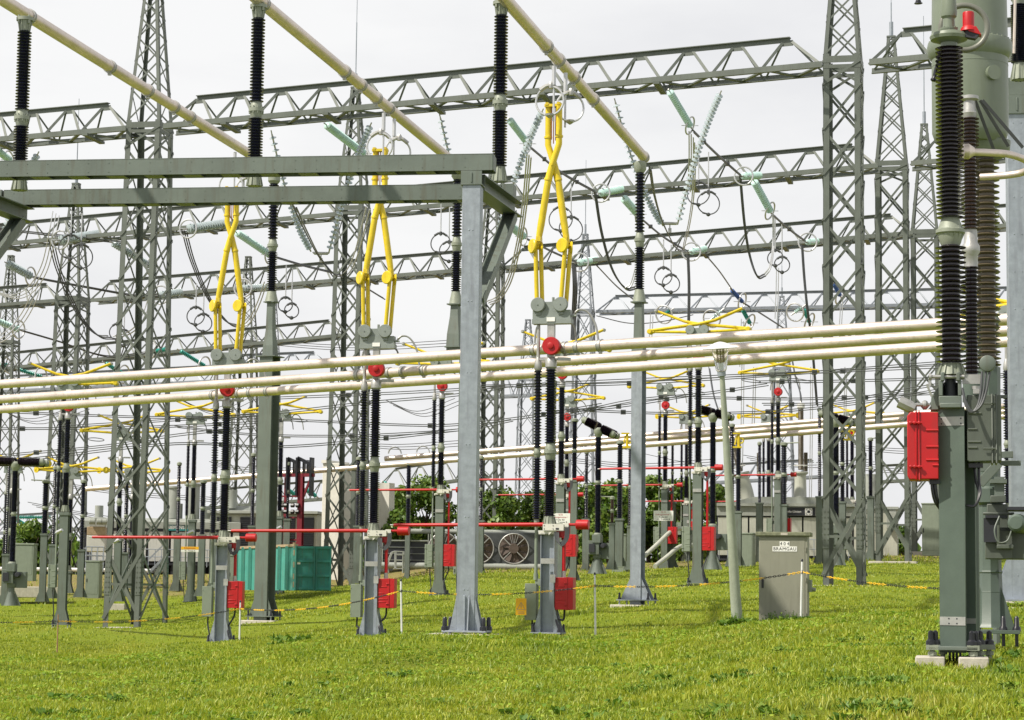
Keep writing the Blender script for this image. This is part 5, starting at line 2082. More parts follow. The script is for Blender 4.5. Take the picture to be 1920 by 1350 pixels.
mb.obj('terminal_box', 'boxdark', t, bevel=.008)
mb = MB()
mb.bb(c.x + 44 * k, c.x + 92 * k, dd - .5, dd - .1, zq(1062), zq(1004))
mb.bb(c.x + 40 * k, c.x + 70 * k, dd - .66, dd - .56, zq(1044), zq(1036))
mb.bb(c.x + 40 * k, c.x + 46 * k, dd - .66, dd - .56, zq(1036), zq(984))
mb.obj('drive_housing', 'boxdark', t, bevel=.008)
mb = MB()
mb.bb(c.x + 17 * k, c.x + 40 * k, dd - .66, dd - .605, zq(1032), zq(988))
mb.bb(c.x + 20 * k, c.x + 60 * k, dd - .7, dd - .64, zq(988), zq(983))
mb.obj('recess_shade', 'dark', t)  # near-black slab on the box front, its colour stands for a shaded hollow
mb = MB()
mb.lathe((c.x + 78 * k, dd - .75, zq(998)), [(.10, -.2), (.105, .0), (.095, .09), (.07, .11)], 22, (-.25, -1, .05))
mb.obj('motor', 'steel2', t)
mb = MB()
mb.bb(c.x + 60 * k, c.x + 110 * k, dd - .8, dd - .3, zq(974), zq(968))
mb.obj('drive_channel', 'dark', t)
mb = MB()
mb.tube(smooth_pts([V((c.x + 45 * k, dd - .75, zq(985))), V((c.x + 36 * k, dd - .8, zq(1010))), V((c.x + 42 * k, dd - .8, zq(1032))), V((c.x + 58 * k, dd - .8, zq(1030))), V((c.x + 66 * k, dd - .78, zq(1012)))], 5), .009, 8)
mb.obj('conduit', 'steel', t)
mb = MB()
mb.prism([(c.x - 6 * k, dd - .9, zq(905)), (c.x + 22 * k, dd - .9, zq(905)), (c.x + 40 * k, dd - .9, zq(880)), (c.x + 70 * k, dd - .9, zq(880)), (c.x + 70 * k, dd - .9, zq(868)), (c.x + 15 * k, dd - .9, zq(870))], (0, .05, 0))
mb.bar((c.x + 10 * k, dd - .9, zq(928)), (c.x + 44 * k, dd - .9, zq(890)), .1, .06, (0, 1, 0))
mb.obj('side_bracket', 'steel', t, bevel=.004)
mb = MB()
mb.bb(c.x + 40 * k, c.x + 84 * k, dd - .8, dd - .74, zq(893), zq(884))
mb.obj('side_bracket', 'steel', t, bevel=.004)
mb = MB()
mb.bb(c.x + 38 * k, c.x + 56 * k, dd - .4, dd - .2, zq(950), zq(910))
mb.bb(c.x + 30 * k, c.x + 60 * k, dd - .45, dd - .15, zq(922), zq(915))
mb.obj('side_bracket', 'steel', t)

# slim dark insulator right of it
t = near_root('post_insulator', 'slim black ribbed insulator between the tan insulator and the galvanised column', 'insulator', 'insulators at the right edge')
dd = 5.0
k = NU * (1 + dd / ND)
x = nl(1867, 0, dd).x
mb = MB()
mb.lathe((x, dd, 0), disc(nl(0, 740, dd).z, nl(0, 622, dd).z, 5 * k, 12 * k, 17), 18)
mb.lathe((x, dd, 0), disc(nl(0, 600, dd).z, nl(0, 402, dd).z, 5 * k, 11 * k, 31), 18)
mb.obj('insulator_section', 'porcbrown', t)
mb = MB()
mb.lathe((x, dd, 0), [(8 * k, nl(0, 636, dd).z), (9 * k, nl(0, 622, dd).z), (13 * k, nl(0, 619, dd).z), (8 * k, nl(0, 604, dd).z)], 16)
mb.lathe((x, dd, 0), [(7 * k, 0), (7 * k, nl(0, 740, dd).z)], 8)
mb.obj('support', 'steel', t)

# conductor tube bend and corona ring and red lamp
mb = MB()
mb.tube(smooth_pts([P(1815, 285, 23.2), P(1850, 286, 23.3), P(1890, 289, 23.5), P(1922, 300, 23.8), P(1932, 312, 24.0), P(1918, 323, 24.2), P(1885, 329, 24.3), P(1838, 332, 24.4)], 6), 8 * um(23.8) * .85, 16)
mb.lathe(P(1812, 284, 23.2), [(.03, -.045), (.075, -.03), (.08, .02), (.04, .08)], 18, (1, 0, 0))
solo('connector_tube', 'bent pale aluminium connector tube beside the big brown insulator', 'connector', mb, 'alu', P(1860, 300, 23.5))
mb = MB()
mb.torus(P(1808, 52, 23.6), 43 * um(23.6), 5.5 * um(23.6), (-.1, -1, 0), 34, 12)
solo('corona_ring', 'large dark corona ring behind the top of the near breaker column', 'ring', mb, 'ring', P(1808, 52, 23.6))
t = thing('cowled_lamp', 'red cowled fitting inside the large dark corona ring', 'fitting', P(1818, 55, 23.1), NY)
k = um(23.1)
mb = MB()
mb.lathe((-2 * k, 0, 0), [(16 * k, -4 * k), (14 * k, 2 * k), (11 * k, 6 * k), (11 * k, 30 * k), (10 * k, 33 * k)], 20)
mb.prism([(-6 * k, -12 * k, 0), (12 * k, -12 * k, 3 * k), (22 * k, -10 * k, -14 * k), (-2 * k, -12 * k, -6 * k)], (0, 24 * k, 0))
mb.obj('cowl', 'red', t, bevel=.004)
mb = MB()
mb.prism([(-8 * k, -9 * k, -2 * k), (18 * k, -9 * k, -12 * k), (10 * k, -9 * k, -20 * k), (-8 * k, -9 * k, -16 * k)], (0, 18 * k, 0))
mb.obj('lens', 'dark', t)
mb = MB()
mb.tube(smooth_pts([P(1724, -10, 23), P(1722, 2, 23), P(1722, 8, 23)], 4), [.02, .02, .02, .02, .03, .03, .04, .045, .03], 10)
solo('arcing_horn', 'black arcing horn tip hanging at the top edge', 'arcing horn', mb, 'black', P(1722, 5, 23), 'arcing horns')
mb = MB()
pts = smooth_pts([P(1762, 112, 23.4), P(1756, 128, 23.4), P(1752, 145, 23.4), P(1750, 153, 23.4)], 4)
mb.tube(pts, [.022] * (len(pts) - 4) + [.03, .036, .034, .02], 10)
solo('arcing_horn', 'black arcing horn curving left of the big brown insulator', 'arcing horn', mb, 'black', P(1755, 130, 23.4), 'arcing horns')

# far right galvanised portal column
t = thing('steel_portal', 'second galvanised portal column cut by the right picture edge', 'portal', P(1914, 1139, 36), math.radians(6))
k = um(36)
B = t.location
ht = rise(B, 216)
mb = MB()
w = 36 * k
mb.bb(-w / 2, w / 2, -.17, -.15, .1, ht)
mb.bb(-w / 2, w / 2, .15, .17, .1, ht)
mb.bb(-.01, .01, -.15, .15, .1, ht)
mb.bb(-w / 2, -w / 2 + .015, -.15, .15, .1, ht)
for z in np.arange(.5, ht, .6):
    for x in (-.06, .06):
        mb.cyl((x, -.178, z), (x, -.165, z), .01, n=6)
mb.obj('column', 'galv', t, bevel=.005)
foot(t, w, .34, 'galv', bw=.5, gh=.75)
mb = MB()
mb.bb(-.2, .2, -.2, .2, ht, ht + 34 * k)
mb.bb(-.3, 3.0, -.2, .2, ht + 34 * k, ht + 68 * k)
mb.bb(-.205, .205, -.205, .205, ht - 2 * k, ht)
mb.bb(-.012, .012, -.212, -.2, ht + 4 * k, ht + 30 * k)
mb.obj('beam', 'steel', t, bevel=.004)
post('black ribbed insulator standing on the second portal at the upper right corner', 1912, 36, 150, -170, 16, 11, n=60, split=.49, seg=24, group='insulators standing on the portal')
mb = MB()
mb.cyl(P(1904, -30, 35.5), P(1901, 100, 35.5), .022, n=10)
solo('downlead_tube', 'bright straight aluminium downlead tube beside the corner insulator', 'tube', mb, 'alu', P(1903, 30, 35.5))

# ------------------------------------------------------------------ street lamp
B = P(1384, 1178, 40)
t = thing('street_lamp', 'old street lamp with flat white hat and clear glass on a leaning concrete pole', 'street lamp', B)
k = um(40)


def lq(px, py):
    q = P(px, py, 40) - B
    return q


ax = (lq(1353, 700) - lq(1380, 1150)).normalized()
mb = MB()
pts = [lq(1384, 1186), lq(1379, 1120), lq(1366, 900), lq(1354, 706)]
mb.tube(pts, [11.5 * k, 10 * k, 7.5 * k, 4.8 * k], 18)
mb.obj('pole', 'pole', t)
top = lq(1353, 702)
mb = MB()
mb.lathe(top, [(6.5 * k, -4 * k), (8 * k, -3 * k), (8 * k, 5 * k), (9 * k, 6 * k)], 18, ax)
mb.obj('collar', 'galv', t)
mb = MB()
mb.lathe(top, [(8.5 * k, 6 * k), (10.5 * k, 10 * k), (15 * k, 44 * k), (15.3 * k, 50 * k), (14.8 * k, 50 * k), (14.5 * k, 44 * k), (10 * k, 10.5 * k), (8 * k, 7 * k)], 28, ax)
mb.obj('glass_shade', 'lampglass', t)
mb = MB()
for j in range(8):
    a = j * PI / 4
    e1 = ax.orthogonal().normalized()
    e2 = ax.cross(e1)
    q = (e1 * math.cos(a) + e2 * math.sin(a)) * 6.5 * k
    mb.cyl(top + q + ax * 22 * k, top + q * 1.15 + ax * 49 * k, .6 * k, n=5)
for j in range(8):
    mb.torus(top + ax * (23 + j * 3.4) * k, 6.8 * k, .55 * k, ax, 18, 5)
mb.obj('inner_grid', 'rim', t)
mb = MB()
mb.lathe(top, [(4.5 * k, 7 * k), (5 * k, 20 * k), (4 * k, 22 * k)], 14, ax)
mb.obj('bulb', 'whitepole', t)
mb = MB()
mb.lathe(top, [(32 * k, 47.5 * k), (33 * k, 49 * k), (24 * k, 53 * k), (10 * k, 59.5 * k), (4 * k, 61 * k), (1 * k, 61.5 * k)], 36, ax)
mb.lathe(top, [(14 * k, 49 * k), (14 * k, 52 * k)], 24, ax)
mb.obj('lamp_hat', 'whitepole', t)

# ------------------------------------------------------------------ cabinet
def cabinet(label, px0, px1, py0, py1, d, depth, m, lid, yaw, sign=None, side=None, lidm=None):
    k = um(d)
    B = P((px0 + px1) / 2, py1, d)
    t = thing('control_cabinet', label, 'cabinet', B, yaw, 'control cabinets')
    W, H = (px1 - px0) * k, rise(B, py0)
    mb = MB()
    mb.bb(-W / 2, W / 2, 0, depth, -.2, H)
    mb.obj('body', m, t, bevel=.006)
    mb = MB()
    mb.bb(-W / 2 + .012, W / 2 - .05, -.008, -.001, .05, H - .03)
    mb.obj('door', m, t, bevel=.004)
    mb = MB()
    mb.bb(-W / 2 - lid, W / 2 + lid, -lid, depth + lid, H + .001, H + .075)
    mb.obj('lid', lidm or m, t, bevel=.01)
    mb = MB()
    mb.bb(-W / 2 + .05, -W / 2 + .09, -.022, -.009, H * .40, H * .50)
    mb.obj('handle', 'black', t, bevel=.004)
    return t, W, H, k


t, W, H, k = cabinet('taupe control cabinet with mossy lid and white BRAMGAU 404 plates', 1423, 1514, 1005, 1168, 43, .42, 'cab', .06, fyaw(1468) + .09, lidm='cablid')
mb = MB()
mb.bb(-.20, .26, -.0145, -.0085, H - .29, H - .195)
s1 = mb.obj('name_plate', 'white', t)
text('BRAMGAU', s1, (.03, -.016, H - .243), .085, sp=1.12)
mb = MB()
mb.bb(-.065, .12, -.0145, -.0085, H - .19, H - .10)
s2 = mb.obj('number_plate', 'white', t)
text('4 0 4', s2, (.028, -.016, H - .146), .085)
mb = MB()
mb.bb(-.04, .09, -.066, -.061, H + .015, H + .06)
mb.obj('lid_tag', 'conc', t)
mb = MB()
mb.bb(W / 2 - .005, W / 2 + .07, .1, .28, H * .36, H * .5)
mb.cyl((W / 2 + .06, .18, H * .39), (W / 2 + .14, .18, H * .385), .04, n=12)
mb.obj('side_socket', 'cast', t)
mb = MB()
for z in (.15, H * .5, H - .25):
    mb.cyl((W / 2 - .03, -.012, z - .04), (W / 2 - .03, -.012, z + .04), .012, n=8)
mb.obj('hinge', 'cab', t)
cabinet('pale grey control cabinet beside the pole insulator at the left edge', 24, 62, 1022, 1080, 92, .5, 'greybox', .03, fyaw(40) + .3)
cabinet('grey green control cabinet seen through the third right tower', 1729, 1762, 946, 1034, 108, .6, 'greybox', .03, fyaw(1745) + .1)

# ------------------------------------------------------------------ barrier chain
POSTS = [(107, 1222, 1152, 50, 'wood', 'thin reddish wooden stake holding the chain at the left'), (449, 1203, 1128, 54, 'whitepole', 'thin white chain post right of the leftmost red drive box'),
         (754, 1199, 1088, 48, 'whitepole', 'white chain post with dark top between the middle drive box and the portal column'),
         (1117, 1200, 1076, 45, 'whitepole', 'white chain post right of the amber warning sign pantograph'), (1501, 1171, 1051, 42, 'whitepole', 'white chain post with black tip in front of the taupe cabinet')]
HK = []
for px, pb, ptop, d, m_, lb in POSTS:
    B = P(px, pb, d)
    h = rise(B, ptop)
    t = thing('chain_post', lb, 'post', B, 0, 'posts of the barrier chain')
    mb = MB()
    r = .022 if m_ != 'wood' else .015
    ln = V((-.045 if px == 754 else (-.03 if px == 1117 else (.03 if px == 1501 else 0)), 0, 0)) * 1
    mb.tube([(0, 0, -.2), ln + V((0, 0, h))], [r, r * .85], 10)
    mb.obj('pole', m_, t)
    mb = MB()
    hz = h * .82
    if m_ != 'wood':
        mb.lathe(ln + V((0, 0, h)), [(r, -.02), (r, .015), (r * .5, .03)], 10)
    mb.torus(ln * .82 + V((0, -.03, hz)), .03, .007, (1, 0, 0), 10, 5)
    mb.obj('chain_hook', 'black' if m_ != 'wood' else 'wire', t)
    HK.append(B + ln * .82 + V((0, -.03, hz)))
ENDS = [P(-60, 1166, 49)] + HK + [P(1990, 1098, 37)]
SAG = [.02, .12, .17, .12, .11, .16]
CLB = ['chain run from the left picture edge to the reddish stake', 'chain run before the left tower and leftmost red box', 'chain run before the container column and middle drive boxes',
       'chain run passing in front of the galvanised portal column', 'chain run in front of the lamp pole and the cabinet door', 'chain run right of the cabinet passing the right tower foot']
yy = 0.0
for i in range(len(ENDS) - 1):
    a, b = ENDS[i], ENDS[i + 1]
    n = int((b - a).length / .052)
    mb = MB()
    pts = []
    for j in range(n + 1):
        f = j / n
        pts.append(lerp(a, b, f) - ZV * SAG[i] * 4 * f * (1 - f))
    for j in range(n):
        c, dr = (pts[j] + pts[j + 1]) / 2, (pts[j + 1] - pts[j]).normalized()
        yy += .052
        mb.cur = int(yy / .5) % 2
        sd = dr.cross(ZV).normalized()
        upv = sd.cross(dr)
        q, o = (sd, upv) if j % 2 else (upv, sd)
        ring = [c + dr * math.cos(a_) * .035 + q * math.sin(a_) * .015 for a_ in [2 * PI * z_ / 8 for z_ in range(8)]]
        mb.tube(ring, .006, 5, True)
    solo('barrier_chain', 'yellow and black ' + CLB[i], 'chain', mb, ['chainy', 'black'], a, 'runs of the barrier chain')

# amber sign hung on the chain, brown block
t = thing('warning_sign', 'amber warning sign with a triangle hanging on the chain beside the grey box', 'sign', P(977, 1137, 46), fyaw(977) - .05)
k = um(46)
mb = MB()
mb.bb(-10 * k, 10 * k, -.004, .004, -16 * k, 15 * k)
mb.obj('plate', 'amber', t)
mb = MB()
tri = [V((-8 * k, -.007, -6 * k)), V((8 * k, -.007, -6 * k)), V((0, -.007, 7.5 * k))]
for i in range(3):
    mb.bar(tri[i], tri[(i + 1) % 3], .9 * k, .003, (0, 1, 0))
mb.bar((1 * k, -.007, 4 * k), (-1.2 * k, -.007, .2 * k), .9 * k, .003, (0, 1, 0))
mb.bar((-1.2 * k, -.007, .2 * k), (1.2 * k, -.007, .6 * k), .7 * k, .003, (0, 1, 0))
mb.bar((1.2 * k, -.007, .6 * k), (-.6 * k, -.007, -4 * k), .9 * k, .003, (0, 1, 0))
for z in (-10, -12.5):
    mb.bar((-6 * k, -.007, z * k), (6 * k, -.007, z * k), .7 * k, .003, (0, 1, 0))
mb.obj('warning_symbol', 'rim', t)
mb = MB()
mb.box((0, 0, 5 * um(50)), (34 * um(50), .3, 13 * um(50)))
o = mb.obj('rusty_block', 'rust', None, bevel=.012, loc=P(667, 1203, 49.5))
tag(o, 'rusty brown block lying at the foot of the middle pantograph', 'block')

# signs on the folded pantographs
def plate_sign(label, px, py, d, w, h, lines, m='white', top=None):
    k = um(d)
    t = thing('equipment_sign', label, 'sign', P(px, py, d), fyaw(px) + .1, 'equipment signs')
    mb = MB()
    mb.bb(-w * k / 2, w * k / 2, -.01, .01, -h * k / 2, h * k / 2)
    mb.obj('plate', m, t, bevel=.003)
    if top:
        mb = MB()
        mb.bb(-w * k / 2, w * k / 2, -.016, -.0105, -h * k * .02, h * k / 2)
        mb.obj('colour_band', top, t)
    for s, z, sz, mt in lines:
        text(s, t, (0, -.019 if top else -.012, z * h * k), sz * k, mt)
    return t


plate_sign('white sign lettered SS A on the folded pantograph right of the galvanised post', 1244, 967, 94.4, 37, 19, [('SS A', .36, 4.4, 'textred'), ('Erdungstrenner 1', .12, 4.2, 'textred'), ('Trafo 421', -.14, 4.2, 'text'), ('SS - Trenner A', -.37, 4.2, 'text')])
plate_sign('white sign lettered SS B half hidden behind the right raised pantograph', 1051, 972, 75.4, 36, 19, [('SS B', .36, 4.4, 'textred'), ('Erdungstrenner 1', .12, 4.2, 'textred'), ('Trafo 421', -.14, 4.2, 'text'), ('SS - Trenner B', -.37, 4.2, 'text')])
plate_sign('yellow and white sign on the folded pantograph left of the leftmost raised one', 356, 1030, 83.4, 33, 10, [('Erdungstrenner', .25, 3.4, 'textred'), ('SS - Trenner B', -.26, 3.2, 'text')], 'white', 'amber')
# ------------------------------------------------------------------ things at the back of the yard
def frame_at(name, label, cat, px, py, d, extra=0.1, group=None):
    t = thing(name, label, cat, P(px, py, d), fyaw(px) + extra, group)
    return t, um(d)


# teal skip container
DCN = 92
t, k = frame_at('skip_container', 'teal open steel skip container with a rusty light rim behind the column posts', 'container', 552, 1108, DCN, .0)
# long side runs away to the left: corner at local origin
e = V((-114 * k, 4.6, 0))
H0 = 84 * k
t_ = 12 * k
mb = MB()
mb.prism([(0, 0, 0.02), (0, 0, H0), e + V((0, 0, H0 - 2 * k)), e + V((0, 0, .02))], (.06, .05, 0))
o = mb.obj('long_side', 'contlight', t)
mb = MB()
n = 8
for i in range(n + 1):
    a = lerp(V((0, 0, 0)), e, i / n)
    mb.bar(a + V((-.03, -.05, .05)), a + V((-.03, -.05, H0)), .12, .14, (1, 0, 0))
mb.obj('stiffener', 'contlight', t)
mb = MB()
mb.bar(V((.04, -.02, H0 + .03)), e + V((.04, -.02, H0 - 2 * k + .03)), .16, .1)
mb.obj('rim', 'rim', t)
mb = MB()
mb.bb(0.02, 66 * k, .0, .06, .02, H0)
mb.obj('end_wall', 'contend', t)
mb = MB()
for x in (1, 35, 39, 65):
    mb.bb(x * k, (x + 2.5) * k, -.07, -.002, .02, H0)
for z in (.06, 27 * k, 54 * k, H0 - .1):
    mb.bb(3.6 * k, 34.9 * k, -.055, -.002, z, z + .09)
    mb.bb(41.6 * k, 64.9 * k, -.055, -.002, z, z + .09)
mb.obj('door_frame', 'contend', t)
mb = MB()
for z in (.15, 22 * k, 44 * k, 66 * k, 80 * k):
    mb.cyl((-2 * k, -.06, z), (-2 * k, -.06, z + .22), .06, n=8)
mb.cyl((-3.2 * k, -.05, .1), (-3.2 * k, -.05, H0), .025, n=8)
mb.obj('hinge', 'rim', t)
mb = MB()
mb.bb(4 * k, 10 * k, -.01, -.003, 50 * k, 56 * k)
mb.obj('label_plate', 'white', t)
mb = MB()
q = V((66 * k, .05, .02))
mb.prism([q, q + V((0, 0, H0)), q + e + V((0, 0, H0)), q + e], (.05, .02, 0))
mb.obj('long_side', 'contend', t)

# pale concrete fire wall
t, k = frame_at('fire_wall', 'tall pale concrete fire wall between the dark red frame and the middle tower', 'wall', 625, 1090, 112, .5)
mb = MB()
mb.bb(-28 * k, 14 * k, 0, 2.2, -.3, 222 * k)
mb.obj('wall', 'concw', t, bevel=.03)
mb = MB()
mb.bb(-28.5 * k, -18 * k, -.1, 2.3, 222 * k, 228 * k)
mb.bb(18 * k, 55 * k, 3, 3.6, -.3, 190 * k)
mb.obj('coping', 'concw', t)

# low hut with dark louvres behind the gantry
t, k = frame_at('switch_hut', 'low pale switch hut with dark louvre panels behind the red gantry and container', 'hut', 505, 1092, 118, .25)
mb = MB()
mb.bb(-120 * k, 88 * k, .2, 5, -.4, 128 * k)
mb.obj('wall', 'panel3', t, bevel=.03)
mb = MB()
mb.bb(-123 * k, 91 * k, -.1, 5.3, 128.4 * k, 134 * k)
mb.obj('roof', 'panel2', t, bevel=.02)
for x0, x1 in ((18, 46), (58, 82), (-60, -32), (-105, -78)):
    mb = MB()
    mb.bb(x0 * k, x1 * k, .1, .19, 50 * k, 122 * k)
    for i in range(18):
        mb.bar((x0 * k, .08, (52 + i * 4) * k), (x1 * k, .08, (52 + i * 4) * k), .06, .03)
    mb.obj('louvre', 'signblack', t)

# dark red steel frame with black insulator rows
t, k = frame_at('fuse_gantry', 'dark red steel gantry carrying black fuse posts beside the pale fire wall', 'frame', 561, 1080, 106, .4)
mb = MB()
hcolumn(mb, 0, 0, -.3, 192 * k, 10 * k, .25)
mb.bb(-50 * k, 26 * k, -.1, .1, 186 * k, 192 * k)
mb.bar((2 * k, 0, 142 * k), (20 * k, 0, 184 * k), .1, .1, (0, 1, 0))
for z in (60, 66, 108, 148):
    mb.bb(-45 * k, -5 * k, -.06, .06, z * k, (z + 3) * k)
mb.bb(-40 * k, 4 * k, -.12, .12, 58 * k, 52 * k)
hcolumn(mb, -36 * k, .3, -.3, 186 * k, 5 * k, .15)
mb.obj('frame', 'darkred', t)
mb = MB()
for x in (-26, -6, 22):
    mb.bb((x - 2) * k, (x + 1.5) * k, -.25, .15, 150 * k, 222 * k)
for x in (-32, -19, -12, 1, 9):
    mb.bb((x - 1) * k, (x + 1) * k, .1, .4, 190 * k, 218 * k)
mb.bar((-28 * k, 0, 221 * k), (-8 * k, 0, 212 * k), .15, .15)
mb.bar((-8 * k, 0, 222 * k), (22 * k, 0, 208 * k), .15, .15)
for x in (-38, -30, -16, -6):
    mb.cyl((x * k, -.2, 132 * k), ((x + 6) * k, -.2, 132 * k), .1, n=8)
    mb.cyl((x * k, -.2, 120 * k), ((x + 6) * k, -.2, 120 * k), .1, n=8)
mb.obj('fuse_post', 'black', t)

# transformer left: pale panels, dark base, lettering
DT = 118
t, k = frame_at('power_transformer', 'big transformer with pale side panels and a teal lettered sign behind the left tower', 'transformer', 320, 1075, DT, .05)
x0, x1 = -165 * k, 128 * k
mb = MB()
xs = [-150, -112, -78, -45, -3, 36, 73, 112, 128]
for a, b in zip(xs[:-1], xs[1:]):
    MB().bb(a * k + .06, b * k - .06, 0, .1, 22 * k, 78 * k).obj('side_panel', 'panel', t, bevel=.01)
mb = MB()
mb.bb(x0, x1, .12, 3.4, 20 * k, 80 * k)
mb.bb(x0, x1, -.04, .09, 78.5 * k, 83 * k)
mb.bb(x0, x1, -.3, 3.4, 15 * k, 19 * k)
for a in range(-10, 10):
    mb.bb(a * 15 * k, a * 15 * k + .12, -.2, .1, -.2, 15 * k)
mb.bb(x0, x1, .6, 3.4, -.3, 15 * k)
mb.obj('plinth', 'dark', t)
mb = MB()
mb.prism([(x0, -.1, 83.5 * k), (x0, -.1, 96 * k), (x0, 1.0, 104 * k), (x0, 3.2, 104 * k), (x0, 3.4, 83.5 * k)], (x1 - x0, 0, 0))
for x, r, z in ((-140, 8, 112), (8, 9, 118), (60, 10, 114)):
    mb.cyl((x * k, 1.4, 100 * k), (x * k, 1.4, z * k + .4), r * k, n=14)
mb.obj('tank_cover', 'panel2', t)
mb = MB()
mb.tube([(88 * k, 1.5, 116 * k), (91 * k, 1.5, 116 * k), (160 * k, 1.5, 116 * k), (163 * k, 1.5, 116 * k)], [8 * k, 14 * k, 14 * k, 8 * k], 20)
mb.obj('conservator', 'panel2', t)
mb = MB()
mb.lathe((0, 1.2, 0), [(13 * k, 104 * k), (14 * k, 118 * k), (11 * k, 160 * k), (14 * k, 162 * k), (14 * k, 165 * k)], 18)
mb.obj('turret', 'panel2', t)
mb = MB()
mb.lathe((36 * k, 1.2, 0), [(13 * k, 104 * k), (13 * k, 165 * k), (17 * k, 168 * k), (17 * k, 171 * k)], 18)
mb.obj('turret', 'panel2', t)
mb = MB()
mb.lathe((110 * k, 1.2, 0), [(9 * k, 125 * k), (10 * k, 160 * k)], 18)
mb.obj('turret', 'panel2', t)
mb = MB()
mb.bb(-14 * k, 30 * k, -.10, -.05, 80 * k, 91 * k)
sg = mb.obj('maker_sign', 'signteal', t)
text('SIEMENS', sg, (8 * k, -.115, 85.4 * k), 8.2 * k, 'white')
mb = MB()
for x in np.arange(-160, 128, 12):
    mb.cyl((x * k, -.9, 12 * k), (x * k, -.9, 44 * k), .022, n=5)
for z in (44, 30):
    mb.cyl((x0, -.9, z * k), (x1, -.9, z * k), .022, n=5)
mb.obj('railing', 'galv', t)
mb = MB()
for q in (0, .75):
    mb.bar((-38 * k, -1.1 - q, -1 * k), (-12 * k, -1.1 - q, 26 * k), .05, .12)
    mb.bar((-38 * k, -1.1 - q, 25 * k), (-12 * k, -1.1 - q, 52 * k), .035, .035)
for i in range(9):
    f = i / 9
    mb.bb(lerp(-38, -12, f) * k, lerp(-38, -12, f) * k + .25, -1.85, -1.1, lerp(0, 26, f) * k, lerp(0, 26, f) * k + .04)
mb.obj('stairs', 'galv', t)
mb = MB()
mb.tube([(-150 * k, -1.2, 4 * k), (-2 * k, -1.2, 4 * k)], 3.5 * k, 12)
mb.tube([(-330 * k, -1.2, 4 * k), (-152 * k, -1.2, 4 * k)], 3.5 * k, 12)
mb.obj('coolant_pipe', 'white', t)

# left auxiliary unit
t, k = frame_at('auxiliary_unit', 'small stained concrete coloured unit with pumps on top left of the left tower', 'transformer unit', 178, 1070, 112, .05)
mb = MB()
mb.bb(-17 * k, 17 * k, 0, 2, 36 * k, 66 * k)
mb.obj('panel', 'panel', t, bevel=.02)
mb = MB()
mb.bb(-17 * k, 17 * k, 0, 2, 66.4 * k, 82 * k)
mb.obj('stained_top', 'rim', t, bevel=.02)
mb = MB()
for x in (-8, 6, 14):
    mb.tube([((x - 5) * k, -.2, 92 * k), ((x + 6) * k, -.2, 92 * k)], 6 * k, 12)
mb.bb(-14 * k, 16 * k, .3, 1.5, 82.4 * k, 100 * k)
mb.obj('pump', 'panel2', t, bevel=.02)
mb = MB()
for x in (-16, -6, 5, 16):
    mb.cyl((x * k, -.6, -2 * k), (x * k, -.6, 44 * k), .03, n=6)
for z in (10, 28, 44):
    mb.cyl((-16 * k, -.6, z * k), (16 * k, -.6, z * k), .03, n=6)
mb.obj('railing', 'galv', t)

# dark radiator bank, three fans, big pipe
t, k = frame_at('cooler_bank', 'long dark cooler bank with three big round brown fans behind the insulators', 'cooler', 905, 1064, 106, .03)
mb = MB()
mb.bb(-45 * k, 130 * k, .3, 2.2, 6 * k, 66 * k)
mb.obj('fan_housing', 'coolergrey', t, bevel=.03)
mb = MB()
mb.bb(-190 * k, -100 * k, .3, 2.0, 2 * k, 48 * k)
mb.obj('radiator', 'signblack', t)
mb = MB()
for z in (12, 24, 36, 47):
    mb.bb(-190 * k, -100 * k, .26, .3, z * k, (z + .8) * k)
for x in (-190, -104, -100):
    mb.bb(x * k, (x + 1.5) * k, .2, .29, 0, 62 * k)
mb.bb(-190 * k, -104 * k, .2, .4, 48 * k, 50 * k)
mb.obj('radiator_frame', 'panel2', t)
mb = MB()
mb.tube([(-190 * k, .2, 2 * k), (135 * k, .2, 2 * k)], 6 * k, 14)
mb.tube([(-160 * k, .6, 67 * k), (130 * k, .6, 67 * k)], 4.5 * k, 14)
mb.lathe((-105 * k, .2, 2 * k), [(9 * k, -2 * k), (9 * k, 2 * k)], 16, (1, 0, 0))
mb.cyl((-97 * k, .1, 0), (-97 * k, .1, 14 * k), 1.2 * k, n=8)
mb.obj('pipework', 'panel2', t)
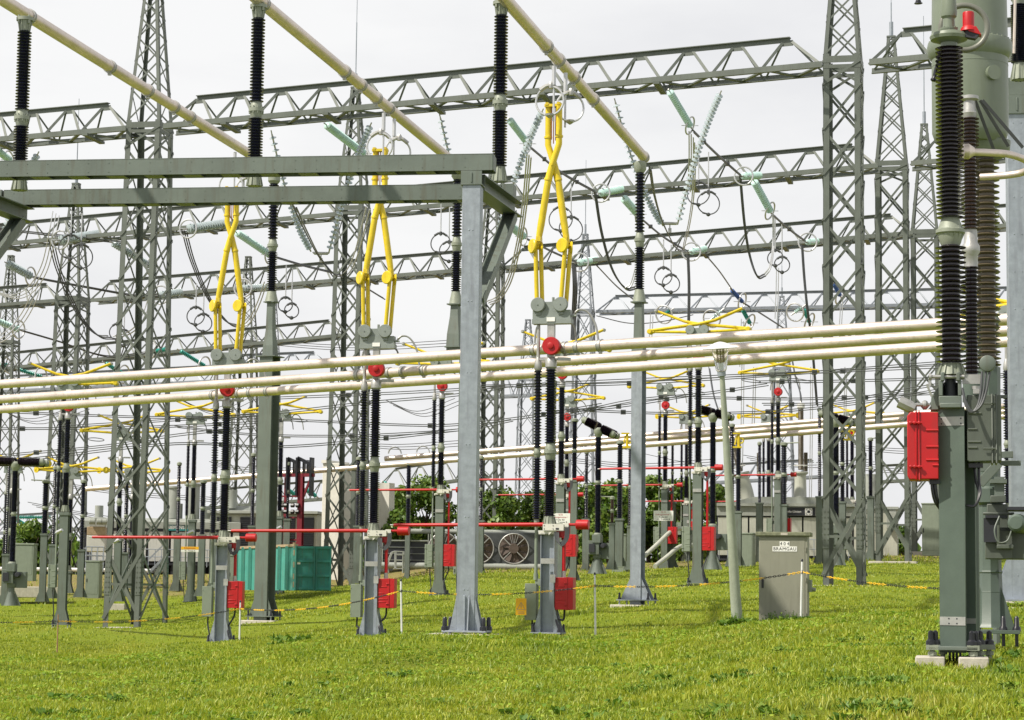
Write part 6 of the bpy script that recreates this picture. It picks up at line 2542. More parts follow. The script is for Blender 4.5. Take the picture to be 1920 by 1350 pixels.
for fx in (58, -8, -74):
    f = MB()
    f.torus((fx * k, .1, 36 * k), 28 * k, 1.1 * k, (0, 1, 0), 40, 8)
    o = f.obj('fan_ring', 'alufit', t)
    f = MB()
    f.lathe((fx * k, .29, 36 * k), [(27.5 * k, 0), (27.5 * k, .02)], 32, (0, -1, 0))
    for b in range(9):
        a = b * 2 * PI / 9
        c, s = math.cos(a), math.sin(a)
        f.prism([(fx * k + c * 8 * k - s * 2 * k, .16, 36 * k + s * 8 * k + c * 2 * k), (fx * k + c * 26 * k - s * 6 * k, .16, 36 * k + s * 26 * k + c * 6 * k), (fx * k + c * 26 * k + s * 5 * k, .22, 36 * k + s * 26 * k - c * 5 * k), (fx * k + c * 8 * k + s * 2 * k, .22, 36 * k + s * 8 * k - c * 2 * k)], (0, .02, 0))
    f.obj('fan_blades', 'fan', o)
    f = MB()
    f.lathe((fx * k, .12, 36 * k), [(8 * k, -.05), (10 * k, 0), (9 * k, .06)], 20, (0, -1, 0))
    f.obj('fan_hub', 'fan', o)
    f = MB()
    for b in range(4):
        a = PI / 4 + b * PI / 2
        f.bar((fx * k + math.cos(a) * 9 * k, .06, 36 * k + math.sin(a) * 9 * k), (fx * k + math.cos(a) * 27.5 * k, .06, 36 * k + math.sin(a) * 27.5 * k), 1.6 * k, .02, (0, 1, 0))
    for dxx in (-6, -2, 2, 6):
        f.cyl((fx * k + dxx * .6 * k, .07, 46 * k), (fx * k + dxx * 1.4 * k, .07, 62 * k), .5 * k, n=5)
    f.obj('fan_guard', 'alufit', o)

# bench-like concrete trough blocks
for px, py, w_, h_, lb in [(836, 1095, 96, 9, 'long low pale concrete trough left of the galvanised portal column'), (60, 1112, 120, 12, 'low concrete retaining edge at the left in front of the dry bank')]:
    k = um(100)
    mb = MB()
    mb.box((0, 0, h_ * k / 2 - .1), (w_ * k, .8, h_ * k + .2))
    o = mb.obj('concrete_trough', 'conc', None, bevel=.03, loc=P(px, py, 100))
    o.rotation_euler = (0, 0, -fyaw(px) - .12)
    tag(o, lb, 'concrete block', 'low concrete blocks')

# small step ladder
t, k = frame_at('step_ladder', 'pale step ladder with handrail in front of the dark radiator', 'ladder', 737, 1074, 101, .1)
mb = MB()
for s in (0, .5):
    mb.tube([(-10 * k, s, 0), (-14 * k, s, 12 * k), (-4 * k, s, 38 * k), (2 * k, s, 40 * k), (18 * k, s, 40 * k), (18 * k, s, 0)], .03, 6)
    mb.cyl((3 * k, s, 8 * k), (3 * k, s, 40 * k), .03, n=6)
for z, x in ((8, 0), (24, 6), (34, 6)):
    mb.bar((x * k, .25, z * k), (18 * k, .25, z * k), .5, .04)
mb.obj('ladder_frame', 'alufit', t)

# right transformer
DR = 108
t, k = frame_at('power_transformer', 'pale green transformer with tall bushings and a black lettered name board behind the cabinet', 'transformer', 1470, 1060, DR, .02)
mb = MB()
xs = [-125, -92, -66, -42, 10, 35, 62, 96, 128]
for a, b in zip(xs[:-1], xs[1:]):
    MB().bb(a * k + .04, b * k - .04, 0, .1, 18 * k, 90 * k).obj('side_panel', 'panel3', t, bevel=.01)
mb = MB()
mb.bb(-126 * k, 130 * k, .12, 3.2, 12 * k, 92 * k)
mb.bb(-126 * k, 130 * k, -.15, 3.2, 8 * k, 11.8 * k)
mb.bb(-126 * k, 130 * k, .5, 3.2, -.3, 8 * k)
mb.obj('plinth', 'dark', t)
mb = MB()
mb.bb(-126 * k, 130 * k, -.06, 3.3, 92.5 * k, 110 * k)
mb.bb(-126 * k, 132 * k, -.2, 3.4, 110.3 * k, 116 * k)
mb.prism([(-100 * k, 0, 116.4 * k), (-60 * k, 0, 128 * k), (120 * k, 0, 128 * k), (128 * k, 0, 116.4 * k)], (0, 3, 0))
mb.obj('tank_cover', 'panel2', t)
mb = MB()
mb.bb(-10 * k, 58 * k, -.11, -.065, 93 * k, 108 * k)
sg = mb.obj('name_board', 'signblack', t)
text('Trafo-Union', sg, (16 * k, -.13, 100.5 * k), 6.2 * k, 'white', sp=1.05)
mb = MB()
for a in (0, 1):
    s = (6 - a * 2.6) * k
    for x_, z_, w_, h_ in ((-s, 0, 1, s * 2), (s, 0, 1, s * 2)):
        mb.box((46 * k + x_, -.13, 100.5 * k), (1.3 * k, .02, s * 2 + 1.3 * k))
    for q in (-s, s):
        mb.box((46 * k, -.128, 100.5 * k + q), (s * 2 - 1.3 * k, .02, 1.3 * k))
for q in (-1, 1):
    mb.box((46 * k + q * 4.7 * k, -.126, 100.5 * k), (1.5 * k, .02, 1.2 * k))
    mb.box((46 * k, -.126, 100.5 * k + q * 4.7 * k), (1.2 * k, .02, 1.5 * k))
mb.obj('emblem', 'white', sg)
# upright bushing
mb = MB()
mb.lathe((30 * k, 1.2, 0), [(14 * k, 118 * k), (12 * k, 126 * k), (11 * k, 172 * k), (15 * k, 175 * k), (15 * k, 178 * k)], 20)
mb.obj('turret', 'panel3', t)
mb = MB()
mb.lathe((31 * k, 1.2, 0), ribs(182 * k, 300 * k, 4.7 * k, 5.5 * k, 50), 14)
mb.lathe((40 * k, 1.6, 0), ribs(180 * k, 216 * k, 3.4 * k, 4.4 * k, 16), 12)
mb.lathe((-50 * k, 1.6, 0), ribs(170 * k, 215 * k, 2.6 * k, 3.4 * k, 16), 12)
mb.obj('bushing', 'porctan', t)
mb = MB()
mb.lathe((31 * k, 1.2, 0), [(5.5 * k, 299 * k), (7.5 * k, 301 * k), (7.5 * k, 307 * k), (5.5 * k, 309 * k), (1 * k, 310 * k), (1 * k, 322 * k)], 16)
mb.torus((31 * k, 1.2, 190 * k), 13 * k, .8 * k, (0, 0, 1), 24, 6)
mb.obj('bushing_cap', 'white', t)
# inclined bushing
ax = V((-26, 0, 92)).normalized()
b0 = V((-68 * k, 1.2, 122 * k))
mb = MB()
mb.lathe(b0, [(13 * k, 0), (14 * k, 20 * k), (13 * k, 50 * k), (17 * k, 52 * k), (17 * k, 55 * k)], 20, ax)
mb.obj('turret', 'panel3', t)
mb = MB()
mb.lathe(b0, ribs(58 * k, 178 * k, 4.7 * k, 5.6 * k, 50), 14, ax)
mb.obj('bushing', 'porctan', t)
mb = MB()
mb.lathe(b0, [(5 * k, 177 * k), (7 * k, 180 * k), (7 * k, 186 * k), (2 * k, 190 * k)], 16, ax)
mb.torus(b0 + ax * 68 * k, 13 * k, .8 * k, ax, 24, 6)
mb.obj('bushing_cap', 'white', t)
mb = MB()
for x in np.arange(-120, 130, 16):
    mb.cyl((x * k, -.7, 10 * k), (x * k, -.7, 48 * k), .02, n=5)
for z in (48, 30):
    mb.cyl((-120 * k, -.7, z * k), (128 * k, -.7, z * k), .02, n=5)
mb.obj('railing', 'galv', t)
# second bushing turret seen farther right
t, k = frame_at('transformer_unit', 'plain grey transformer block seen between the two right towers', 'transformer unit', 1655, 1052, 116, .02)
mb = MB()
mb.bb(-60 * k, 28 * k, 0, 3, -.2, 96 * k)
mb.obj('body', 'panel3', t, bevel=.03)
mb = MB()
mb.bb(-62 * k, 30 * k, -.1, 3.1, 96.4 * k, 102 * k)
mb.lathe((-22 * k, 1, 0), [(13 * k, 102 * k), (15 * k, 130 * k), (11 * k, 165 * k)], 16)
mb.bb(8 * k, 26 * k, -.4, .8, 60 * k, 92 * k)
mb.obj('cover', 'panel2', t, bevel=.02)

# white cooling pipes crossing behind the folded pantographs
for lb, a, b in (('upper slanting white coolant pipe behind the SS A pantograph', (1200, 1050, 100), (1262, 994, 104)), ('lower slanting white coolant pipe ending in the lawn behind the galvanised post', (1228, 1062, 98), (1275, 1025, 102))):
    mb = MB()
    mb.tube(smooth_pts([P(*a), P((a[0] + b[0]) / 2, (a[1] + b[1]) / 2, (a[2] + b[2]) / 2), P(*b), P(b[0] + 26, b[1] - 3, b[2] + 1)], 5), 4.2 * um(101), 12)
    solo('coolant_pipe', lb, 'pipe', mb, 'panel3', P(*a), 'slanting coolant pipes')

# live tank circuit breakers: support stack with two slanted black chambers
def breaker(label, px, d, y_base, y_cap, y_top, sep, tilt, group='circuit breakers with slanted black chambers'):
    B = P(px, y_base, d)
    k = um(d)
    t = thing('circuit_breaker', label, 'breaker', B, fyaw(px) + .2, group)
    zc, zt = rise(B, y_cap), rise(B, y_top)
    mb = MB()
    mb.lathe((0, 0, 0), [(13 * k, .05), (6.5 * k, 25 * k), (6 * k, zc - 45 * k), (8.5 * k, zc - 44 * k), (9 * k, zc - 38 * k)], 12)
    for s in (-1, 1):
        mb.prism([(s * 7 * k, -.02, .05), (s * 19 * k, -.02, .05), (s * 7 * k, -.02, 30 * k)], (0, .04, 0))
    mb.obj('support', 'steel', t)
    mb = MB()
    mb.bb(-16 * k, 5 * k, -.25, .25, zc - 38 * k, zc - 12 * k)
    mb.bb(-8 * k, 26 * k, .0, .4, zc - 46 * k, zc - 16 * k)
    mb.bb(-8 * k, 8 * k, -.3, .2, zc - 16 * k, zc - 1 * k)
    mb.obj('drive_housing', 'steel', t, bevel=.01)
    mb = MB()
    mb.lathe((13 * k, -.2, zc - 22 * k), [(4.5 * k, -.2), (5 * k, .1), (3.5 * k, .16)], 14, (0, -1, 0))
    mb.obj('motor', 'dark', t)
    mb = MB()
    mb.bb(-14 * k, -3 * k, -.3, -.26, zc - 34 * k, zc - 18 * k)
    mb.obj('drive_window', 'dark', t)
    n = int((zt - zc) / (2.4 * k))
    zs = [lerp(zc, zt, .0), lerp(zc, zt, .5), lerp(zc, zt, .94)]
    for a, b in ((zs[0], zs[1] - 4 * k), (zs[1] + 4 * k, zs[2])):
        mb = MB()
        mb.lathe((0, 0, 0), ribs(a, b, 4.6 * k, 6.4 * k, max(8, n // 2)), 14)
        mb.obj('insulator_section', 'porc', t)
    MB().lathe((0, 0, 0), flange(zs[1], 5.6 * k, 11 * k), 12).obj('middle_flange', 'cast', t)
    mb = MB()
    mb.lathe((0, 0, 0), [(5.5 * k, zs[0] - 2 * k), (7.5 * k, zs[0] - 1 * k), (7.5 * k, zs[0] + 1 * k), (5 * k, zs[0] + 4 * k)], 12)
    mb.obj('flange', 'cast', t)
    mb = MB()
    mb.lathe((0, 0, zs[2]), [(5 * k, 0), (7 * k, 4 * k), (9 * k, 8 * k), (9 * k, 14 * k), (5 * k, 18 * k)], 12)
    mb.obj('head', 'cast', t)
    for s in (-1, 1):
        for y in (0, .9):
            MB().lathe((s * (sep + 17) * k, y, zt + 7 * k - s * tilt * (sep + 17) * k), [(7 * k, -3 * k), (7 * k, 4 * k), (4 * k, 8 * k)], 12, (s, .15, -s * s * tilt if s > 0 else tilt)).obj('chamber_cap', 'cast', t)
    for s in (-1, 1):
        for y in (0, .9):
            p0 = V((s * 5 * k, y * .6, zt + 7 * k - s * tilt * 5 * k))
            p1 = V((s * (sep + 16) * k, y, zt + 7 * k - s * tilt * (sep + 16) * k))
            dr = (p1 - p0)
            MB().lathe(p0, ribs(0, dr.length, 6.8 * k, 8.6 * k, 16), 16, dr).obj('chamber', 'porcbrown', t)
    return t


breaker('circuit breaker with slanted black chambers left of the galvanised column post', 1120, 93, 1078, 1002, 808, 8, .5)
breaker('circuit breaker with black chambers left of the street lamp', 1336, 92, 1070, 985, 780, 8, .25)
breaker('circuit breaker with its dark drive inside the right tower', 1568, 96, 1062, 984, 790, 8, .3)
breaker('circuit breaker with a thick black chamber at the left picture edge', 20, 88, 1138, 1056, 872, 30, 0.02)

# slim support insulators and instrument transformers of the rear bays
def slim(label, px, d, y_base, y_ins, y_top, r=4.2, n=40, arm=None, ped=6, cap=None, group='slim post insulators of the rear bays', m='porc'):
    B = P(px, y_base, d)
    k = um(d)
    t = thing('post_insulator', label, 'insulator', B, fyaw(px) + .2, group)
    zi, zt = rise(B, y_ins), rise(B, y_top)
    mb = MB()
    hcolumn(mb, 0, 0, 0, zi - 4 * k, ped * 2 * k, ped * 1.6 * k)
    for s in (-1, 1):
        mb.prism([(s * ped * k, 0, 0), (s * (ped + 8) * k, 0, 0), (s * ped * k, 0, 20 * k)], (0, .03, 0))
    mb.bb(-ped * 1.2 * k, ped * 1.2 * k, -ped * k, ped * k, zi - 4 * k, zi - .5 * k)
    mb.obj('column', 'steel', t)
    zm = lerp(zi, zt, .5)
    for a, b in ((zi, zm - 3 * k), (zm + 3 * k, zt)):
        mb = MB()
        mb.lathe((0, 0, 0), ribs(a, b, r * .72 * k, r * 1.05 * k, n // 2), 12)
        mb.obj('insulator_section', m, t)
    MB().lathe((0, 0, 0), flange(zm, r * k, 9 * k), 12).obj('middle_flange', 'cast', t)
    mb = MB()
    mb.lathe((0, 0, zt), [(r * .9 * k, -1 * k), (r * 1.3 * k, 0), (r * 1.3 * k, 4 * k), (r * .6 * k, 6 * k)], 12)
    if arm:
        mb.cyl((0, 0, zt + 4 * k), (arm * k, 0, zt + 5 * k), 1.2 * k, n=8)
    mb.obj('top_cap', 'cast', t)
    return t, k, zt


slim('slim black post insulator under the white tubes left of the portal column', 763, 106, 1095, 990, 872, 4.6, ped=4.5)
slim('slim black post insulator in front of the hedge right of the slanted breaker', 1161, 96, 1062, 972, 832, 5.4, ped=7)
slim('slim black post insulator beside the galvanised column post, yellow latch on top', 1181, 100, 1068, 985, 842, 4.4, ped=5)
slim('slim black post insulator just behind the street lamp', 1372, 100, 1062, 985, 800, 4.6, ped=6)
slim('slim black post insulator right of the street lamp with a yellow latch', 1384, 98, 1060, 958, 830, 5, ped=6)
slim('slim black post insulator behind the left edge of the right tower', 1537, 100, 1058, 930, 770, 3.4)
slim('slim black post insulator inside the right tower', 1580, 102, 1055, 940, 800, 4.6)
slim('short black surge arrester beside the cabinet pantograph', 1470, 99, 1064, 945, 835, 5.5, n=24, arm=28)
slim('black post insulator between the two right towers', 1633, 104, 1050, 930, 826, 4.2, arm=12)
slim('black surge arrester with a thin side arm left of the insulator pair at the left', 79, 90, 1128, 1000, 905, 6, n=26, arm=-28)
slim('thin black post insulator at the far left behind the thick chamber breaker', 8, 92, 1132, 1038, 870, 3)
slim('thin black insulator behind the column of the sign carrying left pantograph', 376, 96, 1118, 1002, 905, 5.2, n=26, arm=14)
slim('thin dark post insulator in front of the red steel frame', 1075, 88, 1088, 900, 790, 5, ped=6)
slim('slim dark insulator just right of the SS A pantograph', 1240 + 20, 104, 1068, 940, 834, 2.8)
slim('thin dark insulator between the inclined and the upright bushing', 1424, 106, 1064, 942, 834, 3.2)
slim('dark post insulator behind the middle insulator pair', 668, 104, 1098, 985, 862, 4)
slim('dark post insulator left of the red fuse gantry', 470, 104, 1098, 985, 855, 4)
slim('slim dark insulator with a side arm behind the leftmost raised pantograph', 398, 102, 1108, 998, 868, 3.6, arm=18)
slim('slim dark insulator left of the rear left tower leg', 96, 98, 1122, 1020, 880, 3.4)
slim('slim dark insulator behind the sign carrying left pantograph', 330, 104, 1108, 1000, 872, 3.6)
slim('slim dark insulator right of the leftmost shaded teal container panel', 536, 106, 1095, 972, 872, 3)
slim('slim dark insulator behind the left fan of the cooler', 900, 102, 1082, 975, 860, 3.4)
slim('slim dark insulator in front of the trees right of the cooler fans', 1098, 104, 1078, 972, 850, 3.4)
slim('slim brown insulator on a small bracket left of the latch posts', 1147, 92, 1068, 980, 936, 3.6, n=16, m='porcred', ped=5, arm=-22)
slim('dark post insulator inside the left tower outline', 150, 94, 1120, 1030, 905, 4.4)
slim('black insulator pair partner behind the left tower legs', 232, 98, 1118, 1035, 900, 4)
for lb, px, py, d in (('yellow hook latch between two slim black insulators left of the galvanised post', 1174, 822, 98), ('yellow hook latch on the slim insulator right of the street lamp', 1383, 822, 97), ('yellow hook latch seen inside the right tower', 1590, 808, 97)):
    k = um(d)
    t = thing('hook_latch', lb, 'latch', P(px, py, d), fyaw(px), 'yellow hook latches')
    mb = MB()
    mb.bb(-9 * k, 6 * k, -.1, .1, 8 * k, 10.5 * k)
    mb.bb(-9 * k, 8 * k, -.1, .1, -18 * k, -15 * k)
    mb.cyl((2 * k, 0, -15 * k), (2 * k, 0, 8 * k), 2.6 * k, n=10)
    mb.cyl((-5 * k, 0, -12 * k), (-1 * k, 0, 6 * k), 1.6 * k, n=8)
    mb.torus((6 * k, 0, -4 * k), 5 * k, 1.4 * k, (0, 1, 0), 18, 6)
    mb.obj('hook', 'yellow', t)

# background white tubes
for lb, pts in (('lowest pale tube of the rear bay running behind the insulators', [(158, 917, 112), (440, 893, 110), (860, 854, 106), (1440, 816, 101), (2000, 772, 97)]),
                ('middle pale tube of the rear bay', [(722, 860, 110), (960, 840, 108), (1440, 804, 104), (2000, 763, 100)]),
                ('topmost pale tube of the rear bay', [(1040, 829, 112), (1440, 793, 108), (2000, 752, 103)])):
    mb = MB()
    q = [P(*p) for p in pts]
    q = [q[0], lerp(q[0], q[-1], .5), q[-1]]
    mb.tube(q, .125, 14)
    a = q[0]
    solo('bus_tube', lb, 'bus tube', mb, 'alu', a, 'pale tubes of the rear bay')
for lb, px, py, d in (('loop connector on the pale rear tube left of the portal column', 740, 848, 109), ('second loop connector on the pale rear tubes near the portal column', 793, 846, 109)):
    k = um(d)
    mb = MB()
    c = P(px, py, d)
    for s in (0, .25):
        mb.torus(c + V((0, s, -2 * k)), 12 * k, 1.2 * k, (0, 1, 0), 20, 6, -PI, 0)
    solo('loop_connector', lb, 'connector', mb, 'wirel', c, 'loop connectors of the rear tubes')

# ------------------------------------------------------------------ trees
for i, (px, d, top, w_, lb) in enumerate([
    (735, 120, 914, 90, 'leafy green tree behind the middle insulator pair'), (800, 122, 888, 120, 'bushy green tree left of the galvanised portal column'),
    (932, 122, 918, 110, 'round leafy tree above the cooler fans'),
    (1010, 124, 924, 100, 'leafy tree behind the right raised pantograph'), (1140, 122, 896, 110, 'tall leafy tree around the slim latch insulators'),
    (1085, 126, 905, 90, 'leafy tree behind the slanted chamber breaker'), (1215, 124, 892, 100, 'leafy tree behind the galvanised column post'), (1275, 122, 890, 110, 'leafy tree behind the SS A sign'),
    (1335, 126, 890, 60, 'small leafy tree left of the lamp pole'), (60, 122, 985, 110, 'leafy tree behind the pale grey cabinet at the left'), (0, 124, 1000, 80, 'leafy tree cut by the left picture edge')]):
    tree(lb, px, d, top, w_, n=7000)
tree('low bushy shrub in front of the hedge right of the middle insulators', 752, 114, 955, 80, name='leafy_shrub', n=2000)
tree('white flecked low shrub between the right towers', 1690, 124, 985, 60, name='leafy_shrub', n=1500)
far = []
for i in range(16000):
    px = RNG.uniform(-500, 2500)
    p = P(px, 1050, 255 + RNG.normal(0, 3))
    far.append((p.x, p.y, RNG.uniform(0, 1) ** .8 * (5.2 + 1.2 * math.sin(px * .02) + .8 * math.sin(px * .071))))
fv = np.empty((len(far), 5, 3), np.float32)
for i, (x, y, z) in enumerate(far):
    a, s = RNG.uniform(0, 6.28), RNG.uniform(.3, .6)
    c, sn = math.cos(a) * s, math.sin(a) * s
    zb = float(ZT[2, -1]) - 1 + z
    fv[i] = [(x - c * .4, y - sn * .4, zb - s), (x + c * .4, y + sn * .4, zb - s), (x + c * .7, y + .3, zb), (x - c * .7, y - .3, zb), (x + .2 * sn, y, zb + s)]
o = bpy.data.objects.new('far_wood', fast_mesh('far_wood', fv, M['leaf']))
COL.objects.link(o)
tag(o, 'dark distant wood closing the view behind the yard', 'wood', None, 'stuff')


# ------------------------------------------------------------------ tension strings, rings, conductors
def strng(label, a, b, m='teal', r=7.0, pitch=5.2, ring=True, group='teal tension insulator strings', name='tension_string', sag=0.0, spaced=False):
    pa, pb = P(*a), P(*b)
    k = um((a[2] + b[2]) / 2)
    t = thing(name, label, 'insulator string', pa, 0, group)
    e = pb - pa
    ln = e.length
    pts = [lerp(V((0, 0, 0)), e, i / 8) - ZV * (sag * 4 * (i / 8) * (1 - i / 8)) for i in range(9)]
    mb = MB()
    n = max(5, int(ln / (pitch * k)))
    sh = []
    for i in range(n):
        f = (i + .5) / n * 8
        j = min(7, int(f))
        c = lerp(pts[j], pts[j + 1], f - j)
        dr = (pts[j + 1] - pts[j]).normalized()
        q = pitch * k
        if spaced:
            mb.lathe(c, [(1.2 * k, -q * .3), (r * .45 * k, -q * .12), (r * k, q * .05), (r * .95 * k, q * .13), (r * .4 * k, q * .16), (1.6 * k, q * .3)], 12, dr)
        else:
            mb.lathe(c, [(r * .4 * k, -q * .5), (r * .9 * k, -q * .2), (r * k, q * .0), (r * .9 * k, q * .12), (r * .4 * k, q * .25), (r * .4 * k, q * .5)], 12, dr)
    mb.obj('disc_stack', m, t)
    mb = MB()
    mb.tube(pts, 1.7 * k if spaced else 1.0 * k, 6)
    d0, d1 = (pts[1] - pts[0]).normalized(), (pts[-1] - pts[-2]).normalized()
    mb.tube([pts[0] - d0 * 8 * k, pts[0]], 1.2 * k, 6)
    mb.tube([pts[-1], pts[-1] + d1 * 8 * k], 1.6 * k, 6)
    mb.obj('pin', 'alufit', t)
    if ring:
        mb = MB()
        mb.torus(pts[-1] - d1 * 1 * k, 17 * k, 1.6 * k, (d1 + V((.2, -1.1, .2))), 28, 8)
        mb.bar(pts[-1] - d1 * k + V((-16 * k, 0, 0)), pts[-1] - d1 * k + V((16 * k, 0, 0)), 1.2 * k, 1.2 * k)
        mb.obj('grading_ring', 'wirel', t)
    return t


S = strng
S('teal tension string hanging right of the spire rod toward the ring near the upper right', (1256, 172, 80), (1294, 236, 81.5))
S('teal string at the upper end of the conductor passing behind the right yellow arms', (956, 225, 84), (990, 270, 85.5))
S('teal string sloping down toward the middle ring contact', (612, 234, 87), (682, 288, 89), r=8)
S('teal string at the far left above the long portal beam', (-14, 275, 92), (18, 300, 93.5))
gl = 'level glass strings on the second girder'
S('pale teal level string right of the right yellow arms on the second girder', (1166, 354, 102), (1126, 362, 100.5), r=7.5, group=gl)
S('pale teal level string on the second girder left of the right tower', (1424, 329, 99.5), (1394, 330, 98), r=7.5, group=gl)
S('pale glass string left of the left yellow arms on the second girder', (428, 418, 113), (352, 429, 111.5), 'glass', 9, group=gl)
S('pale glass string at the left behind the hanging double rings', (186, 439, 118), (112, 450, 116), 'glass', 9, group=gl)
g2 = 'slanting strings below the second girder'
S('teal string just left of the right column post insulator', (1170, 372, 102), (1197, 402, 103.5), r=8, group=g2)
S('teal string slanting to a ring left of the right tower', (1414, 340, 100), (1444, 396, 101.5), r=7.5, group=g2)
S('teal string between the portal column and the right yellow arms', (944, 412, 106), (982, 444, 107.5), r=8, group=g2)
S('pale string slanting down right of the left yellow arms', (444, 436, 112), (506, 478, 114), 'teal', 7, group=g2)
S('pale string at the left edge under the knee brace', (14, 494, 122), (58, 518, 123.5), 'glass', 8, group=g2)
S('pale string slanting behind the left tower', (212, 456, 117), (285, 500, 119), 'glass', 7, group=g2)
g3 = 'strings on the third girder'
S('teal level string at the third girder right of the right yellow arms', (1118, 487, 123), (1086, 492, 121.5), r=7, group=g3)
S('small teal level string on the third girder right of the column post insulator', (1322, 466, 120), (1296, 472, 118.5), r=6.5, group=g3)
S('small teal level string on the third girder beside the right tower', (1532, 452, 118), (1514, 454, 116.5), r=6, group=g3)
S('teal level string on the third girder behind the left tower', (340, 547, 134), (300, 553, 132.5), 'glass', 7, group=g3)
S('pale string slanting at the left edge below the third girder', (-10, 600, 143), (36, 618, 144), 'teal', 7, group=g3)
S('pale level string left of the insulator on the column post', (500, 538, 130), (455, 540, 128.5), 'glass', 6.5, group=g3)
g4 = 'deep teal strings of the far girder'
for lb, a, b, m_ in [('deep teal string slanting above the lower tubes right of the left tower', (338, 658, 148), (384, 686, 149), 'tealdark'), ('deep teal string left of the left tower under the far girder', (32, 692, 156), (78, 706, 157), 'tealdark'),
                     ('deep teal string behind the left tower legs', (198, 681, 152), (232, 702, 153), 'tealdark'), ('deep teal string at the far left edge', (-20, 688, 156), (14, 684, 157), 'tealdark'), ('short deep teal level string inside the left tower', (310, 655, 148), (282, 660, 149), 'tealdark'),
                     ('deep teal string hanging right of the yellow folded tips', (1392, 580, 151), (1406, 606, 152), 'tealdark'), ('pale teal string on the bluish girder above the folded arms', (1352, 583, 150), (1334, 598, 150), 'teal'),
                     ('deep teal string on the bluish girder left of the folded arms', (1257, 582, 151), (1244, 590, 151), 'tealdark'), ('pale teal string on the bluish girder left of the right tower', (1504, 576, 150), (1490, 586, 150), 'teal'), ('deep teal string hanging near the right tower', (1507, 580, 150), (1518, 604, 151), 'tealdark'),
                     ('blue string slanting to a ring on the bluish girder', (1372, 544, 148), (1392, 566, 149), 'blue'), ('blue string slanting inside the right tower', (1563, 532, 146), (1575, 554, 147), 'blue')]:
    S(lb, a, b, m_, 4.2, 3.4, True, g4)
for lb, a, b in [('low distant teal string beside the slim insulator at the left', (95, 970, 178), (30, 970, 178)), ('low distant teal string sloping behind the left slim insulator', (32, 975, 178), (48, 985, 179)), ('distant teal string behind the red steel frame', (575, 918, 180), (592, 930, 181)),
                 ('distant teal string in the gap left of the red steel frame', (540, 918, 180), (556, 930, 181)), ('distant teal string above the hedge', (720, 905, 180), (735, 916, 181))]:
    S(lb, a, b, 'tealdark', 4, 3, False, 'low distant teal strings')

vg = 'spaced glass disc strings in V pairs'
S('left half of the V of spaced glass discs right of the right yellow arms', (1154, 192, 81), (1240, 418, 83), 'glass', 7.2, 9.2, False, vg, 'suspension_string', .5, True)
S('right half of the V of spaced glass discs hanging near the upper right', (1350, 176, 79), (1272, 414, 82), 'glass', 7.2, 9.2, False, vg, 'suspension_string', -.35, True)
S('left half of the V of discs hanging between the beams and the middle tube', (826, 222, 84.5), (900, 470, 87), 'glass', 7, 9.2, False, vg, 'suspension_string', .4, True)
S('right half of the V of discs passing left of the right yellow arms', (1016, 210, 83), (936, 430, 86), 'glass', 7.2, 9.2, False, vg, 'suspension_string', -.3, True)
S('left half of the V of discs hanging left of the middle yellow arms', (510, 252, 87.5), (580, 466, 90), 'glass', 7, 9.2, False, vg, 'suspension_string', .5, True)
S('right half of the V of discs just left of the middle yellow arms', (694, 236, 86), (618, 468, 89), 'glass', 7, 9.2, False, vg, 'suspension_string', -.35, True)
S('V string of glass discs at the left edge below the knee brace', (70, 290, 92), (-20, 520, 95), 'glass', 7, 9.2, False, vg, 'suspension_string', -.4, True)
for lb, px, py, d in [('grey yoke plate joining the right V of glass discs', 1256, 418, 82.5), ('grey yoke plate joining the V of discs left of the middle yellow arms', 602, 474, 89.5)]:
    k = um(d)
    mb = MB()
    c = P(px, py, d)
    mb.tube([c + V((-16 * k, 0, 1 * k)), c + V((-12 * k, 0, -1 * k)), c + V((12 * k, 0, -1 * k)), c + V((16 * k, 0, 1 * k))], [1 * k, 3 * k, 3 * k, 1 * k], 10)
    mb.cyl(c, c - ZV * 12 * k, 1.2 * k, n=6)
    mb.bb(c.x - 3 * k, c.x + 3 * k, c.y - .04, c.y + .04, c.z - 18 * k, c.z - 10 * k)
    solo('yoke_plate', lb, 'yoke', mb, 'alufit', c, 'yoke plates of the V strings')


def cable(label, pts, r=1.6, m='wire', twin=3.2, name='jumper_cable', cat='cable', group='hanging jumper cables', n=2, clips=0):
    k = um(pts[len(pts) // 2][2])
    q = smooth_pts([P(*p) for p in pts], 7)
    mb = MB()
    for i in range(n):
        o = V(((i - (n - 1) / 2) * twin * k, (i - (n - 1) / 2) * .25, -(i - (n - 1) / 2) * twin * .6 * k))
        mb.tube([p + o for p in q], r * k, 6)
    if clips:
        for i in range(clips):
            p = q[int((i + .5) / clips * (len(q) - 1))]
            mb.box(p, (twin * 2.2 * k, .2, twin * 2 * k))
    return solo(name, label, cat, mb, m, P(*pts[0]), group)


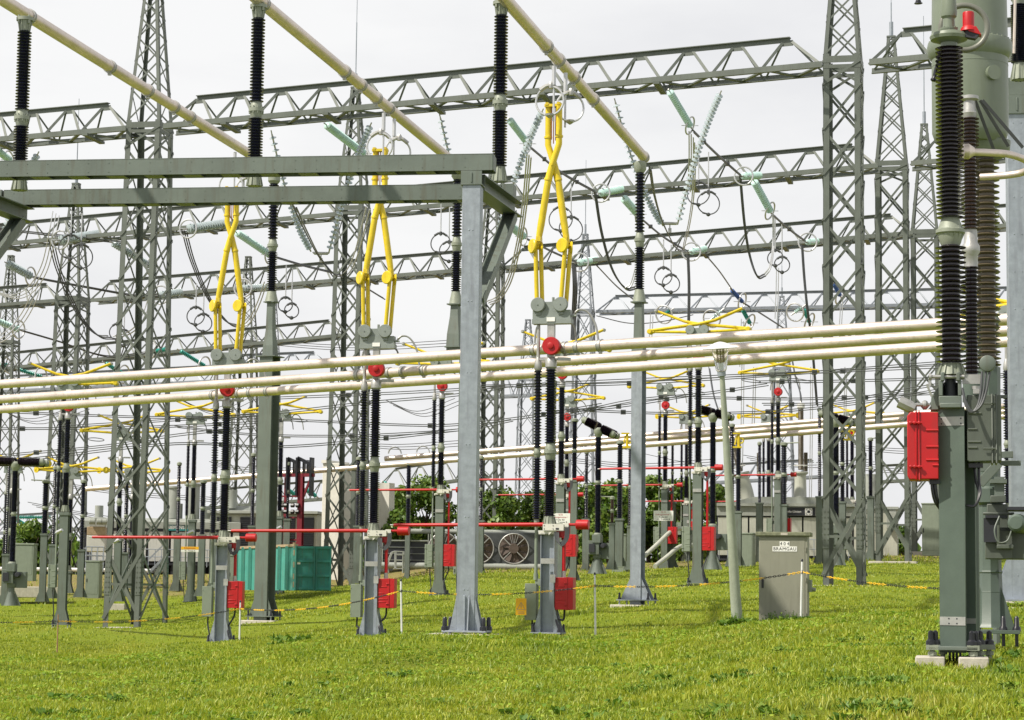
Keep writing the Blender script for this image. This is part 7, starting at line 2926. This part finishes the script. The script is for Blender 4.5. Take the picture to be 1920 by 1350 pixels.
C = cable
gj = 'conductors strung between the girders'
C('twin conductor from the upper right ring to the level string of the second girder', [(1300, 246, 81.8), (1345, 290, 90), (1390, 330, 97.6)], 1.5, group=gj, name='strung_conductor', clips=2)
C('twin conductor passing behind the right yellow arms', [(994, 276, 85.8), (1055, 325, 93), (1117, 360, 100)], 1.5, group=gj, name='strung_conductor', clips=2)
C('twin conductor from the second girder down past the column post insulator', [(1200, 408, 103.8), (1245, 445, 111), (1290, 472, 118)], 1.3, group=gj, name='strung_conductor', clips=2)
C('twin conductor from the slanting string to the ring beside the right tower', [(1448, 402, 102), (1480, 430, 109), (1511, 453, 116)], 1.3, group=gj, name='strung_conductor', clips=1)
C('thin conductor between the portal column and the third girder ring', [(988, 448, 108), (1040, 474, 115), (1080, 491, 121)], 1.2, group=gj, name='strung_conductor')
C('conductor sagging from the second girder across the middle yellow arms', [(510, 480, 114), (570, 498, 120), (650, 520, 128), (720, 560, 134)], 1.2, group=gj, name='strung_conductor')
C('conductor running right from the left ring behind the left tower', [(62, 520, 124), (160, 538, 128), (260, 555, 131), (300, 553, 132)], 1.2, group=gj, name='strung_conductor')
C('lower conductor at the left running to the far girder', [(38, 619, 144), (110, 640, 147), (200, 668, 150), (282, 660, 151)], 1.1, group=gj, name='strung_conductor')
C('conductor between the third and the bluish girder right of the column post', [(1325, 480, 120), (1350, 510, 130), (1374, 545, 148)], 1.2, group=gj, name='strung_conductor')
C('conductor beyond the blue string falling to the right', [(1394, 568, 149), (1430, 590, 155), (1480, 622, 165)], 1.0, group=gj, name='strung_conductor')
C('thin conductor falling from the middle girder string to the bluish girder', [(1118, 497, 123), (1160, 540, 135), (1200, 570, 148)], 1.1, group=gj, name='strung_conductor')
C('thin conductor left of the yellow arms at the middle behind the tower', [(236, 456, 117), (150, 446, 117), (40, 434, 117), (-40, 424, 117)], 1.2, group=gj, name='strung_conductor')

C('black jumper loop hanging left of the left yellow arms', [(345, 432, 112), (362, 492, 113), (392, 560, 114), (425, 603, 115), (448, 612, 115)], 1.3, n=3, twin=3.6)
C('black jumper loop falling in front of the rear left tower', [(96, 452, 117), (112, 512, 118), (148, 590, 119), (182, 628, 120), (208, 633, 120)], 1.3, n=3, twin=3.6)
C('black jumper loop hanging right of the right yellow arms', [(1116, 362, 100), (1128, 436, 101), (1148, 505, 102), (1172, 540, 103), (1192, 540, 103)], 1.7)
C('black jumper loop hanging left of the right tower', [(1388, 332, 98), (1396, 420, 99), (1406, 480, 100), (1420, 518, 100), (1434, 516, 101)], 1.7)
C('dark jumper from the right overhead tube end to the yoke plate', [(1219, 316, 57), (1228, 370, 66), (1244, 420, 80), (1268, 465, 100), (1286, 472, 117)], 1.3)
C('dark jumper from behind the front beam to the yoke left of the middle arms', [(552, 386, 60), (572, 430, 70), (598, 480, 88), (624, 512, 90), (640, 518, 92)], 1.2, twin=4)
C('black vertical jumper below the third girder right of the column post', [(1290, 478, 118), (1292, 540, 118), (1291, 620, 118), (1290, 705, 118)], 1.6)
C('black vertical jumper left of the right tower', [(1504, 460, 116), (1508, 520, 116), (1514, 580, 116), (1522, 640, 117), (1532, 760, 118)], 1.6)
C('dark vertical jumper right of the right yellow arms below the level string', [(1076, 496, 121), (1078, 540, 121), (1076, 590, 122), (1074, 640, 122)], 1.6, n=3)
C('dark jumper ending at the SS A pantograph from above', [(1330, 690, 120), (1338, 740, 112), (1352, 780, 105), (1368, 800, 100)], 1.1)
C('thin dark jumper inside the right tower', [(1480, 640, 118), (1490, 700, 114), (1500, 735, 110), (1502, 752, 108)], 1.0)
gw = 'pale hanging cables'
C('pale cable bundle hanging from the ring right of the left portal beams', [(105, 400, 116), (98, 440, 116), (84, 500, 117), (60, 540, 118), (30, 556, 118), (-10, 548, 118)], 1.0, 'wirel', n=3, twin=4, group=gw)
C('pale cable bundle sloping at the left edge', [(72, 522, 124), (62, 560, 124), (40, 600, 125), (10, 630, 125), (-20, 645, 126)], 1.0, 'wirel', n=3, twin=4, group=gw)
C('pale cable rising to the middle beam left of the middle yellow arms', [(690, 390, 90), (680, 430, 95), (668, 475, 102), (655, 505, 108), (640, 520, 112)], 1.3, 'wirel', n=2, twin=5, group=gw)
C('pale cable hanging left of the right yellow arms', [(992, 290, 86), (984, 380, 89), (972, 460, 96), (955, 525, 104), (935, 558, 110), (916, 568, 114)], 1.3, 'wirel', n=3, group=gw)
C('pale cable bundle hanging from the ring at the upper right', [(1296, 252, 82), (1296, 300, 83), (1294, 360, 84)], 1.2, 'wirel', n=3, twin=5, group=gw)
C('pale loop rising beside the black jumper left of the right tower', [(1434, 516, 101), (1444, 500, 101), (1450, 460, 102), (1450, 405, 102)], 1.3, 'wirel', group=gw)
C('pale cable joining the black loop right of the right yellow arms', [(1172, 542, 103), (1184, 532, 103), (1192, 505, 103)], 1.2, 'wirel', group=gw)
C('pale cable beside the black loop left of the left yellow arms', [(446, 612, 115), (466, 604, 115), (484, 570, 114), (498, 530, 113)], 1.2, 'wirel', group=gw)
C('pale cable inside the left tower below the girder', [(286, 505, 119), (280, 560, 120), (262, 605, 120), (240, 625, 121), (214, 632, 121)], 1.2, 'wirel', group=gw)
C('pale cable loop right of the column post insulator at the third girder', [(1288, 472, 118), (1282, 465, 114), (1292, 420, 100), (1300, 360, 86), (1304, 270, 82)], 1.0, 'wirel', group=gw)
for lb, x, y0, y1, d in [('thin pale vertical cable above the street lamp on its left', 1392, 600, 690, 118), ('thin pale vertical cable right of the street lamp', 1415, 690, 800, 112), ('thin pale vertical cable inside the right tower top', 1578, 560, 620, 118), ('thin pale vertical cable left of the blue string', 1222, 590, 640, 118),
                         ('thin pale vertical cable below the bluish ring', 1458, 500, 600, 112), ('thin pale vertical cable in front of the rear bushing', 1522, 690, 960, 112), ('thin pale cable right of the street lamp hat', 1393, 660, 880, 110), ('thin pale cable hanging inside the right tower lower half', 1586, 690, 800, 104)]:
    C(lb, [(x, y0, d), (x - 1, (y0 + y1) / 2, d), (x - 3, y1, d)], .9, 'wirel', n=2, twin=5, group='thin pale vertical cables')


def ringpair(label, px, py, d, tops, r=23, m='wire'):
    k = um(d)
    c = P(px, py, d)
    t = thing('ring_contact', label, 'contact', c, fyaw(px), 'double ring contacts hanging between the girders')
    for s, (tx, ty) in zip((-1, 1), tops):
        q = V((s * r * .42 * k, s * .35, -s * r * .28 * k))
        mb = MB()
        mb.torus(q, r * k * .98, 1.15 * k, (s * .25, -1, .1), 30, 7)
        mb.obj('ring', m, t)
        mb = MB()
        top = P(tx, ty, d)
        R = Matrix.Rotation(fyaw(px), 3, 'Z')
        tl = R @ (top - c)
        mb.cyl(q + V((0, 0, r * .72 * k)), V((q.x, q.y, tl.z)), 1.1 * k, n=8)
        mb.obj('hanger_rod', 'wirel', t)
        mb = MB()
        mb.tube([q + V((-.62 * r * k, 0, .74 * r * k)), q + V((-.25 * r * k, 0, .98 * r * k)), q + V((.25 * r * k, 0, .98 * r * k)), q + V((.62 * r * k, 0, .74 * r * k))], 2.2 * k, 8)
        mb.cyl(q + V((0, 0, r * .8 * k)), q + V((0, 0, r * 1.15 * k)), 2.6 * k, n=8)
        mb.obj('clamp', m, t)
        mb = MB()
        mb.lathe(q + V((0, 0, -r * k)), [(1.5 * k, -3 * k), (4 * k, -1 * k), (4 * k, 2 * k), (1.5 * k, 4 * k)], 8)
        mb.cyl(q + V((-r * .5 * k, 0, -r * .82 * k)), q + V((0, 0, -r * .95 * k)), 1.6 * k, n=6)
        mb.obj('lower_clamp', m, t)
    return t


for lb, px, py, d, tops, r in [
    ('black double ring contact under the ring at the upper right', 1319, 372, 88, ((1308, 268), (1318, 280)), 22),
    ('black double ring contact seen between the right yellow arms', 1061, 420, 93, ((1055, 330), (1066, 338)), 23),
    ('black double ring contact right of the column post insulator', 1251, 525, 110, ((1248, 450), (1257, 456)), 17),
    ('black double ring contact left of the right tower', 1460, 490, 106, ((1452, 405), (1460, 412)), 15),
    ('black double ring contact left of the galvanised portal column', 834, 464, 92, ((830, 384), (843, 384)), 19),
    ('black double ring contact right of the column post near the middle', 541, 577, 116, ((528, 497), (541, 500)), 14),
    ('black double ring contact left of the left yellow arms knee', 374, 599, 122, ((367, 532), (382, 534)), 17),
    ('black double ring contact hanging at the left below the long beam', 142, 472, 112, ((134, 396), (155, 396)), 23),
    ('faint double ring contact inside the left tower', 226, 628, 130, ((220, 560), (230, 566)), 15),
    ('small distant double ring contact near the left gearbox', 800 - 300, 668, 140, ((497, 640), (503, 640)), 9),
]:
    ringpair(lb, px, py, d, tops, r)

# long twin busbar wires in the middle distance
W = []
for lb, pts in [
    ('twin wire rising to the right just under the lowest front tube', [(480, 748, 74), (780, 735, 72), (1040, 719, 70), (1480, 700, 68), (1800, 686, 66)]),
    ('twin wire crossing the middle insulators from lower left', [(120, 800, 92), (480, 777, 88), (690, 755, 86), (860, 740, 84), (960, 722, 83)]),
    ('level twin wire behind the portal column', [(380, 783, 96), (580, 789, 95), (760, 797, 94), (860, 796, 93), (1000, 780, 92), (1130, 758, 91)]),
    ('sagging twin wire between the left tower and the portal column', [(330, 800, 98), (480, 815, 97), (660, 817, 96), (860, 806, 95), (960, 788, 94)]),
    ('lowest twin wire rising toward the portal column', [(-40, 858, 100), (200, 836, 99), (330, 816, 98), (480, 800, 97)]),
    ('second lowest twin wire at the left edge', [(-40, 872, 90), (100, 856, 90), (330, 832, 90), (520, 838, 92), (700, 824, 92), (860, 806, 92)]),
    ('upper level twin wire right of the right raised pantograph', [(880, 724, 82), (1040, 722, 82), (1180, 719, 82), (1440, 704, 82), (1760, 680, 82)]),
    ('twin wire rising from the slanted breaker to the folded arms', [(1060, 780, 92), (1180, 752, 91), (1320, 738, 90), (1440, 721, 90)]),
    ('level twin wire passing in front of the street lamp', [(1060, 768, 96), (1250, 775, 96), (1440, 772, 96), (1600, 757, 95), (1780, 728, 94)]),
    ('level twin wire right of the column post at mid height', [(1300, 745, 98), (1500, 748, 98), (1700, 740, 97), (1950, 730, 96)]),
    ('upper twin wire passing behind the right tower', [(1420, 716, 88), (1600, 714, 88), (1960, 704, 88)]),
    ('twin wire at the left running level behind the insulator pair', [(-40, 770, 100), (200, 780, 100), (350, 783, 100), (480, 779, 100)]),
    ('second level twin wire at the left', [(-40, 804, 102), (150, 803, 102), (330, 799, 102), (520, 790, 102)]),
    ('twin wire rising to the SS A pantograph from the left', [(1040, 772, 90), (1160, 762, 92), (1320, 737, 95)]),
    ('twin wire from the far right falling to the tower', [(1430, 758, 90), (1560, 755, 90), (1720, 727, 90), (1960, 690, 88)]),
]:
    cable(lb, [(x, y, d) for x, y, d in pts], .85, 'wire', 4.2, 'busbar_wire', 'wire', 'twin busbar wires', 2, 3)
W2 = [
    ('thin distant wires low at the left above the pale grey cabinet', [(60, 946, 185), (180, 968, 185), (300, 985, 185)]),
    ('thin distant wires crossing behind the left tower at the skyline', [(90, 905, 185), (240, 925, 185), (420, 938, 185)]),
    ('thin distant wires left of the red fuse gantry', [(400, 870, 185), (480, 882, 185), (600, 880, 185)]),
    ('thin distant wires above the hedge left of the portal column', [(640, 826, 185), (740, 838, 185), (880, 830, 185)]),
    ('thin distant wires above the hedge right of the raised pantographs', [(1060, 862, 185), (1200, 874, 185), (1340, 866, 185)]),
    ('thin distant wires behind the upright bushing', [(1400, 858, 185), (1500, 872, 185), (1640, 866, 185)]),
    ('thin distant wires between the two right towers', [(1600, 838, 185), (1700, 846, 185), (1800, 838, 185)]),
    ('thin distant wires low between the right towers', [(1600, 876, 185), (1700, 884, 185), (1800, 880, 185)]),
    ('faint distant wires crossing above the middle lower tubes', [(480, 640, 185), (660, 652, 185), (900, 640, 185)]),
    ('faint distant wires right of the right yellow arms', [(1080, 640, 185), (1240, 652, 185), (1440, 640, 185)]),
    ('sagging distant wires left of the left tower', [(-30, 750, 140), (60, 790, 140), (160, 762, 140)]),
    ('sagging distant wires between left tower and column post', [(330, 745, 140), (400, 772, 140), (480, 740, 140)]),
    ('sagging distant wires right of the middle pantograph', [(730, 755, 140), (790, 776, 140), (860, 752, 140)]),
]
for lb, pts in W2:
    cable(lb, pts, .62, 'wire', 7, 'overhead_wire', 'wire', 'thin distant overhead wires', 3)
for lb, px, py, d in [('small floodlight on the near folded pantograph column at the left', 116, 996, 79), ('small floodlight on the column inside the left tower', 222, 1014, 96), ('small floodlight on the sign carrying left pantograph', 360, 998, 99), ('small floodlight on the pantograph beside the container post', 524, 990, 99)]:
    k = um(d)
    mb = MB()
    c = P(px, py, d) + V((0, -.3, 0))
    mb.cyl(c + V((-6 * k, 0, -3 * k)), c + V((5 * k, -.1, 2 * k)), 3.6 * k, 3 * k, n=10)
    mb.bar(c, c + V((0, .25, 0)), 2 * k, 2 * k)
    solo('floodlight', lb, 'floodlight', mb, 'wirel', c, 'small floodlights on the columns')
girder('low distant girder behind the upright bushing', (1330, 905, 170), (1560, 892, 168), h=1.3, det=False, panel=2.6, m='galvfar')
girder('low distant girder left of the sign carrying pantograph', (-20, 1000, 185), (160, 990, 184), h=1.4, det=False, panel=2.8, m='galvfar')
for lb, px, py, d in [('grey drive cubicle behind the leftmost raised pantograph', 440, 1105, 104), ('grey drive cubicle in front of the hedge left of the slanted pipes', 1160, 1066, 101), ('grey drive cubicle beside the breaker near the street lamp', 1398, 1064, 101), ('grey drive cubicle behind the galvanised portal column', 862, 1098, 100), ('grey drive cubicle left of the left tower', 172, 1116, 102)]:
    cabinet(lb, px - 13, px + 13, py - 62, py, d, .6, 'greybox', .03, fyaw(px) + .25)
for lb, px, py, d, rx in [('flat cable loop at the left end of a folded pantograph', 1408, 714, 88, 18), ('flat cable loop right of the far folded pantograph', 1500, 714, 88, 22), ('flat cable loop near the column post container side', 560, 788, 84, 16), ('flat cable loop left of the pantograph in the left tower', 180, 824, 96, 15)]:
    k = um(d)
    mb = MB()
    mb.torus(P(px, py, d), rx * k, .8 * k, (.1, -.25, 1), 26, 6)
    solo('cable_loop', lb, 'cable loop', mb, 'wire', P(px, py, d), 'flat cable loops')
cable('thin catenary wire sagging below the bluish girder', [(1118, 592, 150), (1180, 606, 150), (1240, 603, 150), (1300, 590, 150)], .9, 'wire', 0, 'strung_conductor', 'cable', gj, 1)
cable('faint thin line wire far behind the rear tubes', [(1000, 800, 200), (1250, 860, 200), (1500, 905, 200)], .5, 'wire', 0, 'strung_conductor', 'cable', gj, 1)
